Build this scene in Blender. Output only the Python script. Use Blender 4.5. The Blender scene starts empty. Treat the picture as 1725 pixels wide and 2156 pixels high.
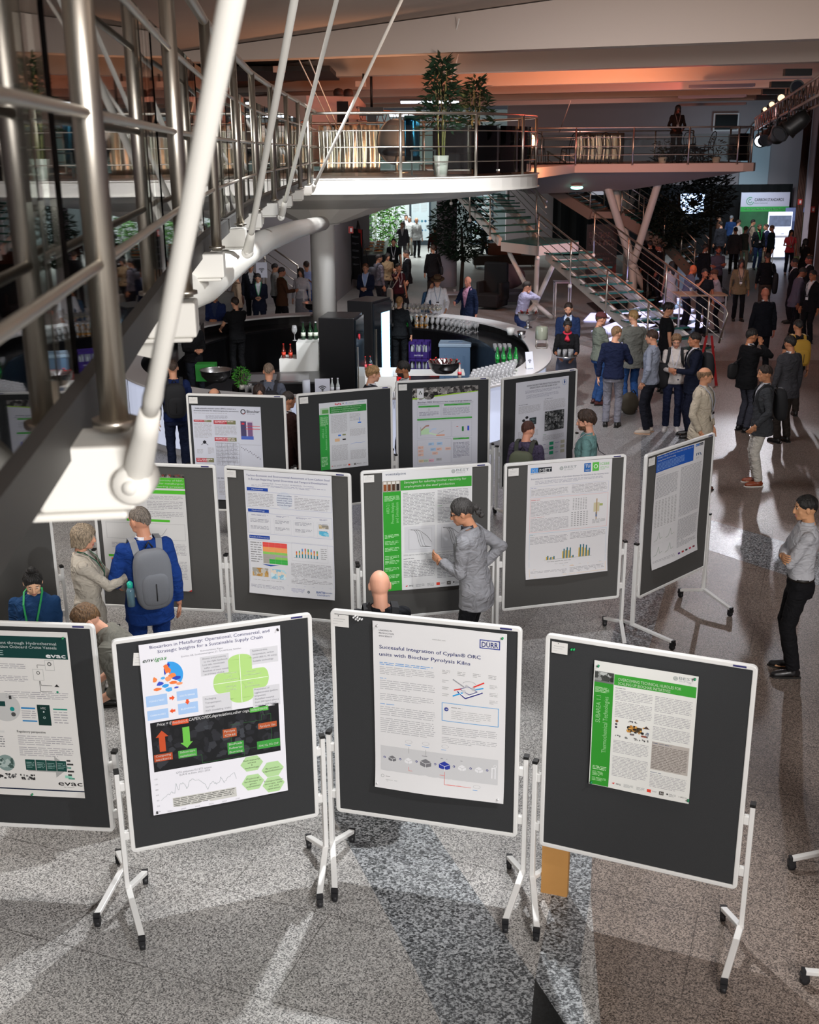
import bpy, bmesh, math, random
from math import sin, cos, pi, radians, sqrt, atan2
from mathutils import Vector, Matrix, noise
random.seed(7)
SC = bpy.context.scene
COL = SC.collection
# ------------------------------------------------------------------ camera
CAM_H, PITCH, ROLL, FPX = 4.737, radians(17.85), radians(-0.457), 2369.8
cam = bpy.data.cameras.new('camera'); camo = bpy.data.objects.new('camera', cam); COL.objects.link(camo)
cam.sensor_fit = 'HORIZONTAL'; cam.sensor_width = 36.0; cam.lens = FPX / 1725.0 * 36.0
cam.clip_start = 0.05; cam.clip_end = 400
camo.matrix_world = Matrix.Translation((0, 0, CAM_H)) @ Matrix.Rotation(pi / 2 - PITCH, 4, 'X') @ Matrix.Rotation(ROLL, 4, 'Z')
cam.dof.use_dof = True; cam.dof.focus_distance = 10.0; cam.dof.aperture_fstop = 8.0
SC.camera = camo
SC.view_settings.view_transform = 'Standard'; SC.view_settings.look = 'None'
SC.view_settings.gamma = 1.0; SC.view_settings.use_curve_mapping = False
SC.view_settings.exposure = -0.27
SC.cycles.use_denoising = True
SC.cycles.max_bounces = 7; SC.cycles.diffuse_bounces = 3; SC.cycles.glossy_bounces = 4
SC.cycles.transparent_max_bounces = 24; SC.cycles.caustics_reflective = False; SC.cycles.caustics_refractive = False
SC.cycles.sample_clamp_indirect = 4.0
# ------------------------------------------------------------------ world
w = bpy.data.worlds.new('world'); SC.world = w; w.use_nodes = True
w.node_tree.nodes['Background'].inputs[0].default_value = (0.80, 0.84, 1.0, 1)
w.node_tree.nodes['Background'].inputs[1].default_value = 0.05
# ------------------------------------------------------------------ lights
def lamp(kind, name, loc, target, energy, color=(1, 1, 1), size=0.5, spot=60, blend=0.5, size_y=None):
    l = bpy.data.lights.new(name, kind); l.energy = energy; l.color = color
    if kind == 'AREA':
        l.size = size
        if size_y: l.shape = 'RECTANGLE'; l.size_y = size_y
    else: l.shadow_soft_size = size
    if kind == 'SPOT': l.spot_size = radians(spot); l.spot_blend = blend
    o = bpy.data.objects.new(name, l); COL.objects.link(o); o.location = loc
    d = Vector(target) - Vector(loc)
    o.rotation_euler = d.to_track_quat('-Z', 'Y').to_euler()
    return o
LIGHTS = [
 # kind name loc target energy color size spot blend
 ('AREA', 'ceiling_wash_light', (3.2, -6.0, 6.5), (-.3, 7.5, 0), 2150, (1.0, 0.98, 0.97), 2.8, 60, .5),
 ('SPOT', 'ceiling_spot', (.2, 9.9, 6.3), (-.7, 6.0, 0), 1500, (0.96, 0.98, 1.0), 0.06, 62, .5),
 ('SPOT', 'ceiling_spot', (3.4, 2.5, 6.3), (-2.0, 8.2, 0.7), 1100, (0.96, 0.98, 1.0), 0.10, 44, .6),
 ('SPOT', 'ceiling_spot', (1.2, 8.0, 6.3), (0.0, 12.6, 0.8), 620, (0.90, 0.94, 1.0), 0.12, 80, .7),
 ('SPOT', 'ceiling_spot', (3.0, 4.0, 6.3), (2.6, 9.0, 0.4), 260, (1.0, 0.92, 0.86), 0.12, 80, .8),
 ('SPOT', 'truss_spot', (9.0, 29.0, 5.0), (3.6, 12.5, 0.3), 1500, (0.90, 0.92, 1.0), 0.10, 30, .5),
 ('SPOT', 'truss_spot', (8.7, 28.2, 5.0), (4.6, 20.0, 0.3), 600, (1.0, 0.84, 0.86), 0.12, 50, .8),
 ('AREA', 'ceiling_wash_light', (2.0, 16.0, 6.3), (3.0, 18.5, 0), 170, (0.95, 0.93, 1.0), 2.4, 60, .5),
 ('SPOT', 'bar_spot', (1.6, 16.4, 6.3), (0.0, 21.5, 0.9), 1700, (0.95, 0.96, 1.0), 0.12, 76, .6),
 ('SPOT', 'bar_spot', (-1.0, 16.0, 6.3), (-3.0, 24.5, 0.9), 1300, (0.95, 0.97, 1.0), 0.12, 60, .6),
 ('SPOT', 'column_spot', (.4, 17.0, 5.7), (-1.7, 22.2, 1.9), 1300, (0.93, 0.97, 1.0), 0.1, 46, .6),  # unseen spot added to brighten the white column
 ('SPOT', 'bar_spot', (3.4, 26.0, 6.2), (0.6, 28.0, 1.0), 1500, (0.90, 0.95, 1.0), 0.12, 80, .6),
 ('SPOT', 'stair_spot', (7.6, 24.0, 6.0), (5.4, 29.6, 0.8), 1700, (0.90, 0.86, 1.0), 0.12, 50, .5),
 ('AREA', 'hall_wash_light', (8.5, 31.0, 6.2), (9.0, 33.0, 0), 60, (1.0, 0.72, 0.66), 4.0, 60, .5),
 ('AREA', 'hall_wash_light', (-.5, 54.0, 5.8), (-.5, 57.0, 0), 1500, (0.92, 1.0, 0.98), 5.0, 60, .5),
 ('AREA', 'hall_wash_light', (-1.0, 34.0, 3.9), (-1.5, 37.0, 0), 110, (0.96, 0.97, 1.0), 2.0, 60, .5),
 ('SPOT', 'stand_spot', (13.0, 44.0, 6.0), (14.2, 50.0, 1.0), 2200, (0.92, 0.94, 1.0), 0.2, 60, .6),
 ('SPOT', 'ceiling_uplight', (4.5, 28.0, 5.0), (3.2, 33.0, 6.7), 1200, (1.0, 0.34, 0.16), 0.3, 150, .8),
 ('SPOT', 'ceiling_uplight', (1.0, 24.0, 4.6), (-1.0, 24.0, 6.7), 600, (1.0, 0.50, 0.28), 0.3, 150, .8),
 ('SPOT', 'ceiling_uplight', (9.2, 28.5, 5.6), (6.0, 27.3, 6.6), 1000, (1.0, 0.12, 0.08), 0.03, 66, .1),
 ('SPOT', 'ceiling_uplight', (9.9, 33.5, 5.9), (6.6, 34.6, 6.6), 500, (1.0, 0.14, 0.12), 0.03, 60, .1),
 ('SPOT', 'ceiling_uplight', (6.0, 41.0, 4.6), (7.0, 53.0, 5.0), 380, (1.0, 0.50, 0.48), 0.2, 110, .8),
 ('SPOT', 'beam_uplight', (2.5, 12.0, 5.2), (2.5, 21.0, 6.9), 780, (1.0, 0.86, 0.78), 0.25, 120, .8),  # unseen spot added in place of light bounced up to the ceiling
 ('AREA', 'hall_wash_light', (-5.6, 10.0, 6.2), (-5.0, 12.0, 0), 560, (1.0, 0.95, 0.90), 3.0, 60, .5),  # unseen area lamp added to lift the dark zone behind the bridge glass
 ('AREA', 'side_window_light', (15.2, 50.0, 3.8), (14.0, 53.0, 4.2), 70, (0.55, 0.85, 1.0), 1.4, 60, .5),  # unseen blue lamp aimed at the pale back wall panel
]
for (kd, nm, lo, ta, en, co, si, sp, bl) in LIGHTS:
    lamp(kd, nm, lo, ta, en, co, si, sp, bl).visible_camera = False
# ------------------------------------------------------------------ helpers
def lin(h):
    if isinstance(h, str):
        h = h.lstrip('#'); c = [int(h[i:i + 2], 16) / 255 for i in (0, 2, 4)]
    else: c = list(h)
    return tuple((x / 12.92 if x <= 0.04045 else ((x + 0.055) / 1.055) ** 2.4) for x in c) + (1.0,)
_M = {}
def mat(name, hexc, rough=0.6, metal=0.0, emit=0.0, bump=0.0, bscale=60, spec=0.5, vary=0.0, coat=0.0):
    key = (name, hexc, rough, metal, emit, bump, bscale, spec, vary)
    if key in _M: return _M[key]
    m = bpy.data.materials.new(name); m.use_nodes = True
    nt = m.node_tree; b = nt.nodes['Principled BSDF']
    b.inputs['Base Color'].default_value = lin(hexc)
    b.inputs['Roughness'].default_value = rough; b.inputs['Metallic'].default_value = metal
    b.inputs['Specular IOR Level'].default_value = spec
    if coat: b.inputs['Coat Weight'].default_value = coat
    if emit:
        b.inputs['Emission Color'].default_value = lin(hexc); b.inputs['Emission Strength'].default_value = emit
    if bump or vary:
        tc = nt.nodes.new('ShaderNodeTexCoord'); n = nt.nodes.new('ShaderNodeTexNoise')
        n.inputs['Scale'].default_value = bscale; n.inputs['Detail'].default_value = 4
        nt.links.new(tc.outputs['Object'], n.inputs['Vector'])
        if bump:
            bp = nt.nodes.new('ShaderNodeBump'); bp.inputs['Strength'].default_value = bump; bp.inputs['Distance'].default_value = 0.01
            nt.links.new(n.outputs['Fac'], bp.inputs['Height']); nt.links.new(bp.outputs[0], b.inputs['Normal'])
        if vary:
            mx = nt.nodes.new('ShaderNodeMix'); mx.data_type = 'RGBA'
            c = lin(hexc)
            mx.inputs[6].default_value = tuple(max(0, x * (1 - vary)) for x in c[:3]) + (1,)
            mx.inputs[7].default_value = tuple(min(1, x * (1 + vary)) for x in c[:3]) + (1,)
            nt.links.new(n.outputs['Fac'], mx.inputs[0]); nt.links.new(mx.outputs[2], b.inputs['Base Color'])
    _M[key] = m
    return m
def emis(name, hexc, st):
    return mat(name, hexc, 0.5, 0, st)
def glassmat(name, tint='#f3f8f5', rough=0.02, refl=1.0, clear=0.97, milk=0):
    if name in _M: return _M[name]
    m = bpy.data.materials.new(name); m.use_nodes = True; nt = m.node_tree
    nt.nodes.clear(); out = nt.nodes.new('ShaderNodeOutputMaterial')
    tr = nt.nodes.new('ShaderNodeBsdfTransparent'); tr.inputs[0].default_value = tuple(x * clear for x in lin(tint)[:3]) + (1,)
    gl = nt.nodes.new('ShaderNodeBsdfGlossy'); gl.inputs['Roughness'].default_value = rough; gl.inputs['Color'].default_value = (.95, .95, .95, 1)
    fr = nt.nodes.new('ShaderNodeFresnel'); fr.inputs[0].default_value = 1.5
    mu = nt.nodes.new('ShaderNodeMath'); mu.operation = 'MULTIPLY'; mu.inputs[1].default_value = refl
    mx = nt.nodes.new('ShaderNodeMixShader')
    nt.links.new(fr.outputs[0], mu.inputs[0]); nt.links.new(mu.outputs[0], mx.inputs[0])
    nt.links.new(tr.outputs[0], mx.inputs[1]); nt.links.new(gl.outputs[0], mx.inputs[2]); last = mx.outputs[0]
    if milk:
        df = nt.nodes.new('ShaderNodeBsdfDiffuse'); df.inputs[0].default_value = (.9, .9, .92, 1); m2 = nt.nodes.new('ShaderNodeMixShader'); m2.inputs[0].default_value = milk; nt.links.new(last, m2.inputs[1]); nt.links.new(df.outputs[0], m2.inputs[2]); last = m2.outputs[0]
    nt.links.new(last, out.inputs[0])
    _M[name] = m
    return m
class MB:
    def __init__(s): s.v = []; s.f = []; s.mi = []; s.sm = []; s.mats = []
    def mid(s, m):
        if m is None: return 0
        if m not in s.mats: s.mats.append(m)
        return s.mats.index(m)
    def add(s, vs, fs, m=None, smooth=False):
        o = len(s.v); s.v.extend([tuple(v) for v in vs]); k = s.mid(m)
        for f in fs: s.f.append(tuple(i + o for i in f)); s.mi.append(k); s.sm.append(smooth)
        return s
    def box(s, c, d, m=None, M=None):
        x, y, z = [q / 2 for q in d]
        vs = [Vector((a * x, b * y, e * z)) for e in (-1, 1) for b in (-1, 1) for a in (-1, 1)]
        if M is not None: vs = [M @ v for v in vs]
        vs = [v + Vector(c) for v in vs]
        return s.add(vs, [(0, 2, 3, 1), (4, 5, 7, 6), (0, 1, 5, 4), (2, 6, 7, 3), (0, 4, 6, 2), (1, 3, 7, 5)], m)
    def beam(s, p0, p1, wd, h, m=None, up=(0, 0, 1)):
        p0 = Vector(p0); p1 = Vector(p1); d = p1 - p0; L = d.length; d.normalize()
        u = Vector(up)
        if abs(d.dot(u)) > .99: u = Vector((0, 1, 0))
        sx = d.cross(u).normalized(); sz = sx.cross(d).normalized()
        M = Matrix((sx, d, sz)).transposed()
        return s.box((p0 + p1) / 2, (wd, L, h), m, M)
    def tube(s, pts, r, m=None, n=8, caps=True, flat=1.0):
        pts = [Vector(p) for p in pts]; N = len(pts); rr = r if isinstance(r, (list, tuple)) else [r] * N
        vs = []; prev = None
        for i, p in enumerate(pts):
            d = (pts[min(i + 1, N - 1)] - pts[max(i - 1, 0)])
            if d.length < 1e-9: d = Vector((0, 0, 1))
            d.normalize()
            if prev is None:
                a = Vector((0, 0, 1)) if abs(d.z) < .9 else Vector((1, 0, 0))
                a = (a - d * a.dot(d)).normalized()
            else:
                a = prev - d * prev.dot(d)
                a = a.normalized() if a.length > 1e-6 else Vector((1, 0, 0))
            prev = a; b = d.cross(a)
            for k in range(n):
                t = 2 * pi * k / n; vs.append(p + a * (cos(t) * rr[i] * flat) + b * (sin(t) * rr[i]))
        fs = [(i * n + k, i * n + (k + 1) % n, (i + 1) * n + (k + 1) % n, (i + 1) * n + k) for i in range(N - 1) for k in range(n)]
        s.add(vs, fs, m, True)
        if caps:
            o = len(s.v) - len(vs)
            s.f.append(tuple(o + k for k in range(n))[::-1]); s.f.append(tuple(o + (N - 1) * n + k for k in range(n)))
            s.mi += [s.mid(m)] * 2; s.sm += [False] * 2
        return s
    def lathe(s, prof, c=(0, 0, 0), m=None, n=16, smooth=True, M=None):
        c = Vector(c); vs = []
        for r, z in prof:
            for k in range(n):
                v = Vector((r * cos(2 * pi * k / n), r * sin(2 * pi * k / n), z))
                if M is not None: v = M @ v
                vs.append(c + v)
        P = len(prof)
        fs = [(i * n + k, i * n + (k + 1) % n, (i + 1) * n + (k + 1) % n, (i + 1) * n + k) for i in range(P - 1) for k in range(n)]
        s.add(vs, fs, m, smooth)
        o = len(s.v) - len(vs); k0 = s.mid(m)
        if prof[0][0] > 1e-5: s.f.append(tuple(o + k for k in range(n))[::-1]); s.mi.append(k0); s.sm.append(False)
        if prof[-1][0] > 1e-5: s.f.append(tuple(o + (P - 1) * n + k for k in range(n))); s.mi.append(k0); s.sm.append(False)
        return s
    def ell(s, c, r, m=None, n=12, k=8, M=None):
        prof = [(sin(pi * i / k), -cos(pi * i / k)) for i in range(k + 1)]
        S = Matrix.Diagonal(Vector(r)); S = (M @ S) if M is not None else S
        return s.lathe([(max(a, 1e-4), b) for a, b in prof], c, m, n, True, S)
    def prism(s, poly, z0, z1, m=None):
        n = len(poly); vs = [(x, y, z0) for x, y in poly] + [(x, y, z1) for x, y in poly]
        fs = [tuple(range(n))[::-1], tuple(range(n, 2 * n))] + [(i, (i + 1) % n, n + (i + 1) % n, n + i) for i in range(n)]
        return s.add(vs, fs, m)
    def mesh(s, name):
        me = bpy.data.meshes.new(name); me.from_pydata(s.v, [], s.f)
        for m in s.mats: me.materials.append(m)
        me.polygons.foreach_set('material_index', s.mi); me.polygons.foreach_set('use_smooth', s.sm); me.update()
        return me
    def build(s, name, m=None, parent=None, bevel=0):
        if m is not None and not s.mats: s.mats = [m]
        o = bpy.data.objects.new(name, s.mesh(name)); COL.objects.link(o)
        if parent is not None: o.parent = parent
        if bevel:
            b = o.modifiers.new('bevel', 'BEVEL'); b.width = bevel; b.segments = 2; b.limit_method = 'ANGLE'
        return o
def tag(o, label=None, cat=None, group=None, kind=None):
    if label: o['label'] = label
    if cat: o['category'] = cat
    if group: o['group'] = group
    if kind: o['kind'] = kind
    return o
def thing(name, label, cat, loc=(0, 0, 0), rz=0.0, group=None):
    o = bpy.data.objects.new(name, None); COL.objects.link(o); o.location = loc; o.rotation_euler = (0, 0, rz)
    o.empty_display_size = 0.1
    return tag(o, label, cat, group)
def struct(name, mb, m=None, label=None):
    o = mb.build(name, m); o['kind'] = 'structure'
    if label: o['label'] = label
    return o
KIDS = {}
def copy_tree(src, loc, rz=0.0, label=None, group=None):
    kids = [x for x in src.children]
    c = src.copy(); COL.objects.link(c); c.location = loc; c.rotation_euler = (0, 0, rz)
    if label: c['label'] = label
    if group: c['group'] = group
    for k in kids:
        d = k.copy(); COL.objects.link(d); d.parent = c
        for g in k.children:
            e = g.copy(); COL.objects.link(e); e.parent = d
    return c
# where a line of sight of the photograph meets the horizontal plane z (used once, to lay things out in metres)
def at(px, py, z=0.0):
    u = (px - 862.5) / FPX; v = (py - 1078) / FPX
    cr, sr = cos(ROLL), sin(ROLL); u, v = cr * u + sr * v, -sr * u + cr * v
    c, s_ = cos(PITCH), sin(PITCH)
    d = (u, c - v * s_, -s_ - v * c); t = (z - CAM_H) / d[2]
    return Vector((d[0] * t, d[1] * t, z))
def aty(px, py, y):
    u = (px - 862.5) / FPX; v = (py - 1078) / FPX
    cr, sr = cos(ROLL), sin(ROLL); u, v = cr * u + sr * v, -sr * u + cr * v
    c, s_ = cos(PITCH), sin(PITCH)
    d = (u, c - v * s_, -s_ - v * c); t = y / d[1]
    return Vector((d[0] * t, y, CAM_H + d[2] * t))
# common materials
WHITE = mat('white_lacquer', '#dedcd6', 0.35)
STEELW = mat('white_painted_steel', '#d8d5cd', 0.4)
STEEL = mat('brushed_stainless_steel', '#c9c2b6', 0.34, 1.0)
BLACK = mat('black_plastic', '#141414', 0.45)
BLACKL = mat('black_laminate', '#0c0c0e', 0.3)
GLASS = glassmat('clear_glass')
CHROME = mat('chrome', '#dcdcdc', 0.27, 1.0)
# ------------------------------------------------------------------ floor
def granite(name, c_light, c_mid, c_dark, scale, joint=True, rough=0.38):
    m = bpy.data.materials.new(name); m.use_nodes = True; nt = m.node_tree; b = nt.nodes['Principled BSDF']
    tc = nt.nodes.new('ShaderNodeTexCoord'); vo = nt.nodes.new('ShaderNodeTexVoronoi'); vo.inputs['Scale'].default_value = scale * 1.1; nt.links.new(tc.outputs['Object'], vo.inputs['Vector'])
    mp = nt.nodes.new('ShaderNodeMapping'); mp.inputs['Rotation'].default_value = (0, 0, radians(35)); mp.inputs['Scale'].default_value = (1, 1.5, 1)
    nt.links.new(tc.outputs['Object'], mp.inputs[0])
    n = nt.nodes.new('ShaderNodeTexNoise'); n.inputs['Scale'].default_value = scale; n.inputs['Detail'].default_value = 6; n.inputs['Roughness'].default_value = .78
    nt.links.new(mp.outputs[0], n.inputs['Vector'])
    r = nt.nodes.new('ShaderNodeValToRGB'); e = r.color_ramp.elements
    e[0].position = .39; e[0].color = lin(c_dark); e[1].position = .58; e[1].color = lin(c_light)
    k = r.color_ramp.elements.new(.485); k.color = lin(c_mid)
    ad = nt.nodes.new('ShaderNodeMath'); ad.operation = 'MULTIPLY_ADD'; ad.inputs[1].default_value = .16; sp_ = nt.nodes.new('ShaderNodeSeparateColor'); nt.links.new(vo.outputs['Color'], sp_.inputs[0]); nt.links.new(sp_.outputs[0], ad.inputs[0]); sb = nt.nodes.new('ShaderNodeMath'); sb.operation = 'SUBTRACT'; sb.inputs[1].default_value = .08; nt.links.new(n.outputs['Fac'], sb.inputs[0]); nt.links.new(sb.outputs[0], ad.inputs[2])
    nt.links.new(ad.outputs[0], r.inputs[0])
    n2 = nt.nodes.new('ShaderNodeTexNoise'); n2.inputs['Scale'].default_value = 1.3; n2.inputs['Detail'].default_value = 3
    nt.links.new(tc.outputs['Object'], n2.inputs['Vector'])
    r2 = nt.nodes.new('ShaderNodeValToRGB'); r2.color_ramp.elements[0].position = .3; r2.color_ramp.elements[0].color = (.80, .79, .78, 1)
    r2.color_ramp.elements[1].position = .7; r2.color_ramp.elements[1].color = (1.0, 1.0, 1.0, 1)
    nt.links.new(n2.outputs['Fac'], r2.inputs[0])
    mx = nt.nodes.new('ShaderNodeMix'); mx.data_type = 'RGBA'; mx.blend_type = 'MULTIPLY'; mx.inputs[0].default_value = 1
    nt.links.new(r.outputs[0], mx.inputs[6]); nt.links.new(r2.outputs[0], mx.inputs[7])
    last = mx.outputs[2]
    if joint:
        m2 = nt.nodes.new('ShaderNodeMapping'); m2.inputs['Rotation'].default_value = (0, 0, radians(20.5)); m2.inputs['Location'].default_value = (.42, .22, 0)
        nt.links.new(tc.outputs['Object'], m2.inputs[0])
        br = nt.nodes.new('ShaderNodeTexBrick'); br.offset = 0.5; br.inputs['Scale'].default_value = 1.0
        br.inputs['Mortar Size'].default_value = .0035; br.inputs['Brick Width'].default_value = 1.5; br.inputs['Row Height'].default_value = .83
        br.inputs['Color1'].default_value = (1, 1, 1, 1); br.inputs['Color2'].default_value = (.965, .965, .96, 1); br.inputs['Mortar'].default_value = (.42, .41, .40, 1)
        nt.links.new(m2.outputs[0], br.inputs['Vector'])
        m3 = nt.nodes.new('ShaderNodeMix'); m3.data_type = 'RGBA'; m3.blend_type = 'MULTIPLY'; m3.inputs[0].default_value = 1
        nt.links.new(last, m3.inputs[6]); nt.links.new(br.outputs['Color'], m3.inputs[7]); last = m3.outputs[2]
    nt.links.new(last, b.inputs['Base Color']); b.inputs['Roughness'].default_value = rough
    return m
GR_L = granite('light_granite', '#d2d0cd', '#979592', '#26262a', 95)
GR_W = granite('rosy_granite', '#ab9c91', '#75685f', '#201b1a', 95, True, .46)  # light granite again, with warm dim light put into its colours
GR_D = granite('grey_granite', '#b9bdc0', '#63676a', '#1f2124', 50, False)
GR_K = granite('black_granite', '#1d1f20', '#131415', '#0a0b0b', 60, False, .3)
fl = MB()
fl.add([(-14, -9, 0), (22, -9, 0), (22, 72, 0), (-14, 72, 0)], [(0, 1, 2, 3)], GR_L)
def inlay(pts, m, z=.0015):
    fl.add([at(*p) * 1.0 + Vector((0, 0, z)) for p in pts], [tuple(range(len(pts)))[::-1]], m)
# inlays are given in metres (x, y)
def inlay_m(pts, m, z=.0015):
    a = sum(pts[i][0] * pts[(i + 1) % len(pts)][1] - pts[(i + 1) % len(pts)][0] * pts[i][1] for i in range(len(pts)))
    if a < 0: pts = pts[::-1]
    fl.add([(x, y, z) for x, y in pts], [tuple(range(len(pts)))], m)
inlay_m([(.73, 5.56), (0.13, 7.17), (-.10, 8.0), (-.85, 8.0), (-.41, 6.82), (-.03, 5.78), (.16, 5.2), (.3, 4.6), (.62, 4.6)], GR_D)
inlay_m([(.73, 5.56), (.91, 6.28), (1.05, 7.0), (1.50, 8.6), (2.25, 11.2), (2.65, 12.6), (3.0, 12.2), (1.85, 8.6), (1.36, 7.3), (1.19, 6.38), (1.0, 5.6), (.97, 5.19), (.9, 4.8)], GR_D, .002)
inlay_m([(.73, 5.56), (.60, 4.8), (.95, 4.8), (.86, 5.19)], GR_K, .003)
inlay_m([(-.10, 8.0), (-.85, 8.0), (-1.5, 9.6), (-2.0, 11.2), (-1.2, 11.2), (-.6, 9.4)], GR_D)
inlay_m([(2.65, 12.6), (3.0, 12.2), (3.9, 15.5), (4.9, 19.4), (4.2, 19.8), (3.3, 15.4)], GR_D)
inlay_m([(3.55, 13.25), (4.6, 11.9), (7.5, 8.6), (8.6, 8.6), (5.0, 13.0), (3.9, 14.4)], GR_D, .0025)
# same light granite right of the grey band, warm dim light painted in
inlay_m([(1.0, 4.6), (1.19, 6.38), (1.36, 7.3), (1.85, 8.6), (3.0, 12.2), (3.9, 15.5), (4.9, 19.4), (6.5, 26), (9.4, 26), (14, 26), (14, 4.6)], GR_W, .0008)
struct('floor', fl)
# ------------------------------------------------------------------ ceiling with deep beams
CEIL = mat('ceiling_plaster', '#b8a79b', 0.85, vary=.06, bscale=2)
SOF = mat('beam_plaster', '#c4b6ab', 0.85)
UB = Vector((1, -.36, 0)).normalized()
cb = MB()
def cz(x): return 6.62 + .085 * (x + 3.6)
P = []
for i, x in enumerate((-16, -8, -3.6, 1, 6, 12, 20)):
    P += [(x, -9, cz(x)), (x, 62, cz(x))]
cb.add(P, [(2 * i, 2 * i + 1, 2 * i + 3, 2 * i + 2) for i in range(6)], CEIL)
struct('ceiling', cb)
for k, yc in enumerate((4.0, 9.5, 21.6, 27.3, 33.5, 38.4, 43.4, 48.2)):
    b = MB(); prof = []
    for t in (-14, -9, -5, 0, 5, 9, 15):
        p = Vector((0, yc, 0)) + UB * t
        prof.append((p, 6.36, max(cz(p.x) - .02, 6.42)))
    nrm = Vector((-UB.y, UB.x, 0)) * .45
    vs = []
    for p, z0, z1 in prof: vs += [(p.x, p.y, z0), (p.x + nrm.x, p.y + nrm.y, z0), (p.x + nrm.x, p.y + nrm.y, z1), (p.x, p.y, z1)]
    fs = []
    for i in range(len(prof) - 1):
        a = 4 * i; c = a + 4
        fs += [(a, a + 1, c + 1, c), (a + 1, a + 2, c + 2, c + 1), (a + 2, a + 3, c + 3, c + 2), (a + 3, a, c, c + 3)]
    b.add(vs, fs, SOF)
    struct('trim_%d' % (k + 1), b, None, 'pale plaster ceiling beam')
# ------------------------------------------------------------------ walls
WALLM = mat('painted_wall', '#a8a2a6', 0.8, vary=.04, bscale=3)
WALLD = mat('dim_painted_wall', '#8a8384', 0.8)
WALLB = mat('mauve_back_wall', '#8d8386', 0.8)
wb = MB(); wb.box((13.3, 54.2, 3.4), (17.4, .3, 6.9)); struct('wall_back', wb, WALLB)
wl = MB(); wl.box((-10.2, 28, 3.5), (.3, 74, 7)); struct('wall_left', wl, WALLD)
wf = MB(); wf.box((3, -9.0, 3.5), (30, .3, 7)); struct('wall_front', wf, WALLM)
# side wall running behind the bar, with the end seen beside the buffet
ws = MB(); ws.prism([(-10, 36.2), (-2.35, 37.0), (-1.5, 46), (-1.9, 46), (-2.6, 37.4), (-10, 36.6)], 0, 4.1); struct('wall_side', ws, mat('side_wall_paint', '#8f8b8d', .8))
wr = MB()
wr.prism([(18.6, 54), (15.6, 36.0), (13.2, 18.0), (10.6, -9), (11.1, -9), (13.7, 18), (16.1, 36), (19.1, 54)], 0, 6.9, mat('right_wall_paint', '#a9a0aa', .8))
struct('wall_right', wr)
lil = mat('lilac_pillar_paint', '#b6aab4', .75)
brn = mat('brown_curtain', '#4a3128', .9)
for i, (x, y, ww) in enumerate(((16.95, 48.5, .55), (16.1, 44.3, .55), (15.4, 40.0, .55), (14.6, 35.0, .55))):
    b = MB(); b.box((x, y, 3.4), (ww, .6, 6.8)); struct('trim_%d' % (20 + i), b, lil, 'lilac wall pillar')
    b = MB()
    n = 10
    pts = [(x - ww / 2 - .05 - .32 * k / n, y + .3 + (.05 if k % 2 else -.03)) for k in range(n + 1)]
    vs = [(a, c, 0.3) for a, c in pts] + [(a, c, 6.3) for a, c in pts]
    b.add(vs, [(k, k + 1, n + 2 + k, n + 1 + k) for k in range(n)], brn)
    tag(b.build('curtain'), ('brown curtain beside the lilac pillar nearest the sponsor wall', 'brown curtain strip on the second pillar of the right wall', 'brown curtain strip on the third pillar of the right wall', 'brown curtain strip on the nearest pillar of the right wall')[i], 'curtain')
# upper box room above the left bridge, with doorway
ub = MB(); PK = mat('rosy_white_wall', '#c7a99d', .8)
a = aty(648, 186, 30); bq = aty(755, 195, 30.5)
ub.prism([(-9.8, 31), (a.x, 29.5), (bq.x, 30.5), (bq.x, 36), (-9.8, 36)], 4.35, 6.02, PK); struct('wall_upper', ub)
dd = MB(); q = aty(720, 250, 30.15); dd.box((q.x, 30.1, 5.15), (.34, .06, 1.5)); struct('door_1', dd, mat('dark_doorway', '#1b1716', .8))
# dark panel below the ceiling, painted as the shade of an opening
q = aty(590, 165, 26)
ob = MB(); ob.box((q.x - 2.0, 27.5, 6.40), (6.2, 3.6, .1)); struct('trim_12', ob, mat('dark_ceiling_void', '#1c1d1e', .8), 'dark recessed ceiling field')
# back hall end wall, arch and window over the far balcony
ah = MB(); ah.box((-1.0, 66, 3.4), (18, .3, 6.8)); struct('wall_end', ah, mat('end_wall_paint', '#98a3a6', .8))
aw = MB(); AP = mat('arch_paint', '#a1acb4', .8)
xa = aty(1563, 300, 53.9).x; xb = 16.6; R_ = 1.5; zt = 6.15
pts = [(xa + R_ - R_ * cos(t), zt - R_ + R_ * sin(t)) for t in [pi / 2 * k / 10 for k in range(11)]] + [(xb, zt), (xb, 2.6), (xa, 2.6)]
n = len(pts); aw.add([(x, 54.04, z) for x, z in pts] + [(x, 53.9, z) for x, z in pts], [tuple(range(n, 2 * n))] + [(k, (k + 1) % n, n + (k + 1) % n, n + k) for k in range(n)], AP)
struct('trim_13', aw, None, 'round cornered pale panel on the back wall')
q = aty(1533, 257, 53.6)
wi = MB(); wi.box((q.x, 53.95, q.z), (1.15, .12, .78), mat('window_frame_paint', '#cfc8c8', .6)); wi.box((q.x, 53.86, q.z), (1.0, .06, .64), BLACKL); struct('window_1', wi)
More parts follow.
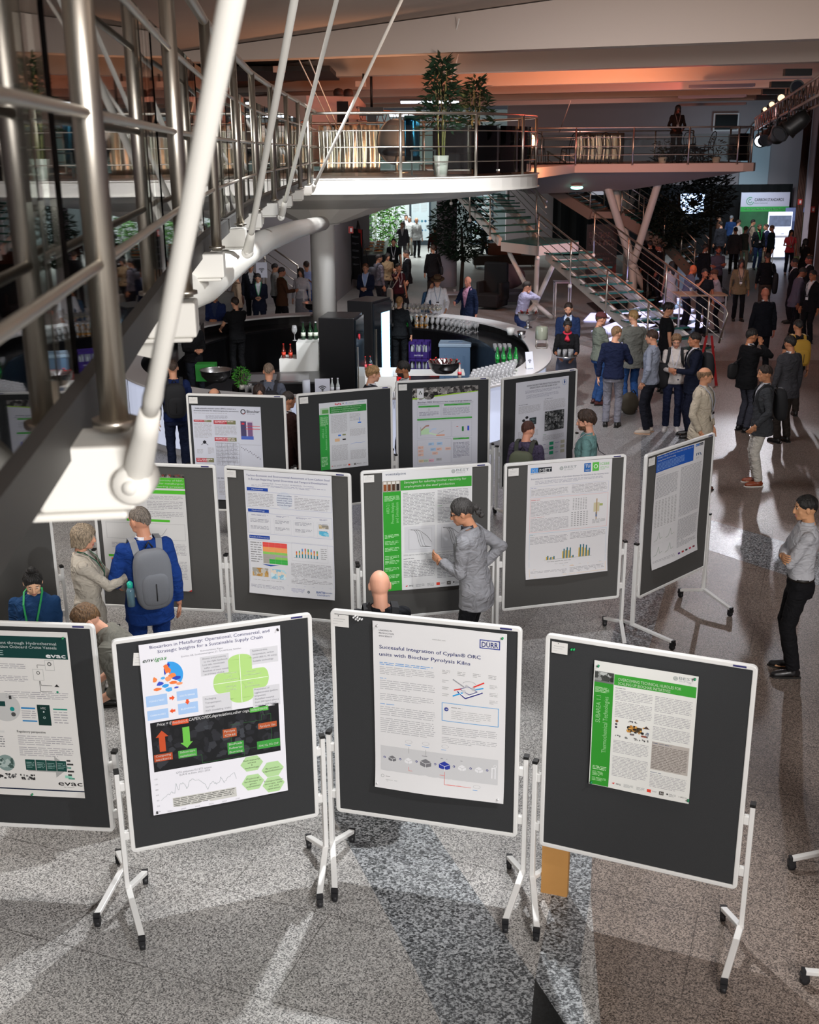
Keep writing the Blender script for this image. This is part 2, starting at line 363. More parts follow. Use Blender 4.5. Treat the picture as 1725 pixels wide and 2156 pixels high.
# ------------------------------------------------------------------ notice boards
BW, BH, BT = 1.253, 1.50, 1.914
FELT = [mat('dark_grey_felt', '#474953', 0.95, bump=.25, bscale=400, spec=.2), mat('warm_grey_felt', '#504f4d', 0.95, bump=.25, bscale=400, spec=.2), mat('charcoal_felt', '#363738', 0.95, bump=.25, bscale=400, spec=.2)]
FRAME = mat('white_board_frame', '#dfdedb', 0.35)
CASTER = mat('black_caster_rubber', '#17171a', 0.5)
def make_board():
    t = thing('notice_board', 'x', 'notice board')
    b = MB(); b.box((0, 0, BT - BH / 2), (BW - .05, .018, BH - .05)); b.build('pin_panel', FELT[0], t)
    b = MB(); hw = BW / 2
    R = .032; path = []
    # frame of rounded profile with round corners
    for cx, cz_, a0 in ((hw - R, BT - R, 0), (-hw + R, BT - R, 90), (-hw + R, BT - BH + R, 180), (hw - R, BT - BH + R, 270)):
        for k in range(5):
            a = radians(a0 + 22.5 * k); path.append((cx + R * cos(a), cz_ + R * sin(a)))
    n = len(path); prof = ((0, -.017), (0, .017), (-.028, .017), (-.028, -.017))
    vs = []
    for i, (x, z) in enumerate(path):
        x0, z0 = path[i - 1]; x1, z1 = path[(i + 1) % n]
        tx, tz = x1 - x0, z1 - z0; L = sqrt(tx * tx + tz * tz); nx, nz = tz / L, -tx / L
        if abs(x) > hw - R + 1e-6 or abs(z - (BT - BH / 2)) > BH / 2 - R + 1e-6: pass
        for o, y in prof: vs.append((x + nx * o, y, z + nz * o))
    b.add(vs, [(i * 4 + k, ((i + 1) % n) * 4 + k, ((i + 1) % n) * 4 + (k + 1) % 4, i * 4 + (k + 1) % 4) for i in range(n) for k in range(4)], FRAME)
    b.build('frame', FRAME, t, bevel=.005)
    b = MB(); b.box((hw - .10, -.0175, BT - .014), (.075, .003, .011)); b.build('name_plate', mat('navy_name_plate', '#2c2c66', .4), t)
    for s in (-1, 1):
        x = s * (hw + .045)
        b = MB(); b.box((x, .01, (.135 + 1.0) / 2), (.03, .042, 1.0 - .135)); b.build('post', FRAME, t, bevel=.004)
        b = MB(); b.box((x, .01, 1.009), (.034, .046, .02)); b.build('post_cap', BLACK, t)
        for z in (.54, .90):
            b = MB(); b.box((s * (hw + .016), .01, z), (.034, .035, .06)); b.build('bracket', FRAME, t, bevel=.006)
        b = MB()
        b.beam((x, .02, .150), (x - s * .10, -.44, .088), .04, .028); b.beam((x, -.01, .150), (x - s * .10, .24, .088), .04, .028)
        ft = b.build('foot', FRAME, t, bevel=.004)
        for xx, y in ((x - s * .099, -.435), (x - s * .099, .235)):
            b = MB(); b.lathe([(.012, -.017), (.026, -.017), (.030, -.010), (.030, .010), (.026, .017), (.012, .017)], (xx, y, .030), CASTER, 14, True, Matrix.Rotation(pi / 2, 3, 'Y'))
            b.box((xx, y - .004 * (1 if y < 0 else -1), .062), (.040, .05, .03), CASTER); b.box((xx, y + (.012 if y > 0 else -.012), .088), (.043, .02, .034), CASTER)
            b.build('caster', CASTER, ft)
    return t
BOARDS = {
 'A': (-2.61, 6.58, -5.6, 2, 'grey pinboard cut by the left edge with the ship waste poster'),
 'B': (-1.23, 6.48, 18.9, 0, 'front pinboard carrying the poster with a black price banner'),
 'C': (0.09, 6.58, -15.1, 0, 'front pinboard carrying the white and blue kiln poster'),
 'D': (1.41, 6.09, -22.7, 2, 'front right pinboard with a small green bordered poster in its middle'),
 'E': (-2.45, 10.35, -8.1, 1, 'middle row pinboard behind the man in the blue suit'),
 'F': (-1.14, 10.09, -15.0, 1, 'middle row pinboard with the low carbon steel poster'),
 'G': (0.16, 10.14, 12.0, 1, 'middle row pinboard studied by the man with a ponytail'),
 'H': (1.50, 10.39, 15.0, 1, 'middle row pinboard with the pale poster and bar charts'),
 'I': (2.73, 10.95, 44.5, 1, 'sharply turned pinboard with the blue headed poster'),
 'J': (-2.11, 13.5, -8.6, 0, 'back row pinboard at left with a tall poster of red headings'),
 'K': (-0.79, 13.72, 21.7, 0, 'back row pinboard with the small green sidebar poster'),
 'L': (0.45, 14.36, 10.1, 0, 'back row pinboard with the charcoal photo strip poster'),
 'M': (1.74, 14.71, 31.2, 0, 'back row pinboard at right behind the woman with a green backpack'),
 'N': (2.90, 6.02, -103.0, 0, 'pinboard beyond the right edge of which only two castered feet show'),
 'O': (-3.85, 9.6, 34.0, 1, 'pinboard at the far left edge beside the woman in navy'),
}
_pb = make_board()
for i, (k, (x, y, a, ft, lab)) in enumerate(BOARDS.items()):
    o = _pb if i == 0 else copy_tree(_pb, (x, y, 0))
    o.location = (x, y, 0); o.rotation_euler = (0, 0, radians(a)); o['label'] = lab; o['group'] = 'rolling pinboards for the posters'
    for c in o.children:
        if c.name.startswith('foot'):      # the feet are swivelled a little in their sockets
            th = radians(-8 if a > 0 else 8); s_ = -1 if sum(v.co.x for v in c.data.vertices) < 0 else 1; J_ = Vector((s_ * (BW / 2 + .045), 0, 0)); c.rotation_euler = (0, 0, th); c.location = J_ - Matrix.Rotation(th, 3, 'Z') @ J_
    if ft:
        for c in o.children:
            if c.name.startswith('pin_panel'): c.data = c.data.copy(); c.data.materials[0] = FELT[ft]
def on_board(k, u, z, off):
    x, y, a = BOARDS[k][:3]; a = radians(a)
    return Vector((x + cos(a) * u + sin(a) * off, y + sin(a) * u - cos(a) * off, z))
# ------------------------------------------------------------------ printed sheets
_T = {}
def text_mesh(s, bold=0.0, shear=0.0):
    k = (s, bold, shear)
    if k in _T: return _T[k]
    c = bpy.data.curves.new('t', 'FONT'); c.body = s; c.size = 1; c.resolution_u = 2; c.shear = shear
    o = bpy.data.objects.new('t', c); me = bpy.data.meshes.new_from_object(o)
    vs = [v.co.copy() for v in me.vertices]; fs = [tuple(p.vertices) for p in me.polygons]
    bpy.data.objects.remove(o); bpy.data.curves.remove(c); bpy.data.meshes.remove(me)
    if vs:
        x0 = min(v.x for v in vs); x1 = max(v.x for v in vs)
        vs = [Vector((v.x - x0, v.y, 0)) for v in vs]; wd = x1 - x0
    else: wd = 1
    if bold:
        N_ = len(vs); vs = vs + [v + Vector((bold * 1.3, 0, 0)) for v in vs] + [v + Vector((bold * .65, bold * .9, 0)) for v in vs] + [v + Vector((bold * .65, -bold * .9, 0)) for v in vs]; fs = fs + [tuple(i + N_ * k for i in f) for k in (1, 2, 3) for f in fs]
    _T[k] = (vs, fs, wd); return _T[k]
def ink(h): return mat('ink_' + h[1:], h, 0.55, spec=.3)
class Sheet:
    """a printed sheet of paper w x h metres, drawn in fractions from its top left corner"""
    def __init__(s, w, h, curl=.012, wave=.004, paper='#e6e5e4', seed=1):
        s.w, s.h, s.curl, s.wave, s.rnd = w, h, curl, wave, random.Random(seed)
        s.mb = MB(); s.paper = mat('poster_paper', paper, .42, spec=.45)
        s.grid(0, 0, 1, 1, s.paper, 0, 10, 16)
    def P(s, x, y, layer):
        d = .004 + layer * .0005 + s.wave * (1 + sin(5.1 * x + 3.3 * y + s.curl * 90)) * .5
        if y > .8: d += s.curl * ((y - .8) / .2) ** 2 * (1.0 - .5 * abs(x - .4))
        return (x * s.w, -d, -y * s.h)
    def grid(s, x0, y0, x1, y1, m, layer, nx, ny):
        vs = [s.P(x0 + (x1 - x0) * i / nx, y0 + (y1 - y0) * j / ny, layer) for j in range(ny + 1) for i in range(nx + 1)]
        s.mb.add(vs, [(j * (nx + 1) + i, (j + 1) * (nx + 1) + i, (j + 1) * (nx + 1) + i + 1, j * (nx + 1) + i + 1) for j in range(ny) for i in range(nx)], m, layer == 0)
    def rect(s, x0, y0, x1, y1, c, layer=1):
        s.grid(x0, y0, x1, y1, ink(c) if isinstance(c, str) else c, layer, max(1, int(abs(x1 - x0) * 10 + .5)), max(1, int(abs(y1 - y0) * 16 + .5)))
        return s
    def frame(s, x0, y0, x1, y1, c, t=.004, layer=1):
        ty = t * s.w / s.h
        s.rect(x0, y0, x1, y0 + ty, c, layer); s.rect(x0, y1 - ty, x1, y1, c, layer); s.rect(x0, y0, x0 + t, y1, c, layer); s.rect(x1 - t, y0, x1, y1, c, layer); return s
    def poly(s, pts, c, layer=2):
        n = len(pts); cx = sum(p[0] for p in pts) / n; cy = sum(p[1] for p in pts) / n
        s.mb.add([s.P(x, y, layer) for x, y in pts] , [tuple(range(n))], ink(c)); return s
    def disc(s, cx, cy, r, c, layer=2, n=20, ry=None, a0=0, a1=360, r0=0):
        ry = ry or r * s.w / s.h
        k = [radians(a0 + (a1 - a0) * i / n) for i in range(n + 1)]
        vs = [s.P(cx + r * cos(a), cy + ry * sin(a), layer) for a in k]
        if r0: vs += [s.P(cx + r0 * cos(a), cy + ry * r0 / r * sin(a), layer) for a in k]; fs = [(i, i + 1, n + 2 + i, n + 1 + i) for i in range(n)]
        else: vs += [s.P(cx, cy, layer)]; fs = [(i, i + 1, n + 1) for i in range(n)]
        s.mb.add(vs, fs, ink(c)); return s
    def text(s, t, x0, x1, y, ch, c='#222222', layer=3, bold=.012, shear=0, vert=False):
        """x0..x1: span; y: baseline; ch: cap height (fractions of the sheet height)"""
        vs, fs, wd = text_mesh(t, bold, shear)
        if not vert:
            kx = (x1 - x0) / wd; ky = ch / .70
            s.mb.add([s.P(x0 + v.x * kx, y - v.y * ky, layer) for v in vs], fs, ink(c))
        else:   # x0: baseline x, runs upwards from y to x1, ch: cap height in fractions of the width
            ky = (y - x1) / wd; kx = ch / .70
            s.mb.add([s.P(x0 - v.y * kx, y - v.x * ky, layer) for v in vs], fs, ink(c))
        return s
    def para(s, x0, y0, x1, y1, n=None, c='#a4a2a6', fill=.36, pitch=.0115, ragged=.15, layer=1):
        """lines of small print too fine to read: one dash for each word"""
        n = n or max(1, int((y1 - y0) / pitch)); p = (y1 - y0) / n; r = s.rnd
        m = ink(c); vs = []; fs = []
        for j in range(n):
            y = y0 + p * (j + .3); x = x0; xe = x1 - (r.random() * (x1 - x0) * (ragged * 3.5 if j == n - 1 else ragged * .25))
            while x < xe:
                w_ = min(r.uniform(.02, .075), xe - x)
                k = len(vs); yy = y + p * fill
                vs += [s.P(x, y, layer), s.P(x, yy, layer), s.P(x + w_, yy, layer), s.P(x + w_, y, layer)]; fs.append((k, k + 1, k + 2, k + 3))
                x += w_ + r.uniform(.006, .012)
        s.mb.add(vs, fs, m); return s
    def line(s, pts, t, c, layer=2):
        for (xa, ya), (xb, yb) in zip(pts, pts[1:]):
            dx, dy = (xb - xa) * s.w, (yb - ya) * s.h; L = sqrt(dx * dx + dy * dy) or 1
            nx, ny = -dy / L * t / 2, dx / L * t / 2
            nx /= s.w; ny /= s.h
            s.mb.add([s.P(xa + nx, ya + ny, layer), s.P(xb + nx, yb + ny, layer), s.P(xb - nx, yb - ny, layer), s.P(xa - nx, ya - ny, layer)], [(0, 1, 2, 3)], ink(c))
        return s
    def speck(s, x0, y0, x1, y1, cols, n=60, sz=.03, layer=2):
        r = s.rnd
        for _ in range(n):
            x = r.uniform(x0, x1); y = r.uniform(y0, y1); a = r.uniform(.4, 1) * sz; b_ = r.uniform(.4, 1) * sz * s.w / s.h; t = r.uniform(0, 6)
            pts = [(min(x1, max(x0, x + a * cos(t + q))), min(y1, max(y0, y + b_ * sin(t + q * 1.0)))) for q in (0, 1.3, 2.6, 3.7, 5.1)]
            s.poly(pts, r.choice(cols), layer + r.random() * .8)
        return s
    def pin(s, k, name, u, z, label, rz=0.0, lift=.012):
        o = s.mb.build(name); o.location = on_board(k, u, z, lift - .002); o.rotation_euler = (0, 0, radians(BOARDS[k][2]) + 0)
        if rz: o.rotation_euler = (Matrix.Rotation(radians(BOARDS[k][2]), 3, 'Z') @ Matrix.Rotation(radians(rz), 3, 'Y')).to_euler()
        tag(o, label, 'poster' if 'poster' in name else 'note'); return o
PW, PH = .862, 1.19
G1, G2 = '#3a9a34', '#2f8a2c'
def best_poster(s, side, photo_cols, area1, area2, y1, y2):
    s.rect(*side, G1, 1)
def footer(s, x0=.22, y=.962):
    s.poly([(x0, y), (x0 + .03, y - .008), (x0 + .02, y + .008)], '#d03a34', 2); s.text('FFG', x0 + .045, x0 + .09, y + .006, .012, '#55585a')
    s.para(x0 + .12, y - .012, x0 + .22, y + .014, 4, '#8f9294'); s.para(x0 + .25, y - .012, x0 + .33, y + .014, 4, '#8f9294')
    s.rect(x0 + .355, y - .012, x0 + .395, y + .012, '#e0402c', 2); s.para(x0 + .405, y - .008, x0 + .46, y + .004, 2, '#9a9a9a')
    s.rect(x0 + .475, y - .014, x0 + .52, y + .014, '#55504a', 2); s.text('N', x0 + .487, x0 + .508, y + .008, .016, '#ffffff', 3)
    s.disc(x0 + .555, y - .002, .009, '#3c3c3c'); s.para(x0 + .57, y - .01, x0 + .64, y + .014, 3, '#8a8a8a'); s.text('> SFG >>', x0 + .665, x0 + .745, y + .005, .010, '#6a6a6a')
def best_logo(s, x0, x1, y):
    s.disc(x0 + .022, y, .022, '#9ba3a0', 2, r0=.014); s.disc(x0 + .022, y, .010, '#8a9390', 2, r0=.005)
    s.text('BEST', x0 + .055, x1, y + .002, .02, '#8d9496', bold=0); s.para(x0 + .055, y + .008, x1 - .03, y + .022, 2, '#a9adae')
# --- A
s = Sheet(.86, 1.19, .004, .003, '#dcdad6', 2)
s.rect(0, .03, .985, .158, '#0d3b38', 1)
s.text('Advanced Waste Management through Hydrothermal', .02, .905, .077, .016, '#e8ecea'); s.text('Carbonisation: Biochar Production Onboard Cruise Vessels', .02, .905, .100, .016, '#e8ecea')
s.para(.05, .112, .60, .148, 3, '#9fb3b0'); s.text('evac', .815, .965, .150, .026, '#ffffff', bold=.03)
s.para(.05, .19, .66, .235, 4); s.para(.05, .262, .66, .30, 4)
s.frame(.80, .165, .873, .226, '#b9b9b6'); s.disc(.836, .188, .016, '#50504e', 2, r0=.009); s.frame(.70, .220, .783, .287, '#b9b9b6'); s.disc(.742, .242, .014, '#50504e', 2, r0=.009)
s.line([(.80, .195), (.74, .195), (.74, .214)], .003, '#222222'); s.line([(.75, .290), (.755, .316), (.84, .316)], .003, '#222222'); s.line([(.745, .290), (.745, .352), (.835, .352)], .003, '#222222')
s.poly([(.855, .322), (.875, .306), (.895, .322)], '#222222'); s.disc(.875, .352, .009, '#1e8a66')
s.para(.46, .355, .965, .40, 4)
s.disc(.45, .455, .12, '#bfbfbd', 1, 28); s.rect(.36, .42, .455, .45, '#0d3b38', 2); s.rect(.49, .385, .51, .405, '#333333', 2); s.disc(.505, .465, .018, '#128a86', 3); s.disc(.51, .497, .018, '#4b4b4b', 3); s.disc(.33, .49, .03, '#0d3b38', 3)
s.rect(.575, .452, .685, .462, '#2a7fb8'); s.para(.575, .468, .69, .52, 4); s.rect(.575, .53, .69, .538, '#2a7fb8')
s.rect(.70, .433, .80, .557, '#0b2f2b'); s.text('HTC', .73, .768, .459, .011, '#ffffff'); s.disc(.75, .475, .006, '#d8e2e0', 3); s.disc(.75, .51, .010, '#9fb3b0', 3, r0=.006)
s.rect(.825, .452, .935, .460, '#1e8a76'); s.para(.825, .466, .935, .545, 5)
s.text('Regulatory perspective', .52, .745, .606, .013, '#2b2b2b')
s.para(.52, .622, .955, .685, 5); s.para(.52, .692, .955, .752, 5); s.rect(0, .60, .42, .612, '#cfcfcc'); s.para(0, .63, .42, .72, 6, '#77777a')
s.poly([(.57, .775), (.79, .775), (.79, .745), (.90, .812), (.79, .878), (.79, .845), (.57, .845)], '#a4a4a2', 1)
for i, x in enumerate((.555, .640, .722, .803)): s.rect(x, .772, x + .077, .838, '#12443d', 2); s.para(x + .008, .785, x + .07, .825, 4, '#8aa8a2', layer=3)
s.disc(.40, .80, .07, '#7f9490', 1); s.speck(.34, .77, .46, .83, ['#3e5550', '#a9b8b4'], 14, .03)
for i in range(6): s.rect(.885, .765 + i * .022, .915 + .02 * (i % 2), .775 + i * .022, ('#2b2b2b', '#333333', '#4b8f7c')[i % 3])
s.rect(.86, .862, .915, .878, '#8fc9b4'); s.speck(.10, .865, .62, .90, ['#333333', '#777777'], 60, .014)
s.text('evac', .80, .99, .925, .030, '#111111', bold=.01); s.para(.84, .932, .96, .938, 1, '#8a8a8a'); s.rect(0, .955, 1.0, .963, '#12203a')
s.pin('A', 'poster', -.405, 1.862, 'printed poster with dark green header pinned at the left edge board', lift=.022)
# --- B
s = Sheet(.882, 1.19, .02, .004, '#ebeaf0', 3)
s.text('Biocarbon in Metallurgy: Operational, Commercial, and', .074, .921, .030, .018, '#39356b', bold=0); s.text('Strategic Insights for a Sustainable Supply Chain', .125, .87, .060, .018, '#39356b', bold=0)
s.text('Konstantinos Rigas', .423, .579, .087, .009, '#8c8c94', bold=0); s.text('EnviGas AB, Surahammarsgatan 27, 724 60 Kuna, Sweden', .285, .71, .103, .009, '#8c8c94', bold=0)
s.text('env', .018, .098, .102, .022, '#2f4a35', bold=.01, shear=.3); s.text('igas', .098, .185, .102, .022, '#3fae49', bold=.008, shear=.3)
s.disc(.195, .195, .095, '#3aa0e8', 1, 28, ry=.078, a0=-95, a1=40)
r = random.Random(5)
for (x, y, a, b_, c) in ((.175, .150, .020, .040, '#f07a3c'), (.165, .165, .012, .035, '#2f49b8'), (.195, .165, .012, .025, '#f07a3c'), (.215, .200, .04, .022, '#f28a4c'), (.18, .215, .03, .02, '#f6a070'), (.245, .215, .035, .016, '#2f49b8'), (.125, .235, .03, .02, '#3b52c4'), (.09, .21, .018, .026, '#f28a4c'), (.165, .25, .03, .016, '#3aa0e8'), (.215, .24, .03, .014, '#f07a3c'), (.26, .25, .03, .012, '#f6a070'), (.105, .265, .03, .012, '#f07a3c'), (.185, .275, .03, .018, '#5ab2ee'), (.235, .27, .02, .010, '#3b52c4'), (.19, .135, .016, .018, '#2f49b8'), (.15, .205, .02, .012, '#5ab2ee')):
    s.poly([(x + a * r.uniform(.6, 1.1) * cos(t), y + b_ * .8 * r.uniform(.6, 1.1) * sin(t)) for t in (0, .9, 1.8, 2.7, 3.6, 4.5, 5.4)], c, 2 + r.random() * .6)
for (x0, y0, x1, y1, tx) in ((.018, .296, .166, .359, 'STORAGE & TARGET'), (.234, .295, .380, .350, 'CO2 PH RANGE'), (.236, .369, .378, .432, 'BLENDING'), (.019, .382, .166, .438, 'CHAR PH REG')):
    s.rect(x0, y0, x1, y1, '#a9c9f0', 1); s.text(tx, x0 + .02, x1 - .02, (y0 + y1) / 2 + .006, .010, '#f2f6fc', bold=0)
s.poly([(.181, .320), (.2, .320), (.2, .312), (.219, .327), (.2, .343), (.2, .334), (.181, .334)], '#ee5a2c'); s.poly([(.216, .396), (.197, .396), (.197, .388), (.175, .402), (.197, .417), (.197, .409), (.216, .409)], '#ee5a2c'); s.poly([(.296, .349), (.314, .349), (.314, .362), (.322, .362), (.305, .380), (.287, .362), (.296, .362)], '#ee5a2c')
for (x0, y0, x1, y1, n) in ((.415, .118, .619, .230, 6), (.773, .114, .975, .206, 4), (.413, .347, .621, .454, 4), (.774, .341, .976, .464, 6)):
    s.rect(x0, y0, x1, y1, '#d6d6da', 1)
for t, x0, x1, y in (('Access and proximity', .43, .60, .135), ('to the right feedstock', .44, .61, .153), ('Low ash, minimised', .43, .585, .171), ('sulfur content', .44, .55, .189), ('Residues of stem wood', .43, .61, .207), ('as primary choice', .44, .58, .225), ('Residence time,', .79, .90, .130), ('temperature, carbon', .79, .945, .150), ('yield (400 C, 90 mins)', .79, .965, .170), ('Scalable technology', .79, .94, .190), ('Packaging', .43, .51, .370), ('Transportation', .43, .545, .393), ('Storage', .43, .495, .416), ('R&D (modelling, trials)', .43, .61, .439), ('Preparation of', .79, .90, .358), ('agglomerates (pellets,', .79, .965, .377), ('briquettes)', .79, .87, .396), ('Densified material', .79, .93, .415), ('from 300 kg/m3 (dens.)', .79, .965, .434), ('to up to 1200 kg/m3', .79, .945, .453)):
    s.text(t, x0, x1, y, .0098, '#7d7d86', bold=0)
LG = '#b4dc84'
s.rect(.612, .16, .782, .39, LG, 1.5); s.rect(.535, .228, .862, .345, LG, 1.5); s.disc(.697, .165, .085, LG, 1.5, 16, ry=.032, a0=180, a1=360); s.disc(.697, .385, .085, LG, 1.5, 16, ry=.032, a0=0, a1=180); s.disc(.537, .287, .04, LG, 1.5, 16, ry=.058, a0=90, a1=270); s.disc(.86, .287, .04, LG, 1.5, 16, ry=.058, a0=-90, a1=90)
s.line([(.695, .135), (.695, .415)], .003, '#ffffff', 3); s.line([(.50, .287), (.895, .287)], .003, '#ffffff', 3)
for t, x0, x1, y in (('Feedstock', .58, .67, .238), ('of', .615, .632, .256), ('preference', .575, .67, .274), ('Process', .74, .805, .245), ('parameterization', .72, .845, .264), ('Safety &', .585, .66, .316), ('handling', .585, .66, .335), ('Post-', .745, .79, .312), ('processing', .725, .83, .331)):
    s.text(t, x0, x1, y, .010, '#eef8e0', bold=.01)
s.rect(.032, .454, .962, .748, '#16171a', 1); s.speck(.04, .46, .955, .74, ['#222328', '#2a2b30', '#1c1d20', '#34363b'], 90, .045, 1.3); s.speck(.40, .52, .70, .72, ['#33353a', '#3d4046', '#26272b'], 26, .04, 1.8)
s.text('Price = f(', .077, .185, .478, .017, '#f2f2f2', bold=.02, shear=.25); s.rect(.186, .462, .302, .488, '#e0572c', 2); s.text('feedstock,', .188, .30, .480, .017, '#f4e4dc', bold=.01, shear=.25)
s.text('CAPEX,OPEX,depreciations,other cogs,', .305, .745, .478, .017, '#f2f2f2', bold=.02, shear=.25); s.rect(.748, .460, .885, .486, '#5cb84a', 2); s.text('sidestreams', .752, .878, .478, .016, '#f0fae8', bold=.01, shear=.25)
s.poly([(.108, .507), (.152, .545), (.128, .545), (.128, .632), (.084, .632), (.084, .545), (.063, .545)], '#c5502a', 3); s.poly([(.254, .509), (.304, .509), (.304, .600), (.322, .600), (.279, .635), (.234, .600), (.254, .600)], '#6fc04c', 3)
for x0, y0, x1, y1, c, L in ((.040, .645, .171, .688, '#b8502e', ('Competing', 'sectors')), (.212, .645, .345, .690, '#4fa846', ('Sidestream', 'capitalization')), (.541, .562, .642, .612, '#b55a34', ('Pyrolysis', 'Oil')), (.569, .645, .689, .716, '#3f9b40', ('BioFuels', 'Refineries', 'Burning')), (.803, .560, .942, .594, '#b55a34', ('Pyrolysis Gas',)), (.787, .668, .959, .716, '#3f9b40', ('CH4, H2, CO, CHP',))):
    s.rect(x0, y0, x1, y1, c, 3)
    for i, t in enumerate(L): h = (y1 - y0) / len(L); s.text(t, x0 + .012, x1 - .012, y0 + h * (i + .72), .012, '#f4f0ea', 4)
s.line([(.6, .612), (.6, .645)], .003, '#2f6a34', 2.8); s.line([(.60, .54), (.83, .54), (.83, .51), (.90, .51), (.90, .668)], .002, '#2f6a34', 2.8); s.line([(.28, .69), (.38, .69), (.38, .74), (.69, .74), (.69, .70), (.80, .70)], .002, '#2f6a34', 2.8)
s.text('CO2 emissions EU ETS system', .186, .443, .779, .0115, '#8a8a90', bold=0); s.text('EUR € vs Date, 2021-2024', .21, .43, .795, .0105, '#8a8a90', bold=0)
ch = [(.063, .924), (.09, .905), (.12, .897), (.145, .884), (.165, .89), (.179, .84), (.187, .86), (.194, .883), (.205, .85), (.227, .839), (.24, .845), (.253, .876), (.265, .86), (.28, .835), (.297, .825), (.32, .84), (.344, .837), (.365, .85), (.381, .863), (.404, .899), (.42, .88), (.439, .864), (.455, .87), (.47, .88), (.487, .879), (.505, .849), (.515, .862), (.527, .877), (.55, .86), (.58, .848), (.605, .831), (.612, .85), (.621, .875)]
r = random.Random(3); ch2 = []
for (xa, ya), (xb, yb) in zip(ch, ch[1:]): ch2 += [(xa + (xb - xa) * t, ya + (yb - ya) * t + r.uniform(-.006, .006)) for t in (0, .33, .66)]
s.line(ch2, .0016, '#7a8a8a')
for i, t in enumerate(('120', '100', '80', '60', '40', '20', '0')): s.text(t, .03, .05, .795 + i * .032, .008, '#9a9aa0', bold=0)
for i, t in enumerate(('2021', '2022', '2023', '2024', '2024', '2025')): s.text(t, .10 + i * .1, .135 + i * .1, .993 - .0 * i, .007, '#9a9aa0', bold=0)
s.rect(.146, .920, .612, .975, '#c9c8c2', 1); s.para(.15, .923, .605, .972, 5, '#55554f', layer=2)
for cx, cy, L in ((.740, .796, ('Raw material', 'access', '&', 'technology')), (.894, .853, ('By product', 'capitalization')), (.740, .910, ('Political', 'landscape in', 'green', 'transition')), (.894, .957, ('Transportation', 'storage, safe', 'use and', 'operation'))):
    cy = min(cy, .945)
    s.poly([(cx + .085 * cos(radians(60 * i)), cy + .052 * sin(radians(60 * i)) * (1 if cy < .93 else 1)) for i in range(6)], '#b3d79b', 1.5)
    for i, t in enumerate(L): s.text(t, cx - .0052 * len(t), cx + .0052 * len(t), cy - .0075 * len(L) + .0155 * i + .012, .0095, '#3c4a34', bold=0)
s.pin('B', 'poster', -.468, 1.866, 'white poster with green cross, orange and blue map and black price banner', lift=.022)
# --- C
s = Sheet(.872, 1.2, .028, .008, '#dedddd', 4); NV = '#2b3a8c'
for i, t in enumerate(('LEADING IN', 'PRODUCTION', 'EFFICIENCY')): s.text(t, .048, .048 + (.098, .112, .100)[i], .055 + .0168 * i, .0085, '#4a4a52', bold=0)
s.text('www.durr.com', .45, .549, .078, .007, '#8c8c8c', bold=0)
s.frame(.802, .045, .952, .095, NV, .007, 2); s.text('DÜRR', .818, .936, .085, .028, NV, bold=.02)
s.text('Successful Integration of Cyplan® ORC', .048, .811, .158, .020, NV, bold=.008); s.text('units with Biochar Pyrolysis Kilns', .047, .735, .200, .020, NV, bold=.008)
s.para(.047, .236, .456, .256, 2, '#4a90d0'); s.para(.047, .262, .469, .312, 5, '#adadb0', .32); s.para(.047, .330, .15, .338, 1, '#4a90d0'); s.para(.047, .342, .47, .402, 5, '#adadb0', .32); s.para(.046, .422, .467, .466, 4, '#adadb0', .32); s.para(.046, .484, .257, .493, 1, '#4a90d0'); s.para(.046, .500, .474, .560, 5, '#adadb0', .32); s.para(.046, .570, .474, .665, 8, '#adadb0', .32)
for i in range(4): s.para(.525 + .115 * i, .243, .585 + .115 * i, .270, 3, '#9a9a9a', .3); 
for i in range(3): s.para(.88, .30 + .045 * i, .94, .325 + .045 * i, 3, '#a0a0a0', .3); s.para(.525, .30 + .04 * i, .575, .32 + .04 * i, 2, '#a0a0a0', .3)
s.line([(.606, .293), (.69, .330)], .008, '#9a9a9e'); s.line([(.84, .293), (.76, .325)], .009, '#e0342c'); s.line([(.615, .355), (.67, .343)], .009, '#e0342c'); s.line([(.606, .391), (.68, .365)], .009, '#2a9fe0'); s.line([(.775, .338), (.835, .325)], .008, '#2a9fe0')
s.line([(.64, .36), (.70, .397), (.83, .352)], .008, '#35357f'); s.line([(.655, .365), (.70, .39), (.815, .352)], .004, '#ffffff', 3); s.line([(.66, .345), (.72, .325), (.79, .350), (.73, .372), (.67, .350)], .004, '#35357f', 3); s.disc(.71, .325, .012, '#b9b9bd', 3); s.disc(.76, .335, .014, '#b9b9bd', 3); s.disc(.69, .355, .014, '#c9c9cd', 3); s.disc(.73, .312, .05, '#9a9a9e', 2, 14, ry=.018, r0=.046, a0=190, a1=350)
s.frame(.524, .435, .950, .545, '#3a9ad8', .004, 2); s.disc(.558, .474, .016, NV, 2); s.text('→', .548, .568, .478, .010, '#ffffff', 4); s.para(.595, .456, .70, .464, 1, '#6a6a6a'); s.para(.595, .475, .90, .53, 5, '#b0b0b0', .25)
s.para(.524, .574, .944, .630, 5, '#adadb0', .32); s.para(.524, .640, .944, .680, 4, '#adadb0', .32)
s.rect(.045, .744, .952, .897, '#c9c9ca', 1)
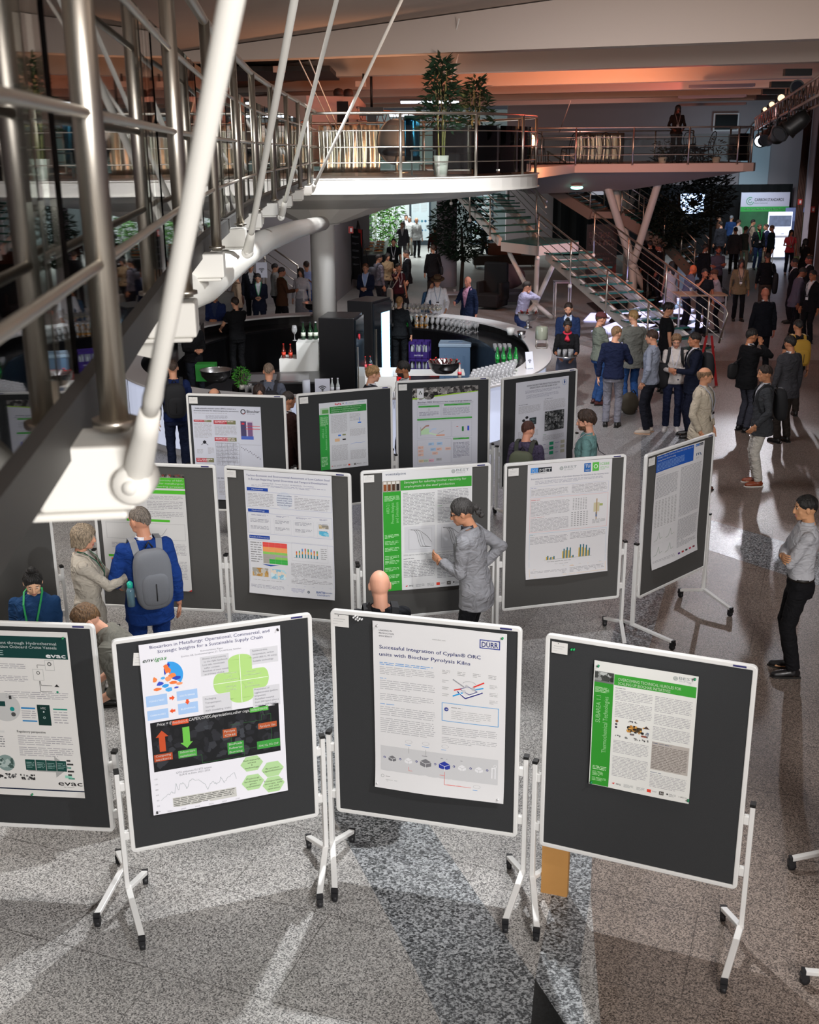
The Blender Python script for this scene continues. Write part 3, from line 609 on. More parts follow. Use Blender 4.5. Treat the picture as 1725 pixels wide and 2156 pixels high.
for x, c, z in ((.136, '#707074', .030), (.263, '#e4e4e6', .030), (.399, '#77777b', .043), (.545, '#2b3a9c', .043), (.680, '#e4e4e6', .030), (.808, '#e4e4e6', .030)):
    h = z * .62; y = .818
    s.poly([(x - z, y - h * .35), (x, y - h), (x + z, y - h * .35), (x, y + h * .15)], c, 2); s.poly([(x - z, y - h * .35), (x, y + h * .15), (x, y + h * 1.1), (x - z, y + h * .55)], c, 2); s.poly([(x + z, y - h * .35), (x, y + h * .15), (x, y + h * 1.1), (x + z, y + h * .55)], c, 2)
    s.line([(x - z, y - h * .35), (x, y + h * .15), (x + z, y - h * .35)], .002, '#ffffff' if z > .04 or c[1] == '7' else '#b0b0b0', 3); s.line([(x, y + h * .15), (x, y + h * 1.1)], .002, '#ffffff' if c[1] != 'e' else '#b0b0b0', 3); s.para(x - .03, .772, x + .03, .780, 1, '#6a6a70')
s.frame(.903, .795, .935, .87, '#e8e8ea', .008, 2); s.disc(.93, .785, .012, '#e8e8ea', 2, r0=.009)
for x in (.074, .199, .327, .473, .618, .745, .871): s.disc(x, .815, .009, '#3a3a7c', 2); s.poly([(x - .004, .812), (x + .005, .815), (x - .004, .819)], '#ffffff', 3)
s.line([(.265, .854), (.268, .877), (.547, .877), (.547, .93), (.752, .93)], .0025, '#e0605c', 3); s.line([(.547, .877), (.547, .855)], .0025, '#e0605c', 3)
for x, y in ((.267, .701), (.400, .698), (.550, .70), (.795, .921)): s.disc(x, y, .028, '#b8b8ba', 2, 12, r0=.025, ry=.011); s.para(x - .03, y + .018, x + .03, y + .025, 1, '#5a9ad8')
for x in (.267, .40): s.line([(x, .735), (x, .772)], .002, '#8a8a8a')
s.disc(.06, .928, .013, '#9a9a9a', 2, r0=.010); s.para(.085, .925, .13, .932, 1, '#777777'); s.para(.085, .945, .18, .975, 4, '#a8a8a8', .3); s.para(.30, .885, .42, .892, 1, '#e09a98'); s.para(.57, .925, .75, .932, 1, '#e09a98')
s.pin('C', 'poster', -.336, 1.872, 'large white poster with blue title and row of little cubes', lift=.022)
# --- D
s = Sheet(.617, .846, .008, .006, '#deded9', 5)
s.rect(.203, .083, .989, .167, G1, 1); s.text('OVERCOMING TECHNICAL HURDLES FOR', .242, .846, .128, .022, '#e6f4dc', bold=.012); s.text('SCALING UP BIOCHAR INITIATIVES', .243, .747, .159, .022, '#e6f4dc', bold=.012)
s.rect(.009, .165, .20, .997, '#2f8f2a', 1); s.rect(.009, .079, .20, .165, '#6a6c6a', 1); s.speck(.012, .082, .198, .15, ['#2a2c2a', '#b5b8b5', '#8b8e8b', '#40423f'], 34, .04, 1.4)
s.para(.02, .20, .16, .245, 5, '#c8e6bc', layer=2); s.text('SUBAREA 1.1', .082, .27, .486, .046, '#93c98c', vert=True, bold=0); s.text('Thermochemical Technologies', .156, .270, .727, .046, '#93c98c', vert=True, bold=0)
s.para(.03, .84, .175, .875, 3, '#d5ecc8', layer=2); s.para(.03, .885, .14, .925, 4, '#b0d8a4', layer=2); s.para(.03, .935, .175, .965, 3, '#b0d8a4', layer=2)
best_logo(s, .765, .965, .042)
s.para(.22, .183, .32, .192, 1, '#4a4a48'); s.para(.22, .20, .587, .285, 7); s.para(.225, .292, .587, .42, 10); s.para(.225, .602, .578, .708, 9); s.para(.225, .732, .582, .90, 14); s.para(.608, .20, .965, .325, 10); s.para(.61, .337, .966, .425, 7); s.para(.605, .437, .968, .545, 9)
s.rect(.605, .560, .967, .782, '#b3aca5', 1); s.para(.61, .567, .80, .577, 1, '#3f4f70', layer=2); s.para(.61, .585, .96, .775, 15, '#6f6862', layer=2); s.para(.606, .80, .75, .81, 1, '#4a5a7a'); s.para(.606, .815, .965, .925, 9)
s.rect(.36, .475, .50, .515, '#4a3c2a', 2); s.speck(.33, .465, .52, .525, ['#b5803a', '#1e1a16', '#d09a4a'], 26, .022); s.disc(.25, .450, .015, '#8a5a30'); s.disc(.245, .475, .012, '#4a4a50'); s.disc(.245, .50, .012, '#4a4a50'); s.poly([(.51, .475), (.54, .452), (.575, .475)], '#4a3a34'); s.speck(.35, .53, .56, .545, ['#8a4a3a', '#5a5a60'], 8, .02); s.speck(.24, .56, .57, .58, ['#7a7a78', '#4a4a4a'], 18, .015); s.speck(.36, .43, .46, .445, ['#8a8a88', '#5a5a5a'], 8, .014); s.speck(.53, .50, .57, .53, ['#5a6a90', '#6a6a6a'], 8, .01)
footer(s, .233, .958)
s.pin('D', 'poster', -.314, 1.798, 'small poster with green side strip on the dark front right board', lift=.022)
# --- E
s = Sheet(.87, 1.19, .006, .003, '#d4d3d1', 6)
s.rect(0, 0, 1, .028, '#4a4340', 1); s.speck(0, 0, 1, .027, ['#2a2624', '#8f8884', '#b5aeaa', '#7a3a34', '#5e5753'], 90, .02, 1.4)
s.rect(0, .03, 1, .118, '#52b830', 1)
for i, t in enumerate(('Influence of torrefaction on reactivity and porosity of RDF-', 'derived biochar as a substitute biochar for metallurgical', 'coke breeze in the iron ore sintering process')): s.text(t, .04, .985, .058 + .026 * i, .014, '#e8f6e0')
s.rect(.02, .135, 1, .165, '#52b830', 1); s.para(.55, .182, .97, .215, 3); s.para(.55, .225, .97, .305, 6); s.para(.55, .315, .97, .37, 4)
s.rect(.30, .385, .80, .405, '#52b830', 1); s.frame(.05, .42, .48, .56, '#b5b5b5'); s.frame(.55, .42, .97, .56, '#b5b5b5'); s.line([(.64, .53), (.70, .52), (.76, .46)], .003, '#8a8a8a'); s.para(.1, .59, .5, .64, 4); s.para(.55, .59, .97, .69, 8); s.rect(.05, .70, .45, .72, '#52b830', 1); s.rect(.60, .70, .80, .72, '#52b830', 1)
for i, x in enumerate((.08, .17, .27, .37)): s.rect(x, .745, x + .04, .80, '#4444a8', 2); s.rect(x, .73, x + .04, .745, '#d06a3a', 2); s.rect(x, .845, x + .04, .91, '#4444a8', 2)
s.para(.55, .74, .97, .90, 12); s.poly([(.96, 1), (1, .985), (1, 1)], '#c02a2a')
s.pin('E', 'poster', -.556, 1.812, 'poster with bright green title bars behind the couple talking')
# --- F
s = Sheet(.869, 1.228, .03, .006, '#dbdbde', 7); NB = '#2348a0'
s.text('Techno-Economic and Environmental Assessment of Low-Carbon Steel', .026, .977, .044, .015, '#5c5f8a', bold=0); s.text('in Europe Regarding Spatial Diversities and Temporal Development', .049, .952, .073, .015, '#5c5f8a', bold=0)
s.text('Johannes Rieß · Carsten Gondorf · Ali Abdelshafy · Grit Walther', .204, .80, .100, .0095, '#8484a0', bold=0); s.para(.08, .108, .94, .126, 2, '#9a9ab0')
s.rect(.024, .134, .268, .160, NB, 2); s.text('Motivation', .08, .21, .152, .012, '#e8ecf8', 4); s.frame(.018, .165, .993, .292, '#a7acc8', .003); s.para(.03, .178, .33, .285, 9); s.disc(.452, .222, .095, '#cfd4dc', 1, 28)
for i, t in enumerate(('Which low-carbon', 'steel pathways are', 'most cost- and', 'emission-efficient', 'across Europe?')): s.text(t, .37, .54, .19 + .0185 * i, .0105, '#4a5a9a', bold=.004)
s.para(.57, .178, .63, .184, 1, '#55557a'); s.para(.57, .190, .97, .285, 8)
s.rect(.024, .306, .268, .332, NB, 2); s.text('Methodology', .07, .22, .324, .012, '#e8ecf8', 4); s.frame(.015, .336, .993, .505, '#a7acc8', .003)
for x0, x1 in ((.03, .28), (.32, .52), (.55, .78), (.82, .96)): s.para(x0 + .03, .348, x1 - .02, .362, 2, '#77779a'); s.frame(x0, .375, x1, .495, '#c5c5cc', .002); s.para(x0 + .015, .385, x1 - .02, .415, 3, '#8a8a94'); s.para(x0 + .015, .44, x1 - .02, .47, 3, '#8a8a94')
s.speck(.84, .395, .95, .425, ['#b5a078', '#8f8a80', '#c8b898'], 20, .03); s.speck(.84, .445, .95, .485, ['#58b0d0', '#88c8dc', '#a8d4d8'], 20, .03)
s.rect(.024, .521, .264, .549, NB, 2); s.text('Results & Discussion', .035, .252, .541, .012, '#e8ecf8', 4); s.frame(.010, .560, .993, .912, '#a7acc8', .003)
RC = ['#e2504a', '#e2504a', '#eea060', '#eea060', '#8cc860', '#a8a49a', '#a8a49a', '#3fae4c', '#3fae4c']
for j, c in enumerate(RC):
    y0 = .572 + j * .0195
    for i in range(4):
        cc = c
        if j == 0: cc = '#e2504a'
        if j >= 7 and i == 0: cc = '#a8a49a'
        if j in (5, 6) and i > 1: cc = '#8cc860' if j == 6 else '#a8a49a'
        s.rect(.176 + i * .072, y0, .176 + (i + 1) * .072 - .001, y0 + .019, cc, 2)
s.para(.03, .572, .165, .748, 9, '#8a8a8a'); s.frame(.516, .555, .931, .705, '#b9b9bd', .002); s.rect(.54, .675, .82, .677, '#8a8a8a', 2)
for i, hh in enumerate((.05, .056, .075, .078, .075, .075, .064, .064)): x = .565 + i * .034; s.rect(x, .675 - hh * .4, x + .013, .675, '#2a7f8c', 3); s.rect(x, .675 - hh * .7, x + .013, .675 - hh * .4, '#e09a3a', 3); s.rect(x, .675 - hh, x + .013, .675 - hh * .7, ('#d0503a', '#4f9a4c', '#5a8cc8')[i % 3], 3)
s.para(.85, .585, .92, .68, 6, '#a8a8a8'); s.poly([(.16, .756), (.36, .756), (.26, .77)], NB); s.speck(.04, .79, .23, .86, ['#a8a49a', '#b58a4a', '#c9c5bb', '#c8a060'], 40, .045); s.speck(.26, .79, .44, .87, ['#b8dce8', '#8cc4dc', '#d8e8ec', '#eadccb'], 40, .045); s.para(.03, .885, .40, .90, 2); s.para(.50, .722, .975, .895, 15)
s.para(.02, .925, .42, .965, 4, '#9a9aa8'); s.para(.50, .93, .66, .965, 4, '#9a9ab8'); s.disc(.70, .952, .014, '#3a4a5a', 2, r0=.006); s.text('RWTH', .79, .885, .957, .018, '#1f4f9c', bold=.03); s.text('AACHEN', .888, .97, .952, .009, '#1f4f9c'); s.text('UNIVERSITY', .80, .95, .975, .012, '#1f4f9c', bold=.0)
s.pin('F', 'poster', -.424, 1.885, 'poster with red, orange and green results table')
# --- G
s = Sheet(.866, 1.19, .014, .006, '#dddddd', 8)
s.text('voestalpine', .036, .261, .033, .020, '#3a4a6a', bold=0); best_logo(s, .766, .965, .034)
s.rect(.20, .080, .994, .164, G1, 1); s.text('Strategies for tailoring biochar reactivity for', .241, .932, .108, .018, '#f0fae8', bold=.015); s.text('employment in the steel production', .241, .802, .142, .018, '#f0fae8', bold=.015)
s.rect(.004, .079, .199, .166, '#8a8070', 1)
for i in range(4): s.rect(.012 + i * .047, .084, .048 + i * .047, .162, '#d8d4cc', 2); s.rect(.014 + i * .047, .105, .046 + i * .047, .160, ('#8a4a20', '#6f3c1c', '#4a2c18', '#241c18')[i], 3)
s.rect(.005, .167, .204, 1, '#2f9a2c', 1); s.para(.02, .20, .19, .245, 5, '#c8ecc0', layer=2)
s.text('AREA 2.1', .075, .264, .348, .034, '#8fd088', vert=True, bold=0); s.text('Process Analysis', .125, .258, .43, .034, '#8fd088', vert=True, bold=0); s.text('and Simulation', .175, .258, .43, .034, '#8fd088', vert=True, bold=0)
for y in (.52, .575, .63, .70, .74, .80, .86, .92): s.para(.02, y, .18, y + .035, 3, '#c0e8b8', layer=2)
s.para(.227, .183, .34, .192, 1, '#3f8a3c'); s.para(.227, .195, .583, .455, 22, '#8e8e92'); s.para(.612, .178, .968, .30, 10, '#8e8e92'); s.para(.612, .308, .70, .318, 1, '#3f8a3c'); s.para(.612, .325, .968, .455, 11, '#8e8e92')
for x0 in (.249, .614):
    s.rect(x0 - .01, .468, x0 + .335, .690, '#cfcfd2', 1); s.frame(x0 + .04, .49, x0 + .30, .665, '#9a9a9e', .002, 2)
    for k, (a, c) in enumerate(((.0, '#333333'), (.02, '#5a5a5a'), (.045, '#5a5a5a'), (.11, '#333333'))): s.line([(x0 + .06, .497), (x0 + .10 + a, .50), (x0 + .13 + a, .53), (x0 + .15 + a * 1.2, .60), (x0 + .17 + a * 1.2, .64), (x0 + .29, .65)] if k < 3 else [(x0 + .06, .495), (x0 + .16, .505), (x0 + .25, .56), (x0 + .295, .61)], .0028, c, 3)
s.para(.227, .702, .96, .715, 2, '#8a8a8c'); s.para(.227, .735, .45, .745, 1, '#4a4a4a'); s.para(.227, .755, .582, .90, 11, '#8e8e92'); s.para(.607, .72, .958, .82, 8, '#8e8e92'); s.para(.607, .835, .958, .925, 7, '#8e8e92'); footer(s, .24, .97)
s.pin('G', 'poster', -.425, 1.899, 'poster with green header and four sample tubes photo')
# --- H
s = Sheet(.868, 1.155, .03, .006, '#dcdadb', 9)
s.rect(.037, .030, .125, .072, '#4a90d8', 1); s.rect(.125, .030, .285, .072, '#2a2d34', 1); s.text('K1', .055, .110, .067, .026, '#dce8f8'); s.text('MET', .14, .275, .067, .026, '#f0f0f0', bold=.02); s.para(.037, .076, .285, .084, 1, '#777777'); best_logo(s, .377, .579, .052)
s.rect(.667, .025, .747, .100, '#2a64a8', 1); s.text('TU', .680, .735, .062, .026, '#ffffff', bold=.02); s.text('WIEN', .682, .733, .092, .013, '#ffffff')
s.rect(.766, .022, .845, .097, '#5cb84a', 1); s.disc(.806, .058, .026, '#e8f6e0', 2, 6, r0=.018); s.text('ICEBE', .86, .968, .05, .022, '#6cbc5a', bold=0); s.para(.86, .062, .965, .09, 3, '#8ac47c')
s.text('Evaluating the conversion behavior of pyrolysed biomass for injection in the raceway zone', .044, .962, .130, .013, '#77788c', bold=0); s.para(.093, .142, .903, .175, 3, '#a0a0ac')
s.frame(.038, .192, .970, .285, '#b8bcd0', .003); s.para(.05, .200, .15, .209, 1, '#4a5aa8'); s.para(.05, .215, .49, .275, 6); s.para(.53, .200, .955, .275, 7)
s.frame(.040, .295, .972, .592, '#e0a8a8', .003); s.para(.05, .305, .17, .315, 1, '#c84a4a'); s.para(.05, .322, .512, .45, 12); s.para(.05, .458, .24, .466, 1, '#c88a8a'); s.para(.05, .472, .512, .585, 10)
for x0, y0, x1, y1 in ((.548, .32, .728, .425), (.533, .437, .75, .571)):
    for i in range(6): s.para(x0 + (x1 - x0) * i / 6, y0, x0 + (x1 - x0) * (i + .55) / 6, y1, 8, '#8a8a8a', ragged=0)
s.rect(.80, .375, .87, .455, '#c9c0a0', 2); s.rect(.83, .34, .842, .52, '#b0906a', 3); s.rect(.87, .385, .91, .405, '#a8b070', 3); s.rect(.826, .46, .846, .50, '#6a7a9a', 3); s.para(.79, .52, .95, .56, 4, '#9a9a9a')
s.frame(.043, .605, .972, .906, '#a8c0d8', .003); s.para(.05, .613, .13, .623, 1, '#3a8a8a'); s.para(.05, .63, .503, .70, 6); s.para(.53, .620, .96, .68, 5)
for g, (x0, hs) in enumerate(((.246, (.035, .022, .028)), (.440, (.085, .095, .09, .02)), (.638, (.11, .11, .10, .07)))):
    for i, hh in enumerate(hs): x = x0 + i * .037; s.rect(x, .846 - hh * .75, x + .014, .846, '#d8b04a', 3); s.rect(x + .015, .846 - hh, x + .029, .846, '#2a6a78', 3)
s.rect(.22, .846, .80, .848, '#9a9a9a', 2); s.para(.26, .86, .80, .87, 1, '#8a8a8a'); s.para(.35, .885, .65, .892, 1, '#9a9a9a')
s.frame(.045, .910, .974, .985, '#e8c898', .003); s.para(.06, .918, .18, .926, 1, '#c88a3a'); s.para(.53, .914, .60, .922, 1, '#c88a3a'); s.para(.06, .935, .5, .975, 4); s.para(.53, .930, .96, .975, 4)
s.pin('H', 'poster', -.395, 1.886, 'pale poster with yellow and teal bar charts')
# --- I
s = Sheet(.862, 1.19, .03, .01, '#dddcdd', 10)
s.rect(.0, .007, .775, .148, '#1f56b0', 1); s.text('Evaluation of Biochar Properties as a Renewable Carbon Source for', .02, .76, .030, .014, '#e8eef8'); s.text('Smelting Furnace-Based Processing', .02, .40, .056, .014, '#e8eef8'); s.para(.02, .068, .60, .138, 6, '#90b0dc', layer=2)
s.rect(.81, .010, .89, .032, '#3a74c0', 2); s.rect(.89, .010, .97, .032, '#2a2d38', 2); s.text('K1-MET', .82, .96, .029, .012, '#ffffff', 4); s.text('m', .835, .93, .115, .034, '#1a4a70', bold=0); s.disc(.945, .115, .008, '#1a4a70'); s.para(.835, .13, .90, .145, 2, '#a0a0a0')
s.para(.024, .175, .30, .184, 1); s.para(.024, .195, .48, .38, 17, '#909094'); s.para(.53, .175, .97, .62, 40, '#909094')
for i in range(7): s.para(.04 + .065 * i, .40, .08 + .065 * i, .64, 18, '#9a9a98', ragged=0)
for x0, y0 in ((.03, .66), (.26, .66), (.03, .79), (.26, .79)): s.frame(x0, y0, x0 + .21, y0 + .12, '#c8c8c8', .002); s.line([(x0 + .02, y0 + .10), (x0 + .08, y0 + .09), (x0 + .12, y0 + .03), (x0 + .14, y0 + .09), (x0 + .19, y0 + .08)], .003, '#6a8a6a', 3)
s.para(.53, .64, .97, .90, 24, '#909094'); s.para(.03, .93, .48, .97, 4)
for i, c in enumerate(('#5a3a7a', '#a83a3a', '#3a3a3a', '#c83a5a', '#7a2a3a')): s.rect(.55 + .085 * i, .945, .60 + .085 * i, .96, c, 2)
s.pin('I', 'poster', -.453, 1.872, 'poster with blue corner title on the sharply turned board')
# --- J
s = Sheet(.876, 1.20, .01, .003, '#c9ccd8', 11)
s.text('Stable polycyclic aromatic carbon (SPAC) content as a', .05, .64, .035, .014, '#3a3a4a', bold=.006); s.text('structural parameter for determining biochar permanence', .03, .68, .058, .014, '#3a3a4a', bold=.006); s.para(.03, .072, .66, .085, 1); s.para(.2, .10, .52, .135, 4, '#8a8a98')
s.disc(.745, .055, .038, '#3a3a40', 2, 20, r0=.024); s.disc(.745, .055, .036, '#8a3a3a', 3, 5, r0=.026, a0=30, a1=100); s.text('Biochar', .80, .985, .062, .026, '#24242c', bold=.01); s.para(.80, .072, .97, .082, 1, '#77778a')
for x0, y0, x1, y1 in ((.02, .150, .28, .172), (.31, .150, .63, .190), (.31, .330, .63, .370), (.02, .555, .28, .600)): xm = x0 + (x1 - x0) * .6; s.rect(x0, y0, xm, y1, '#b03a44', 1); s.rect(xm, y0, x1, y1, '#7a7a5a', 1); s.para(x0 + .015, y0 + .005, x1 - .02, y1 - .005, 2 if y1 - y0 > .03 else 1, '#e8d8dc', layer=2)
s.para(.02, .185, .28, .34, 11); s.para(.32, .205, .64, .31, 8)
s.poly([(.16 + .028 * cos(radians(60 * i + 30)), .385 + .020 * sin(radians(60 * i + 30))) for i in range(6)], '#24242c'); s.line([(.14, .40), (.11, .415)], .006, '#24242c'); s.line([(.18, .40), (.21, .415)], .006, '#24242c'); s.para(.04, .46, .13, .51, 4); s.para(.2, .44, .29, .51, 5)
s.rect(.69, .148, .885, .345, '#c8c0d0', 1); s.rect(.70, .155, .78, .33, '#4a4468', 2); s.rect(.80, .165, .87, .33, '#7a5a80', 2); s.rect(.715, .17, .755, .19, '#c83a4a', 3); s.rect(.77, .20, .98, .206, '#d03a3a', 3); s.rect(.77, .23, .98, .236, '#d03a3a', 3); s.rect(.70, .31, .88, .345, '#4a64b8', 3)
for k in range(7): s.rect(.32, .385 + k * .04, .66, .387 + k * .04, '#6a6a72', 2)
for k in range(5): s.rect(.32 + k * .085, .385, .323 + k * .085, .627, '#6a6a72', 2)
s.para(.33, .39, .64, .62, 16, '#8a8a94')
for k in range(9): s.rect(.02 + k * .034, .625, .022 + k * .034, .74, '#6a6a72', 2)
for k in range(6): s.rect(.02, .625 + k * .023, .30, .627 + k * .023, '#6a6a72', 2)
s.rect(.68, .40, .98, .402, '#6a6a72'); s.rect(.68, .40, .682, .62, '#9a9aa4')
for k in range(14): x = .70 + .02 * k; s.disc(x, .43 + .12 * (k / 14) ** 1.3 + .008 * (k % 3), .006, '#2a2a34')
s.para(.68, .66, .98, .80, 8); s.para(.02, .76, .64, .775, 1, '#3a3a4a'); s.para(.02, .80, .30, .95, 10); s.para(.33, .80, .64, .95, 10); s.rect(.42, .955, .46, .985, '#34343c'); s.rect(.62, .955, .66, .985, '#4a4a54'); s.rect(.86, .955, .90, .985, '#5a5a9a')
s.pin('J', 'poster', -.565, 1.768, 'tall bluish poster with red and olive headings')
# --- K
s = Sheet(.628, .855, .006, .004, '#d5d7dc', 12)
for i in range(4): s.disc(.34 + .035 * i, .03 + .006 * (i % 2), .016, '#d04050')
s.disc(.50, .03, .012, '#3a3a40'); s.disc(.57, .03, .018, '#5a7ac8', 2, r0=.012); s.text('Aspen', .61, .72, .04, .02, '#8a9aa8', bold=0); s.text('ORLEN', .80, .95, .036, .016, '#6aaab0', bold=0)
s.rect(.215, .065, .985, .165, '#2f8a3c', 1)
for i, t in enumerate(('A SOFT-SENSOR CONCEPT FOR THE ONLINE', 'MONITORING OF FEEDSTOCK AND BIOCHAR', 'PROPERTIES IN PYROLYSIS PROCESSES')): s.text(t, .25, (.88, .86, .80)[i], .092 + .030 * i, .016, '#dcf0dc', bold=.01)
s.rect(.02, .075, .20, .165, '#b0c8b0', 1); s.rect(.06, .10, .19, .155, '#5a9a50', 2); s.rect(0, .17, .195, 1, '#2f9a40', 1); s.para(.02, .20, .18, .34, 10, '#bfe4c0', layer=2); s.text('AREA 2.2', .085, .38, .52, .04, '#8fd494', vert=True, bold=0); s.text('Automation and Control', .145, .35, .70, .04, '#8fd494', vert=True, bold=0); s.para(.02, .80, .15, .95, 8, '#bfe4c0', layer=2)
s.para(.24, .19, .58, .46, 22); s.para(.63, .19, .86, .30, 6); s.frame(.63, .30, .95, .40, '#c0c4d0', .003); s.rect(.80, .325, .87, .345, '#2f74d8', 2); s.rect(.83, .26, .838, .33, '#2f74d8', 2); s.rect(.38, .49, .44, .512, '#2f74d8', 2); s.rect(.47, .485, .54, .507, '#8a9068', 2); s.rect(.31, .545, .41, .59, '#e0b890', 2); s.rect(.47, .555, .54, .578, '#1a1a20', 2)
s.para(.63, .42, .96, .53, 9); s.frame(.63, .55, .95, .72, '#c8ccd8', .003); s.line([(.64, .65), (.75, .63), (.86, .64), (.94, .63)], .003, '#7a94d8'); s.para(.24, .64, .58, .88, 19); s.para(.63, .74, .96, .88, 11); footer(s, .22, .955)
s.pin('K', 'poster', -.345, 1.774, 'small poster with green sidebar in the back row')
# --- L
s = Sheet(.87, 1.066, .004, .003, '#cfd0da', 13)
s.rect(0, .0, 1, .165, '#4a4646', 1); s.speck(0, .0, 1, .15, ['#2a2828', '#8a8684', '#a8a4a0', '#6a6664', '#1a1818', '#7a7674'], 190, .045, 1.4); s.rect(.07, .01, .17, .13, '#d8d8dc', 3); s.poly([(.10, .06), (.12, .04), (.14, .06)], '#2a3a2a', 4); s.disc(.105, .075, .01, '#2a3a2a', 4); s.disc(.137, .075, .01, '#2a3a2a', 4)
s.poly([(0, .165), (0, .14), (1, .065), (1, .18), (0, .18)], '#cfd0da', 2.4); s.poly([(0, .145), (0, .125), (1, .065), (1, .075)], '#9ac83a', 3)
s.text('Biochar: RED Emissions and Mass-Energy Balance', .08, .90, .192, .020, '#3c3c58', bold=.012); s.rect(.07, .205, .93, .208, '#5a5a70')
GB = '#4aa84a'
for x0, y0, x1 in ((.09, .225, .41), (.48, .215, .88), (.07, .385, .91), (.62, .645, .87)): s.rect(x0, y0, x1, y0 + .022, GB, 1); s.para((x0 + x1) / 2 - .04, y0 + .006, (x0 + x1) / 2 + .04, y0 + .016, 1, '#2a5a2a', layer=2)
s.frame(.07, .215, .43, .37, '#a8aab8', .003); s.frame(.44, .215, .91, .37, '#a8aab8', .003); s.disc(.25, .275, .015, '#9a9a9a', 2, r0=.011); s.para(.10, .30, .40, .355, 4, '#77778a'); s.para(.46, .26, .88, .355, 7, '#8a8a98')
s.frame(.07, .42, .59, .63, '#a8aab8', .003); s.frame(.60, .42, .91, .63, '#a8aab8', .003); s.rect(.12, .51, .25, .585, '#bfe0b8', 2); s.poly([(.13, .52), (.20, .47), (.25, .465), (.25, .485), (.20, .49), (.13, .54)], '#b08478', 2.5); s.poly([(.25, .55), (.30, .515), (.36, .51), (.36, .525), (.30, .53), (.25, .57)], '#b8cce8', 2.5); s.line([(.38, .585), (.44, .56), (.48, .545)], .008, '#b0b0b0', 3); s.rect(.36, .595, .49, .61, '#e09a78', 3); s.poly([(.25, .56), (.38, .59), (.38, .605), (.25, .58)], '#cfe8c8', 2.5); s.rect(.12, .49, .125, .60, '#6a6a6a', 3)
s.rect(.67, .50, .70, .508, '#c85a4a', 2); s.rect(.755, .505, .785, .565, '#2a7a3a', 2); s.rect(.84, .50, .868, .56, '#2a4ac8', 2)
s.frame(.07, .65, .59, .96, '#a8aab8', .003); s.frame(.60, .65, .91, .96, '#a8aab8', .003)
for (x, y, c) in ((.24, .69, '#a8c8e8'), (.37, .69, '#a8c8e8'), (.08, .73, '#e8c0b0'), (.08, .775, '#e8c0b0'), (.08, .82, '#e8c0b0'), (.27, .76, '#a8c8e8'), (.36, .76, '#e8c0b0'), (.30, .81, '#e8c0b0'), (.50, .76, '#e8c0b0'), (.09, .90, '#e8d0a8'), (.16, .90, '#c8d8c0'), (.24, .90, '#e8b8c8'), (.36, .89, '#b8b8bc')): s.rect(x, y, x + .085, y + .035, c, 2); s.para(x + .01, y + .01, x + .075, y + .028, 2, '#77778a', layer=3)
s.para(.62, .70, .88, .90, 12, '#77778a')
s.pin('L', 'poster', -.41, 1.816, 'poster with black and grey photo strip of charcoal')
# --- M
s = Sheet(.88, 1.19, .02, .006, '#d3d4dc', 15)
s.text('ADVANCING BIOCHAR REFLECTANCE ANALYSIS:', .20, .83, .062, .018, '#3c3c50', bold=.01); s.text('INSIGHTS FROM A ROUND ROBIN STUDY', .26, .78, .090, .018, '#3c3c50', bold=.01); s.disc(.92, .065, .045, '#9ab0d0', 2, 20, r0=.038); s.poly([(.92, .03), (.935, .065), (.92, .085), (.905, .065)], '#2a4a8a', 3)
s.para(.18, .105, .85, .14, 3, '#8a8a9c'); s.para(.20, .155, .82, .20, 4, '#a0a0b0')
s.para(.06, .255, .28, .265, 1, '#4a4a5a'); s.para(.06, .275, .48, .36, 9); s.para(.55, .225, .75, .235, 1, '#4a4a5a'); s.para(.53, .245, .95, .36, 11)
s.rect(.56, .375, .93, .60, '#3c3e40', 1)
for i in range(3):
    for j in range(3): s.speck(.565 + i * .122, .38 + j * .073, .68 + i * .122, .447 + j * .073, ['#77797a', '#9a9c9c', '#1a1c1c', '#55585a'], 16, .03)
s.rect(.27, .42, .40, .50, '#3a4448', 1); s.speck(.28, .43, .39, .49, ['#5a6a6a', '#2a3034'], 10, .03)
for x, y in ((.16, .44), (.22, .41), (.17, .50), (.22, .48)): s.disc(x, y, .03, '#2c2c30', 2, 12, ry=.016)
s.disc(.38, .68, .04, '#b0b4c0', 2, ry=.018); s.disc(.38, .73, .045, '#c8c45a', 2, ry=.018); s.disc(.38, .78, .035, '#9ac89a', 2, ry=.016)
s.para(.54, .635, .66, .645, 1, '#3f8a4c'); s.para(.53, .65, .95, .71, 6); s.para(.06, .56, .45, .64, 8)
for i in range(3):
    s.rect(.66, .735 + i * .055, .74, .772 + i * .055, '#2a9a70', 2); s.rect(.88, .735 + i * .055, .96, .772 + i * .055, '#b5b4a4', 2); s.para(.54, .75 + i * .055, .64, .76 + i * .055, 1, '#3a3a8a'); s.para(.77, .75 + i * .055, .87, .76 + i * .055, 1, '#3a3a8a')
s.para(.5, .91, .75, .97, 6)
s.pin('M', 'poster', -.405, 1.83, 'curling poster with a grid of microscope pictures')
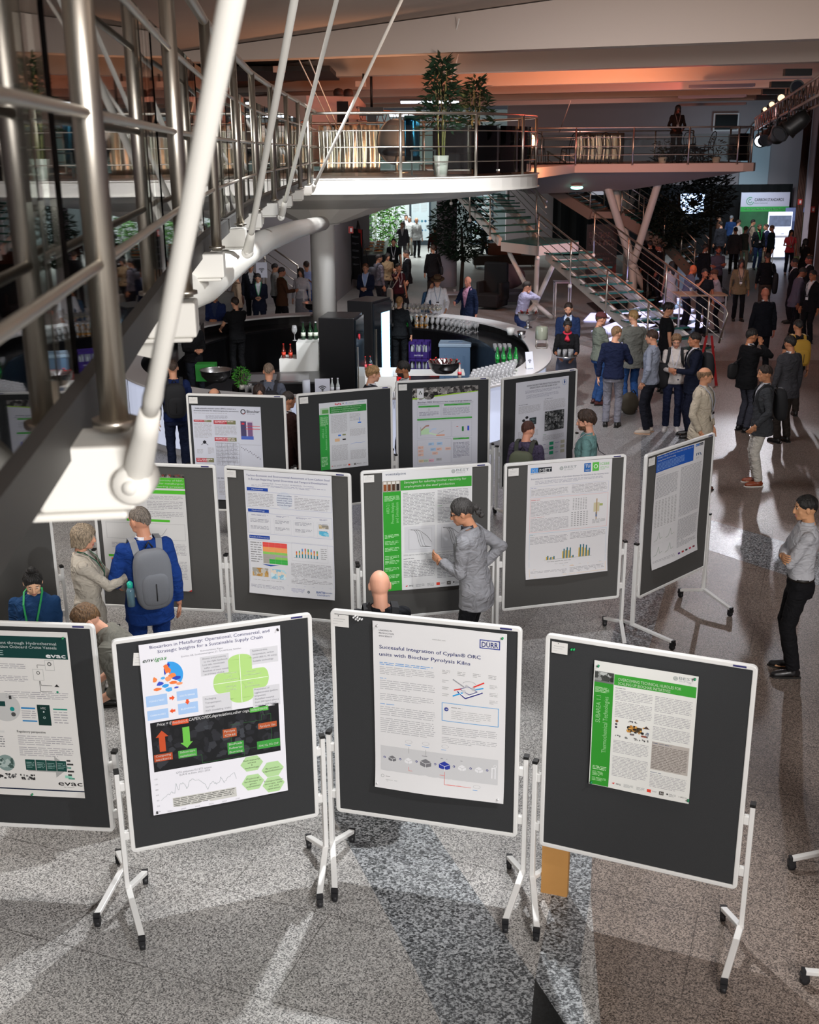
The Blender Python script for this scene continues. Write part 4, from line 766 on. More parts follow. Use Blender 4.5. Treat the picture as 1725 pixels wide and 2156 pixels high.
# --- small number cards and pins
def card(k, u=-.60, z=1.868, w_=.115, h_=.085, lab='', rz=0):
    s = Sheet(w_, h_, .0, .0, '#dedcd8', 1)
    s.para(.15, .30, .85, .42, 1, '#a8a8a8'); s.para(.10, .50, .75, .60, 1, '#b5b5b5'); s.para(.10, .72, .55, .80, 1, '#b5b5b5')
    s.disc(.42, .10, .03, '#2a2a2a', 3, 8)
    o = s.pin(k, 'paper_card', u, z, lab, rz, .016); o['group'] = 'number cards in the board corners'; return o
card('B', -.50, 1.815, .13, .085, 'white number card tucked askew beside the black banner poster', 8)
card('C', -.62, 1.885, .12, .085, 'white number card in the corner of the kiln poster board'); card('D', -.585, 1.872, .10, .075, 'white number card in the corner of the dark front right board')
card('F', -.605, 1.875, .10, .07, 'white number card in the corner of the low carbon steel board'); card('G', -.60, 1.875, .10, .07, 'white number card in the corner beside the sample tubes poster'); card('H', -.59, 1.865, .105, .075, 'white number card in the corner beside the bar chart poster'); card('I', -.59, 1.87, .11, .08, 'white number card on the sharply turned board')
card('J', -.59, 1.87, .11, .08, 'white number card on the back row board at left'); card('K', -.59, 1.87, .11, .08, 'white number card on the board with the small green sidebar poster'); card('L', -.59, 1.87, .11, .08, 'white number card beside the charcoal photo poster')
def pushpin(k, u, z, hexc, lab, grp):
    b = MB(); b.lathe([(.0001, -.014), (.007, -.014), (.0045, -.009), (.004, -.003), (.007, 0), (.0015, .001), (.001, .006)], (0, 0, 0), mat('pin_plastic_' + hexc[1:], hexc, .35), 8, True, Matrix.Rotation(-pi / 2, 3, 'X'))
    o = b.build('push_pin'); o.location = on_board(k, u, z, .0165); o.rotation_euler = (0, 0, radians(BOARDS[k][2])); tag(o, lab, 'push pin', grp)
for i, (u, z) in enumerate(((-.465, 1.878), (-.45, 1.868), (-.44, 1.88), (-.425, 1.872), (-.455, 1.888), (-.435, 1.862), (-.41, 1.870))):
    pushpin('C', u, z, '#e8e8e8', 'clear push pin in the cluster beside the corner card of the kiln poster board', 'clear pins beside the corner card')
for i, (u, z) in enumerate(((-.46, 1.84), (-.445, 1.842))): pushpin('D', u, z, '#1fa85a', 'green push pin of the pair near the corner card on the front right board', 'green pins near the corner card')
for k, u, z, c, lab in (('C', .51, 1.845, '#1f9a5a', 'green push pin at the top right corner of the kiln poster'), ('C', -.30, 1.845, '#dcdcdc', 'clear push pin at the top left corner of the kiln poster'), ('C', -.32, .70, '#dcdcdc', 'clear push pin at the bottom left corner of the kiln poster'), ('C', .50, .70, '#dcdcdc', 'clear push pin at the bottom right corner of the kiln poster'),
    ('D', -.285, 1.77, '#1f8a5a', 'green push pin at the top left corner of the green sided front poster'), ('D', .285, 1.785, '#1f8a5a', 'green push pin at the top right corner of the green sided front poster'), ('D', -.295, .97, '#1f8a5a', 'green push pin at the bottom left corner of the green sided front poster'), ('D', .30, .98, '#1f8a5a', 'green push pin at the bottom right corner of the green sided front poster'),
    ('B', .395, 1.845, '#3a3a3a', 'black push pin at the top right corner of the black banner poster'), ('B', -.445, .695, '#3a3a3a', 'black push pin at the bottom left corner of the black banner poster'), ('A', .43, 1.83, '#1f9a5a', 'green push pin at the top right of the ship waste poster'), ('A', .10, .69, '#1f8a5a', 'green push pin on the lower edge of the ship waste poster')):
    b = MB(); b.lathe([(.0001, -.030), (.007, -.030), (.0045, -.025), (.004, -.019), (.007, -.016), (.0015, -.015), (.001, .004)], (0, 0, 0), mat('pin_plastic_' + c[1:], c, .35), 8, True, Matrix.Rotation(-pi / 2, 3, 'X'))
    o = b.build('push_pin'); o.location = on_board(k, u, z, .022); o.rotation_euler = (0, 0, radians(BOARDS[k][2])); tag(o, lab, 'push pin')
# cardboard leaning behind the front right board
b = MB(); CB = mat('brown_cardboard', '#b8874a', .85, vary=.06, bscale=8)
b.box((0, 0, .40), (.165, .012, .80), CB); b.box((.088, .02, .40), (.012, .05, .80), CB)
o = b.build('cardboard_sheet'); p = at(1166, 1905, 0); o.location = (p.x + .01, p.y + .11, 0.0); o.rotation_euler = (0, 0, radians(-20)); tag(o, 'brown cardboard strip standing behind the foot of the front right board', 'cardboard')
# ------------------------------------------------------------------ left bridge: deck, railing, rods
DZ = 4.27
WK = [(-.34, .3), (-.43, 1.1), (-.54, 2.02), (-.78, 4.0), (-.98, 5.93), (-1.13, 7.86), (-1.26, 9.8), (-1.33, 11.7), (-1.37, 13.6), (-1.40, 15.4), (-1.44, 17.3), (-1.5, 19.7)]
def off(pts, d):
    out = []
    for i, (x, y) in enumerate(pts):
        a = pts[max(i - 1, 0)]; b = pts[min(i + 1, len(pts) - 1)]
        tx, ty = b[0] - a[0], b[1] - a[1]; L = sqrt(tx * tx + ty * ty); out.append((x - ty / L * d, y + tx / L * d))
    return out
def ribbon(mb, pa, pb, z0, z1, m):
    n = len(pa); vs = [(x, y, z0) for x, y in pa] + [(x, y, z0) for x, y in pb] + [(x, y, z1) for x, y in pa] + [(x, y, z1) for x, y in pb]
    fs = []
    for i in range(n - 1):
        j = i + 1
        fs += [(i, j, n + j, n + i)[::-1], (2 * n + i, 2 * n + j, 3 * n + j, 3 * n + i)[::1], (i, 2 * n + i, 2 * n + j, j)[::-1], (n + i, n + j, 3 * n + j, 3 * n + i)[::-1]]
    fs += [(0, n, 3 * n, 2 * n), (n - 1, 3 * n - 1, 4 * n - 1, 2 * n - 1)[::-1]]
    return mb.add(vs, fs, m)
DECKM = mat('dark_deck_boards', '#6f6d68', .55, vary=.1, bscale=12)
inner = off(WK, .10); far_ = off(WK, 2.3)
wk = thing('footbridge', 'white steel footbridge sweeping along the left side on hanging rods', 'footbridge', (0, 0, 0))
b = MB(); ribbon(b, off(WK, .12), far_, DZ - .04, DZ + .01, DECKM); b.build('deck', None, wk)
b = MB(); ribbon(b, off(WK, .07), off(WK, .12), DZ - .055, DZ + .035, mat('grey_edge_strip', '#3c3b39', .55, .2)); b.build('edge_strip', None, wk)
b = MB(); ribbon(b, off(WK, .62), off(WK, .76), DZ - .30, DZ - .05, STEELW); b.build('edge_beam', None, wk)
b = MB(); ribbon(b, off(WK, .14), off(WK, 2.2), DZ - .08, DZ - .045, STEELW); b.build('soffit', None, wk)
for i in range(2, 11):
    x, y = WK[i]; a = WK[i - 1]; c = WK[i + 1]; t = Vector((c[0] - a[0], c[1] - a[1], 0)).normalized(); n = Vector((t.y, -t.x, 0))
    b = MB()
    b.add([(x, y, 0)], [], STEELW); M = Matrix((n, t, Vector((0, 0, 1)))).transposed()
    b.v = []; b.box((x - n.x * .05, y - n.y * .05, DZ - .092), (.17, .16, .12), STEELW, M)
    b.box((x - n.x * .07, y - n.y * .07, DZ - .160), (.18, .17, .016), STEELW, M)
    b.build('post_bracket', None, wk, bevel=.01)
rl = []
def railing(parent, pts, zb, hs=(.26, .51, .77), top=1.05, pr=.024, closed=False, postsel=None, glass=True, goff=.06, postm=STEEL):
    N = len(pts)
    b = MB(); b.tube([(x, y, zb + top) for x, y in pts], .024, postm, 10); b.build('handrail', None, parent)
    for h in hs:
        b = MB(); b.tube([(x, y, zb + h) for x, y in pts], .010, postm, 7); b.build('mid_rail', None, parent)
    for i in (postsel if postsel is not None else range(N)):
        x, y = pts[i]; b = MB(); b.tube([(x, y, zb - .04), (x, y, zb + top)], pr, postm, 12); b.lathe([(pr + .015, 0), (pr + .015, .012)], (x, y, zb - .03), postm, 12); b.build('post', None, parent)
    if glass:
        ip = off(pts, goff)
        for i in range(N - 1):
            (xa, ya), (xb, yb) = ip[i], ip[i + 1]; dx, dy = xb - xa, yb - ya; L = sqrt(dx * dx + dy * dy); g = .03 / L
            p = (xa + dx * g, ya + dy * g); q = (xb - dx * g, yb - dy * g); nx, ny = -dy / L * .010, dx / L * .010
            b = MB(); b.prism([p, q, (q[0] + nx, q[1] + ny), (p[0] + nx, p[1] + ny)], zb + .06, zb + .86, GLASS); b.build('glass_panel', None, parent)
railing(wk, WK, DZ + .02, postsel=range(2, 11), pr=.027)
LF = off(WK, 2.25)[2:]
b = MB(); b.tube([(x, y, DZ + 1.05) for x, y in LF], .024, STEEL, 8); b.build('handrail', None, wk)
for h in (.26, .51, .77):
    b = MB(); b.tube([(x, y, DZ + h) for x, y in LF], .010, STEEL, 6); b.build('mid_rail', None, wk)
for x, y in LF:
    b = MB(); b.tube([(x, y, DZ), (x, y, DZ + 1.05)], .026, STEEL, 10); b.build('post', None, wk)
# hanging rods with fork ends
def rod(p0, p1, r0, r1, lab):
    p0 = Vector(p0); p1 = Vector(p1); d = (p1 - p0).normalized()
    t = thing('hanger_rod', lab, 'rod', tuple(p0), 0, 'white hanger rods of the footbridge')
    b = MB(); b.tube([d * .20, d * .26, d * .30, p1 - p0], [r0 * .9, r0 * 1.15, r0, r1], STEELW, 14); b.build('rod', None, t)
    b = MB(); side = d.cross(Vector((0, 1, 0))).normalized(); side = Vector((side.x, side.y, 0)).normalized()
    b.tube([d * -.005, d * .05, d * .16, d * .22], [r0 * 1.6, r0 * 1.75, r0 * 1.5, r0 * 1.2], STEELW, 12)
    b.lathe([(.006, -.044), (.030, -.042), (.036, -.034), (.036, .034), (.030, .042), (.006, .044)], (0, 0, 0), STEELW, 16, True, Matrix.Rotation(pi / 2, 3, 'X'))
    b.build('fork_end', None, t)
    b = MB(); b.lathe([(.001, -.052), (.013, -.052), (.013, .052), (.001, .052)], (0, 0, 0), STEELW, 12, True, Matrix.Rotation(pi / 2, 3, 'X')); b.build('pin', None, t)
q0 = aty(287, 1012, 1.95); q1 = aty(490, -10, 1.32); q2 = q0 + (q1 - q0) * 2.2
rod(tuple(q0), tuple(q2), .0145, .0145, 'thick white rod rising closest to the camera, blurred')
rod((-1.02, 7.35, 4.12), (-.30, 5.0, 5.95), .019, .020, 'second white hanger rod from the camera')
rod((-1.23, 11.35, 4.12), (-.30, 9.0, 6.45), .019, .019, 'third white hanger rod, right beside the second')
rod((-1.52, 18.7, 4.12), (.31, 14.2, 7.06), .024, .020, 'long slanting white hanger rod at the start of the round balcony')
def thin_rod(p0, p1, lab):
    b = MB(); b.tube([p0, p1], .012, STEELW, 6); o = b.build('thin_rod'); tag(o, lab, 'rod', 'thin rods under the ceiling')
thin_rod(tuple(aty(940, 145, 22.5)), tuple(aty(967, 40, 21)), 'thin pale rod rising left of the two bamboo plants'); thin_rod(tuple(aty(950, 175, 23)), tuple(aty(967, 110, 23)), 'short thin pale rod between the bamboo plants')
thin_rod(tuple(aty(700, 270, 25)), tuple(aty(610, 85, 23)), 'thin rod crossing behind the hanger rods at left'); thin_rod(tuple(aty(712, 270, 25)), tuple(aty(648, 118, 23)), 'second thin rod crossing behind the hanger rods'); thin_rod(tuple(aty(1178, 278, 38)), tuple(aty(1202, 212, 36)), 'thin rod above the far balcony railing')
# big arched tube carrying the bridge
b = MB(); c0 = (-1.60, 21.8)
b.tube([tuple(aty(680, 470, 21.5)), tuple(aty(620, 484, 15.5)), tuple(aty(559, 507, 11.6)), tuple(aty(500, 545, 8.6)), tuple(aty(430, 598, 6.6)), tuple(aty(385, 612, 5.8)), (-2.3, 4.6, 3.62)], [.13, .12, .115, .11, .11, .11, .11], STEELW, 14)
b.build('arch_tube', None, wk)
for i in range(3, 11):
    x, y = WK[i]; b = MB(); b.prism([(0, 0), (.02, 0), (.02, .02), (0, .02)], 0, .001, STEELW); b.v = []; b.f = []; b.mi = []; b.sm = []
    b.add([(x - .12, y, DZ - .24), (x - .9, y + .25, DZ - .12), (x - .10, y, DZ - .12), (x - .12, y + .02, DZ - .24), (x - .9, y + .27, DZ - .12), (x - .10, y + .02, DZ - .12)], [(0, 1, 2), (5, 4, 3), (0, 3, 4, 1), (1, 4, 5, 2), (2, 5, 3, 0)], STEELW); b.build('fin', None, wk)
# ------------------------------------------------------------------ round balcony on its column
BC = (-1.2, 23.5); BR = 3.78
bal = thing('round_balcony', 'round white balcony with steel railing on a white column', 'balcony', (0, 0, 0))
def arc(r, a0, a1, n): return [(BC[0] + r * cos(radians(a0 + (a1 - a0) * k / n)), BC[1] + r * sin(radians(a0 + (a1 - a0) * k / n))) for k in range(n + 1)]
full = arc(BR, 0, 360, 72)[:-1]
b = MB(); b.prism(arc(BR - .05, 0, 360, 72)[:-1], DZ - .03, DZ, mat('balcony_floor', '#77706c', .35)); b.build('deck', None, bal)
b = MB(); o1 = arc(BR + .02, 0, 360, 72); i1 = arc(BR - .05, 0, 360, 72)
for z0, z1, e in ((DZ - .235, DZ + .005, .0), (DZ - .245, DZ - .225, .04), (DZ - .005, DZ + .012, .03)):
    oo = arc(BR + .02 + e, 0, 360, 72)
    n = len(oo); vs = [(x, y, z0) for x, y in oo] + [(x, y, z1) for x, y in oo] + [(x, y, z0) for x, y in i1] + [(x, y, z1) for x, y in i1]
    b.add(vs, sum([[(k, k + 1, n + k + 1, n + k), (n + k, n + k + 1, 3 * n + k + 1, 3 * n + k), (2 * n + k, 2 * n + k + 1, k + 1, k)] for k in range(n - 1)], []), STEELW, False)
b.build('fascia', None, bal)
b = MB(); b.lathe([(BR - .04, DZ - .22), (3.0, DZ - .36), (1.3, DZ - .55), (.46, DZ - .82), (.36, DZ - .84)], (0, 0, 0), STEELW, 14, False)
for i, v in enumerate(b.v):
    k = 1 - min(1, max(0, (sqrt(v[0] ** 2 + v[1] ** 2) - .4) / 3.3)); b.v[i] = (v[0] + BC[0] * (1 - k) + c0[0] * k, v[1] + BC[1] * (1 - k) + c0[1] * k, v[2])
b.build('cone_soffit', None, bal)
b = MB(); b.lathe([(.235, 0), (.235, DZ - .86), (.33, DZ - .86), (.33, DZ - .68), (.30, DZ - .66)], (c0[0], c0[1], 0), mat('white_column_paint', '#dddcd8', .5), 36); b.build('column', None, bal)
ra = arc(BR - .03, 264, 264 + 23 * 9, 54)
railing(bal, ra, DZ, postsel=range(0, 55, 6), pr=.027, glass=False)
gp = arc(BR - .11, 264, 264 + 23 * 9, 18)
for i in range(18):
    (xa, ya), (xb, yb) = gp[i], gp[i + 1]; b = MB(); dx, dy = xb - xa, yb - ya
    mid = arc(BR - .11, 264 + 11.5 * i + .4, 264 + 11.5 * (i + 1) - .4, 4); ou = arc(BR - .12, 264 + 11.5 * i + .4, 264 + 11.5 * (i + 1) - .4, 4)
    b.prism(mid + ou[::-1], DZ + .05, DZ + .86, GLASS); b.build('glass_panel', None, bal)
# bolt heads on the fascia
for a in (287 - 1.6, 287, 264 + 23 * 1, 310 - 1.4, 310, 330, 331.4):
    for z in (DZ - .16, DZ - .08):
        pass
# far side walkway linking the balconies
b = MB(); b.prism([(.5, 27), (2.2, 26), (5.2, 36.2), (5.2, 38.6), (.4, 38.6)], DZ - .25, DZ, STEELW); o = b.build('link_deck'); tag(o, 'pale link deck joining the round balcony to the far straight balcony', 'deck')
# ------------------------------------------------------------------ far straight balcony
FB = [(3.4, 36.0), (5.15, 36.0), (6.9, 36.0), (8.6, 36.0), (10.1, 36.0), (10.62, 36.35), (10.8, 37.2), (10.8, 39.5)]
fb = thing('far_balcony', 'straight balcony at right with warm lit railing and sloping soffit', 'balcony')
b = MB(); b.prism([(3.4, 36.0)] + [(10.3, 36.0), (10.66, 36.15), (10.85, 36.6), (10.85, 44), (1.0, 44), (1.0, 38.6), (3.4, 38.6)], DZ - .25, DZ, mat('rosy_white_steel', '#cbb7ac', .5)); b.build('deck', None, fb)
b = MB(); b.add([(3.4, 36.4, DZ - .25), (10.6, 36.4, DZ - .25), (10.6, 43.8, DZ - .25), (3.4, 43.8, DZ - .25), (4.0, 38.2, DZ - .95), (7.2, 38.2, DZ - .85), (7.2, 42, DZ - .85), (4.0, 42, DZ - .95)], [(0, 1, 5, 4), (1, 2, 6, 5), (2, 3, 7, 6), (3, 0, 4, 7), (4, 5, 6, 7)], mat('soffit_paint', '#9c948f', .7)); b.build('soffit', None, fb)
railing(fb, FB, DZ, postsel=range(8), pr=.03, glass=True, goff=.08)
b = MB(); b.tube([(3.4, 43.8, DZ + 1.05), (10.6, 43.8, DZ + 1.05)], .025, STEEL, 6); b.build('handrail', None, fb)
for h in (.26, .51, .77):
    b = MB(); b.tube([(3.4, 43.8, DZ + h), (10.6, 43.8, DZ + h)], .012, STEEL, 5); b.build('mid_rail', None, fb)
for k in range(6):
    b = MB(); x = 3.6 + 1.4 * k; b.tube([(x, 43.8, DZ), (x, 43.8, DZ + 1.05)], .03, STEEL, 6); b.build('post', None, fb)
# V columns
def vcol(name, lab, hub, ends, r, grp=None):
    t = thing(name, lab, 'column', (hub[0], hub[1], 0), 0, grp); h = Vector((0, 0, hub[2]))
    for e in ends:
        e = Vector(e) - Vector((hub[0], hub[1], 0)); b = MB(); b.tube([h, h.lerp(e, .08), h.lerp(e, .92), e], [r * .85, r, r, r * .75], STEELW, 12); b.build('strut', None, t)
    b = MB(); b.ell(h, (r * 1.35, r * 1.35, r * 1.35), STEELW, 14, 8); b.build('hub', None, t)
    return t
hb = aty(1332, 560, 39.0); z1 = DZ - .5
vcol('branching_column', 'big branching white column under the far balcony', (hb.x, hb.y, hb.z), [(aty(1272, 383, 38).x, 38.0, z1 + .1), (aty(1290, 383, 39.4).x, 39.4, z1 - .05), (aty(1392, 372, 38).x, 38.0, z1 + .15), (aty(1322, 620, 39).x + .15, 38.8, 0), (aty(1347, 620, 39).x + .3, 39.2, 0)], .13)
hb = aty(1322, 458, 45)
vcol('branching_column', 'brightly edge lit white column behind the branching column', (hb.x, hb.y, hb.z), [(aty(1298, 388, 44).x, 44, z1 + .3), (aty(1316, 386, 44).x, 44.2, z1 + .3), (aty(1348, 386, 44).x, 44, z1 + .3), (hb.x, 45, 0)], .10)
# second hall column
b = MB(); q = at(941, 602, 0); b.lathe([(.36, 0), (.36, 4.2)], (q.x, q.y, 0), mat('lilac_column_paint', '#b0a6b0', .6), 24); struct('trim_30', b, None, 'round lilac column at the edge of the back hall')
# ------------------------------------------------------------------ glass stair
st = thing('glass_staircase', 'white steel staircase with glass treads and a turned landing', 'staircase')
TG = glassmat('tread_glass', '#a9d8cc', .05, 1.5, .75); TE = mat('green_tread_edge', '#2f5f58', .25)
def stepset(L0, R0, L1, R1, n, stw=True):
    L0, R0, L1, R1 = map(Vector, (L0, R0, L1, R1))
    for k in range(n):
        t = (k + .5) / n; a = L0.lerp(L1, t); c = R0.lerp(R1, t); d = (L1 - L0); d.z = 0; d = d.normalized() * .15
        b = MB(); b.prism([(a.x - d.x, a.y - d.y), (a.x + d.x, a.y + d.y), (c.x + d.x, c.y + d.y), (c.x - d.x, c.y - d.y)], a.z - .02, a.z + .02, TG)
        b.beam(a + d, c + d, .02, .045, TE); b.build('tread', None, st)
    for (p, q) in ((L0.lerp(R0, .12), L1.lerp(R1, .12)), (L0.lerp(R0, .88), L1.lerp(R1, .88))):
        b = MB(); b.beam(p - Vector((0, 0, .16)), q - Vector((0, 0, .16)), .10, .24, STEELW); b.build('stringer', None, st)
LZ = 2.13
lA = Vector((2.79, 34.36, LZ)); lB = Vector((3.70, 32.7, LZ)); lC = Vector((5.07, 34.13, LZ)); lD = Vector((4.0, 36.2, LZ))
b = MB(); b.prism([(p.x, p.y) for p in (lA, lB, lC, lD)], LZ - .30, LZ - .03, STEELW); b.build('landing_frame', None, st)
b = MB(); b.prism([(p.x, p.y) for p in (lA, lB, lC, lD)], LZ - .03, LZ, TE); b.build('landing_glass', None, st)
U0 = (2.62, 34.9, 2.20); U1 = tuple(aty(950, 396, 38.3)); ur0 = tuple(aty(1144, 491, 35.9)); ur1 = tuple(aty(1064, 405, 39.3))
n_up = 7
stepset(U1, ur1, U0, ur0, 7)
F0 = (3.80, 32.5, 2.02); F1 = (5.95, 25.9, .12); FR0 = (5.10, 32.9, 2.02); FR1 = (7.35, 26.6, .12)
stepset(F0, FR0, F1, FR1, 12)
def stair_rail(P0, P1, h, npost, ext=0, gl=False, down=True):
    P0, P1 = Vector(P0), Vector(P1); d = (P1 - P0); z = Vector((0, 0, 1))
    b = MB(); pts = [P0 + z * h, P1 + z * h]
    if down: pts += [P1 + z * (h - .08) + d.normalized() * .12, P1 + z * .12 - d.normalized() * .15]
    b.tube(pts, .026, STEEL, 8); b.build('handrail', None, st)
    for k in (.25, .45, .65, .85):
        b = MB(); b.tube([P0 + z * h * k, P1 + z * h * k], .011, STEEL, 6); b.build('mid_rail', None, st)
    for i in range(npost):
        p = P0.lerp(P1, (i + .06) / max(1, npost - .6)); b = MB(); b.tube([p - z * .15, p + z * h], .026, STEEL, 8); b.ell(p - z * .17, (.06, .06, .06), STEELW, 8, 6); b.build('post', None, st)
stair_rail((3.62, 32.35, 2.02), (5.80, 25.6, .12), 1.02, 4)
stair_rail((5.28, 33.0, 2.02), (7.48, 26.7, .12), 1.02, 4)
stair_rail(aty(948, 415, 38.3), aty(1047, 503, 34.6), 1.05, 3, down=False)
stair_rail(aty(1068, 412, 39.3), aty(1150, 498, 35.9), 1.05, 2, down=False)
b = MB(); b.tube([tuple(aty(1110, 365, 36)), tuple(aty(1141, 420, 34)), tuple(aty(1150, 436, 32.4))], .026, STEEL, 8); b.build('handrail', None, st)
q = aty(1128, 640, 33.2)
vcol('star_column', 'white star shaped strut column under the stair landing', (q.x, q.y, q.z), [(aty(1079, 527, 33).x, 34.3, LZ - .3), (aty(1132, 527, 33).x, 33.0, LZ - .3), (aty(1166, 555, 33).x, 32.6, 1.72), (q.x - .42, 33.0, 0), (q.x, 33.2, 0), (q.x + .5, 33.1, 0)], .07)
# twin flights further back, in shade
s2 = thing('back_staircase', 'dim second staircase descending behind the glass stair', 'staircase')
DKS = mat('rosy_stringer_paint', '#8f7a70', .7)  # twin of the white stringers, with the shade put into the colour
def back_flight(pts, wv, nt):
    for a, c in zip(pts, pts[1:]):
        a = Vector(a); c = Vector(c); w = Vector(wv)
        for o in (Vector((0, 0, 0)), w):
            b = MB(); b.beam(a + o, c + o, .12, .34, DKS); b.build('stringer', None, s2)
            b = MB(); b.tube([a + o + Vector((0, 0, 1.15)), c + o + Vector((0, 0, 1.15))], .028, STEEL, 6); b.build('handrail', None, s2)
            for k in (.4, .65, .9):
                b = MB(); b.tube([a + o + Vector((0, 0, k)), c + o + Vector((0, 0, k))], .012, STEEL, 5); b.build('mid_rail', None, s2)
            for t in (.03, .5, .97):
                p = a.lerp(c, t) + o; b = MB(); b.tube([p, p + Vector((0, 0, 1.15))], .026, STEEL, 6); b.build('post', None, s2)
        if abs(a.z - c.z) > .2:
            for k in range(nt):
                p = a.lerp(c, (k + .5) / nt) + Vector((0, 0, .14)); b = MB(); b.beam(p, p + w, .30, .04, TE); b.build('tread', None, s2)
pA = aty(1150, 392, 40.5); pB = aty(1245, 452, 39.0); pC = aty(1305, 458, 38.8); pD = aty(1470, 580, 37.0)
back_flight([pA, pB], (.7, 1.4, 0), 8); back_flight([pC, tuple(aty(1400, 520, 39.5))], (.9, 1.6, 0), 8); back_flight([tuple(aty(1405, 520, 41.0)), tuple(aty(1462, 582, 39.5))], (.8, 1.4, 0), 6)
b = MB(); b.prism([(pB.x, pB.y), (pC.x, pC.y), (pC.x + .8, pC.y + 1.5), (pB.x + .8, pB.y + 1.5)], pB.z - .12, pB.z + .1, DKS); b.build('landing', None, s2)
# stair seen through the gap behind the bar at left
s3 = thing('side_stair_railing', 'steel stair railing with glass against the side wall at left', 'railing')
for h, r in ((0, .028), (-.28, .012), (-.52, .012), (-.76, .012)):
    b = MB(); p = aty(553, 508, 35.5); q = aty(628, 560, 34.5); p.z += h; q.z += h; b.tube([tuple(p), tuple(q)], r, STEEL, 6); b.build('handrail' if h == 0 else 'mid_rail', None, s3)
for px, py, y in ((556, 512, 35.5), (627, 560, 34.5)):
    b = MB(); p = aty(px, py, y); b.tube([(p.x, p.y, max(0, p.z - 1.5)), tuple(p)], .026, STEEL, 6); b.build('post', None, s3)
# ------------------------------------------------------------------ round bar
BX, BY, BA, BB, BE = -1.35, 21.9, 4.08, 4.95, 2.3
def sup(da, n=96, a0=0, a1=2 * pi, z=None):
    out = []
    for k in range(n + 1):
        t = a0 + (a1 - a0) * k / n; c, s_ = cos(t), sin(t)
        x = (BA + da) * (abs(c) ** (2 / BE)) * (1 if c >= 0 else -1); y = (BB + da) * (abs(s_) ** (2 / BE)) * (1 if s_ >= 0 else -1)
        out.append((BX + x, BY + y))
    return out
bar = thing('round_bar', 'round bar with white glossy top and glowing white front', 'bar counter')
def ring(mb, do, di, z0, z1, m):
    o, i = sup(do), sup(di); n = len(o)
    vs = [(x, y, z0) for x, y in o] + [(x, y, z1) for x, y in o] + [(x, y, z0) for x, y in i] + [(x, y, z1) for x, y in i]
    mb.add(vs, sum([[(k, k + 1, n + k + 1, n + k), (n + k, n + k + 1, 3 * n + k + 1, 3 * n + k), (2 * n + k + 1, 2 * n + k, 3 * n + k, 3 * n + k + 1), (2 * n + k, 2 * n + k + 1, k + 1, k)] for k in range(n - 1)], []), m)
BTOP = mat('white_bar_top', '#d8d6d6', .25); BGLOW = emis('glowing_bar_front', '#dde6ff', 0.55)
b = MB(); ring(b, 0, -.42, 1.06, 1.10, BTOP); b.build('bar_top', None, bar, bevel=.006)
b = MB(); ring(b, -.10, -.16, .12, 1.06, BGLOW); b.build('glowing_front', None, bar)
b = MB(); ring(b, -.13, -.20, 0, .12, mat('white_plinth', '#b9b9bd', .4)); b.build('plinth', None, bar)
b = MB(); ring(b, -.17, -.24, .05, 1.06, BLACKL); b.build('inner_panel', None, bar)
b = MB(); ring(b, -.22, -1.0, .86, .90, mat('black_work_top', '#1a1a1c', .18)); b.build('work_top', None, bar)
b = MB(); ring(b, -.95, -1.0, 0, .86, BLACKL); b.build('inner_front', None, bar)
fr = sup(-.105, 24)
for k in range(24):
    b = MB(); x, y = fr[k]; x2, y2 = fr[k + 1]; n = Vector((y2 - y, x - x2, 0)).normalized() * .006; b.box((x + n.x, y + n.y, .59), (.012, .012, .94), mat('grey_joint', '#6a6a70', .5)); b.build('front_joint', None, bar)
b = MB(); b.prism(sup(-1.0, 60)[:-1], .0005, .004, mat('dark_bar_floor', '#232124', .6)); b.build('bar_floor', None, bar)
# tall fridges
def fridge(name, lab, x, y, rz, w_, d_, h, glow):
    t = thing(name, lab, 'fridge', (x, y, 0), rz)
    b = MB(); b.box((0, 0, h / 2), (w_, d_, h), BLACKL); b.build('cabinet', None, t, bevel=.01)
    b = MB(); b.box((w_ / 2 + .02, 0, h / 2), (.03, d_ - .03, h - .08), mat('dark_fridge_glass', '#101418', .08)); dr = b.build('door', None, t)
    b = MB(); b.box((w_ / 2 + .05, -d_ / 2 + .06, h * .5), (.02, .02, h * .5), STEEL); b.build('handle', None, dr)
    if glow:
        b = MB(); b.box((w_ / 2 + .04, .10, h * .57), (.012, d_ * .42, h * .62), emis('cold_blue_light', '#8fd4ff', 7)); b.box((w_ / 2 + .045, .10, h * .57), (.012, d_ * .16, h * .60), emis('cold_white_light', '#e6f6ff', 12)); b.build('light_panel', None, t)
    else:
        b = MB(); b.lathe([(.001, 0), (.05, 0), (.05, .01), (.001, .01)], (w_ / 2 + .037, -.1, h * .82), mat('red_sticker', '#c01c2c', .5), 14, False, Matrix.Rotation(pi / 2, 3, 'Y')); b.build('round_sticker', None, t)
    return t
fridge('drinks_fridge', 'tall black fridge standing before the white column', -1.18, 19.75, radians(-8), .62, .78, 2.0, False)
fridge('drinks_fridge', 'tall black fridge with glowing blue white door light', -.74, 21.55, radians(-24), .52, .80, 2.05, True)
# stepped white display shelf
sh = thing('bottle_display', 'white stepped display block holding bottles by the column', 'display', (-2.05, 20.6, 0))
WB_ = mat('white_display_block', '#dcdcd8', .4)
for k, (x, z0, z1, w_) in enumerate(((.22, .0, 1.42, .40), (-.14, .0, 1.12, .32), (.62, .0, 1.3, .25))):
    b = MB(); b.box((x, 0, (z0 + z1) / 2), (w_, .5, z1 - z0), WB_); b.build('step', None, sh)
b = MB(); b.box((0, 0, .4), (.8, .9, .8), WB_); b.box((1.0, -.2, .82), (1.3, .5, .03), WB_); o = b.build('display_shelf'); o.location = (-.62, 20.75, 0.0); tag(o, 'white shelf block between the two black fridges', 'shelf')
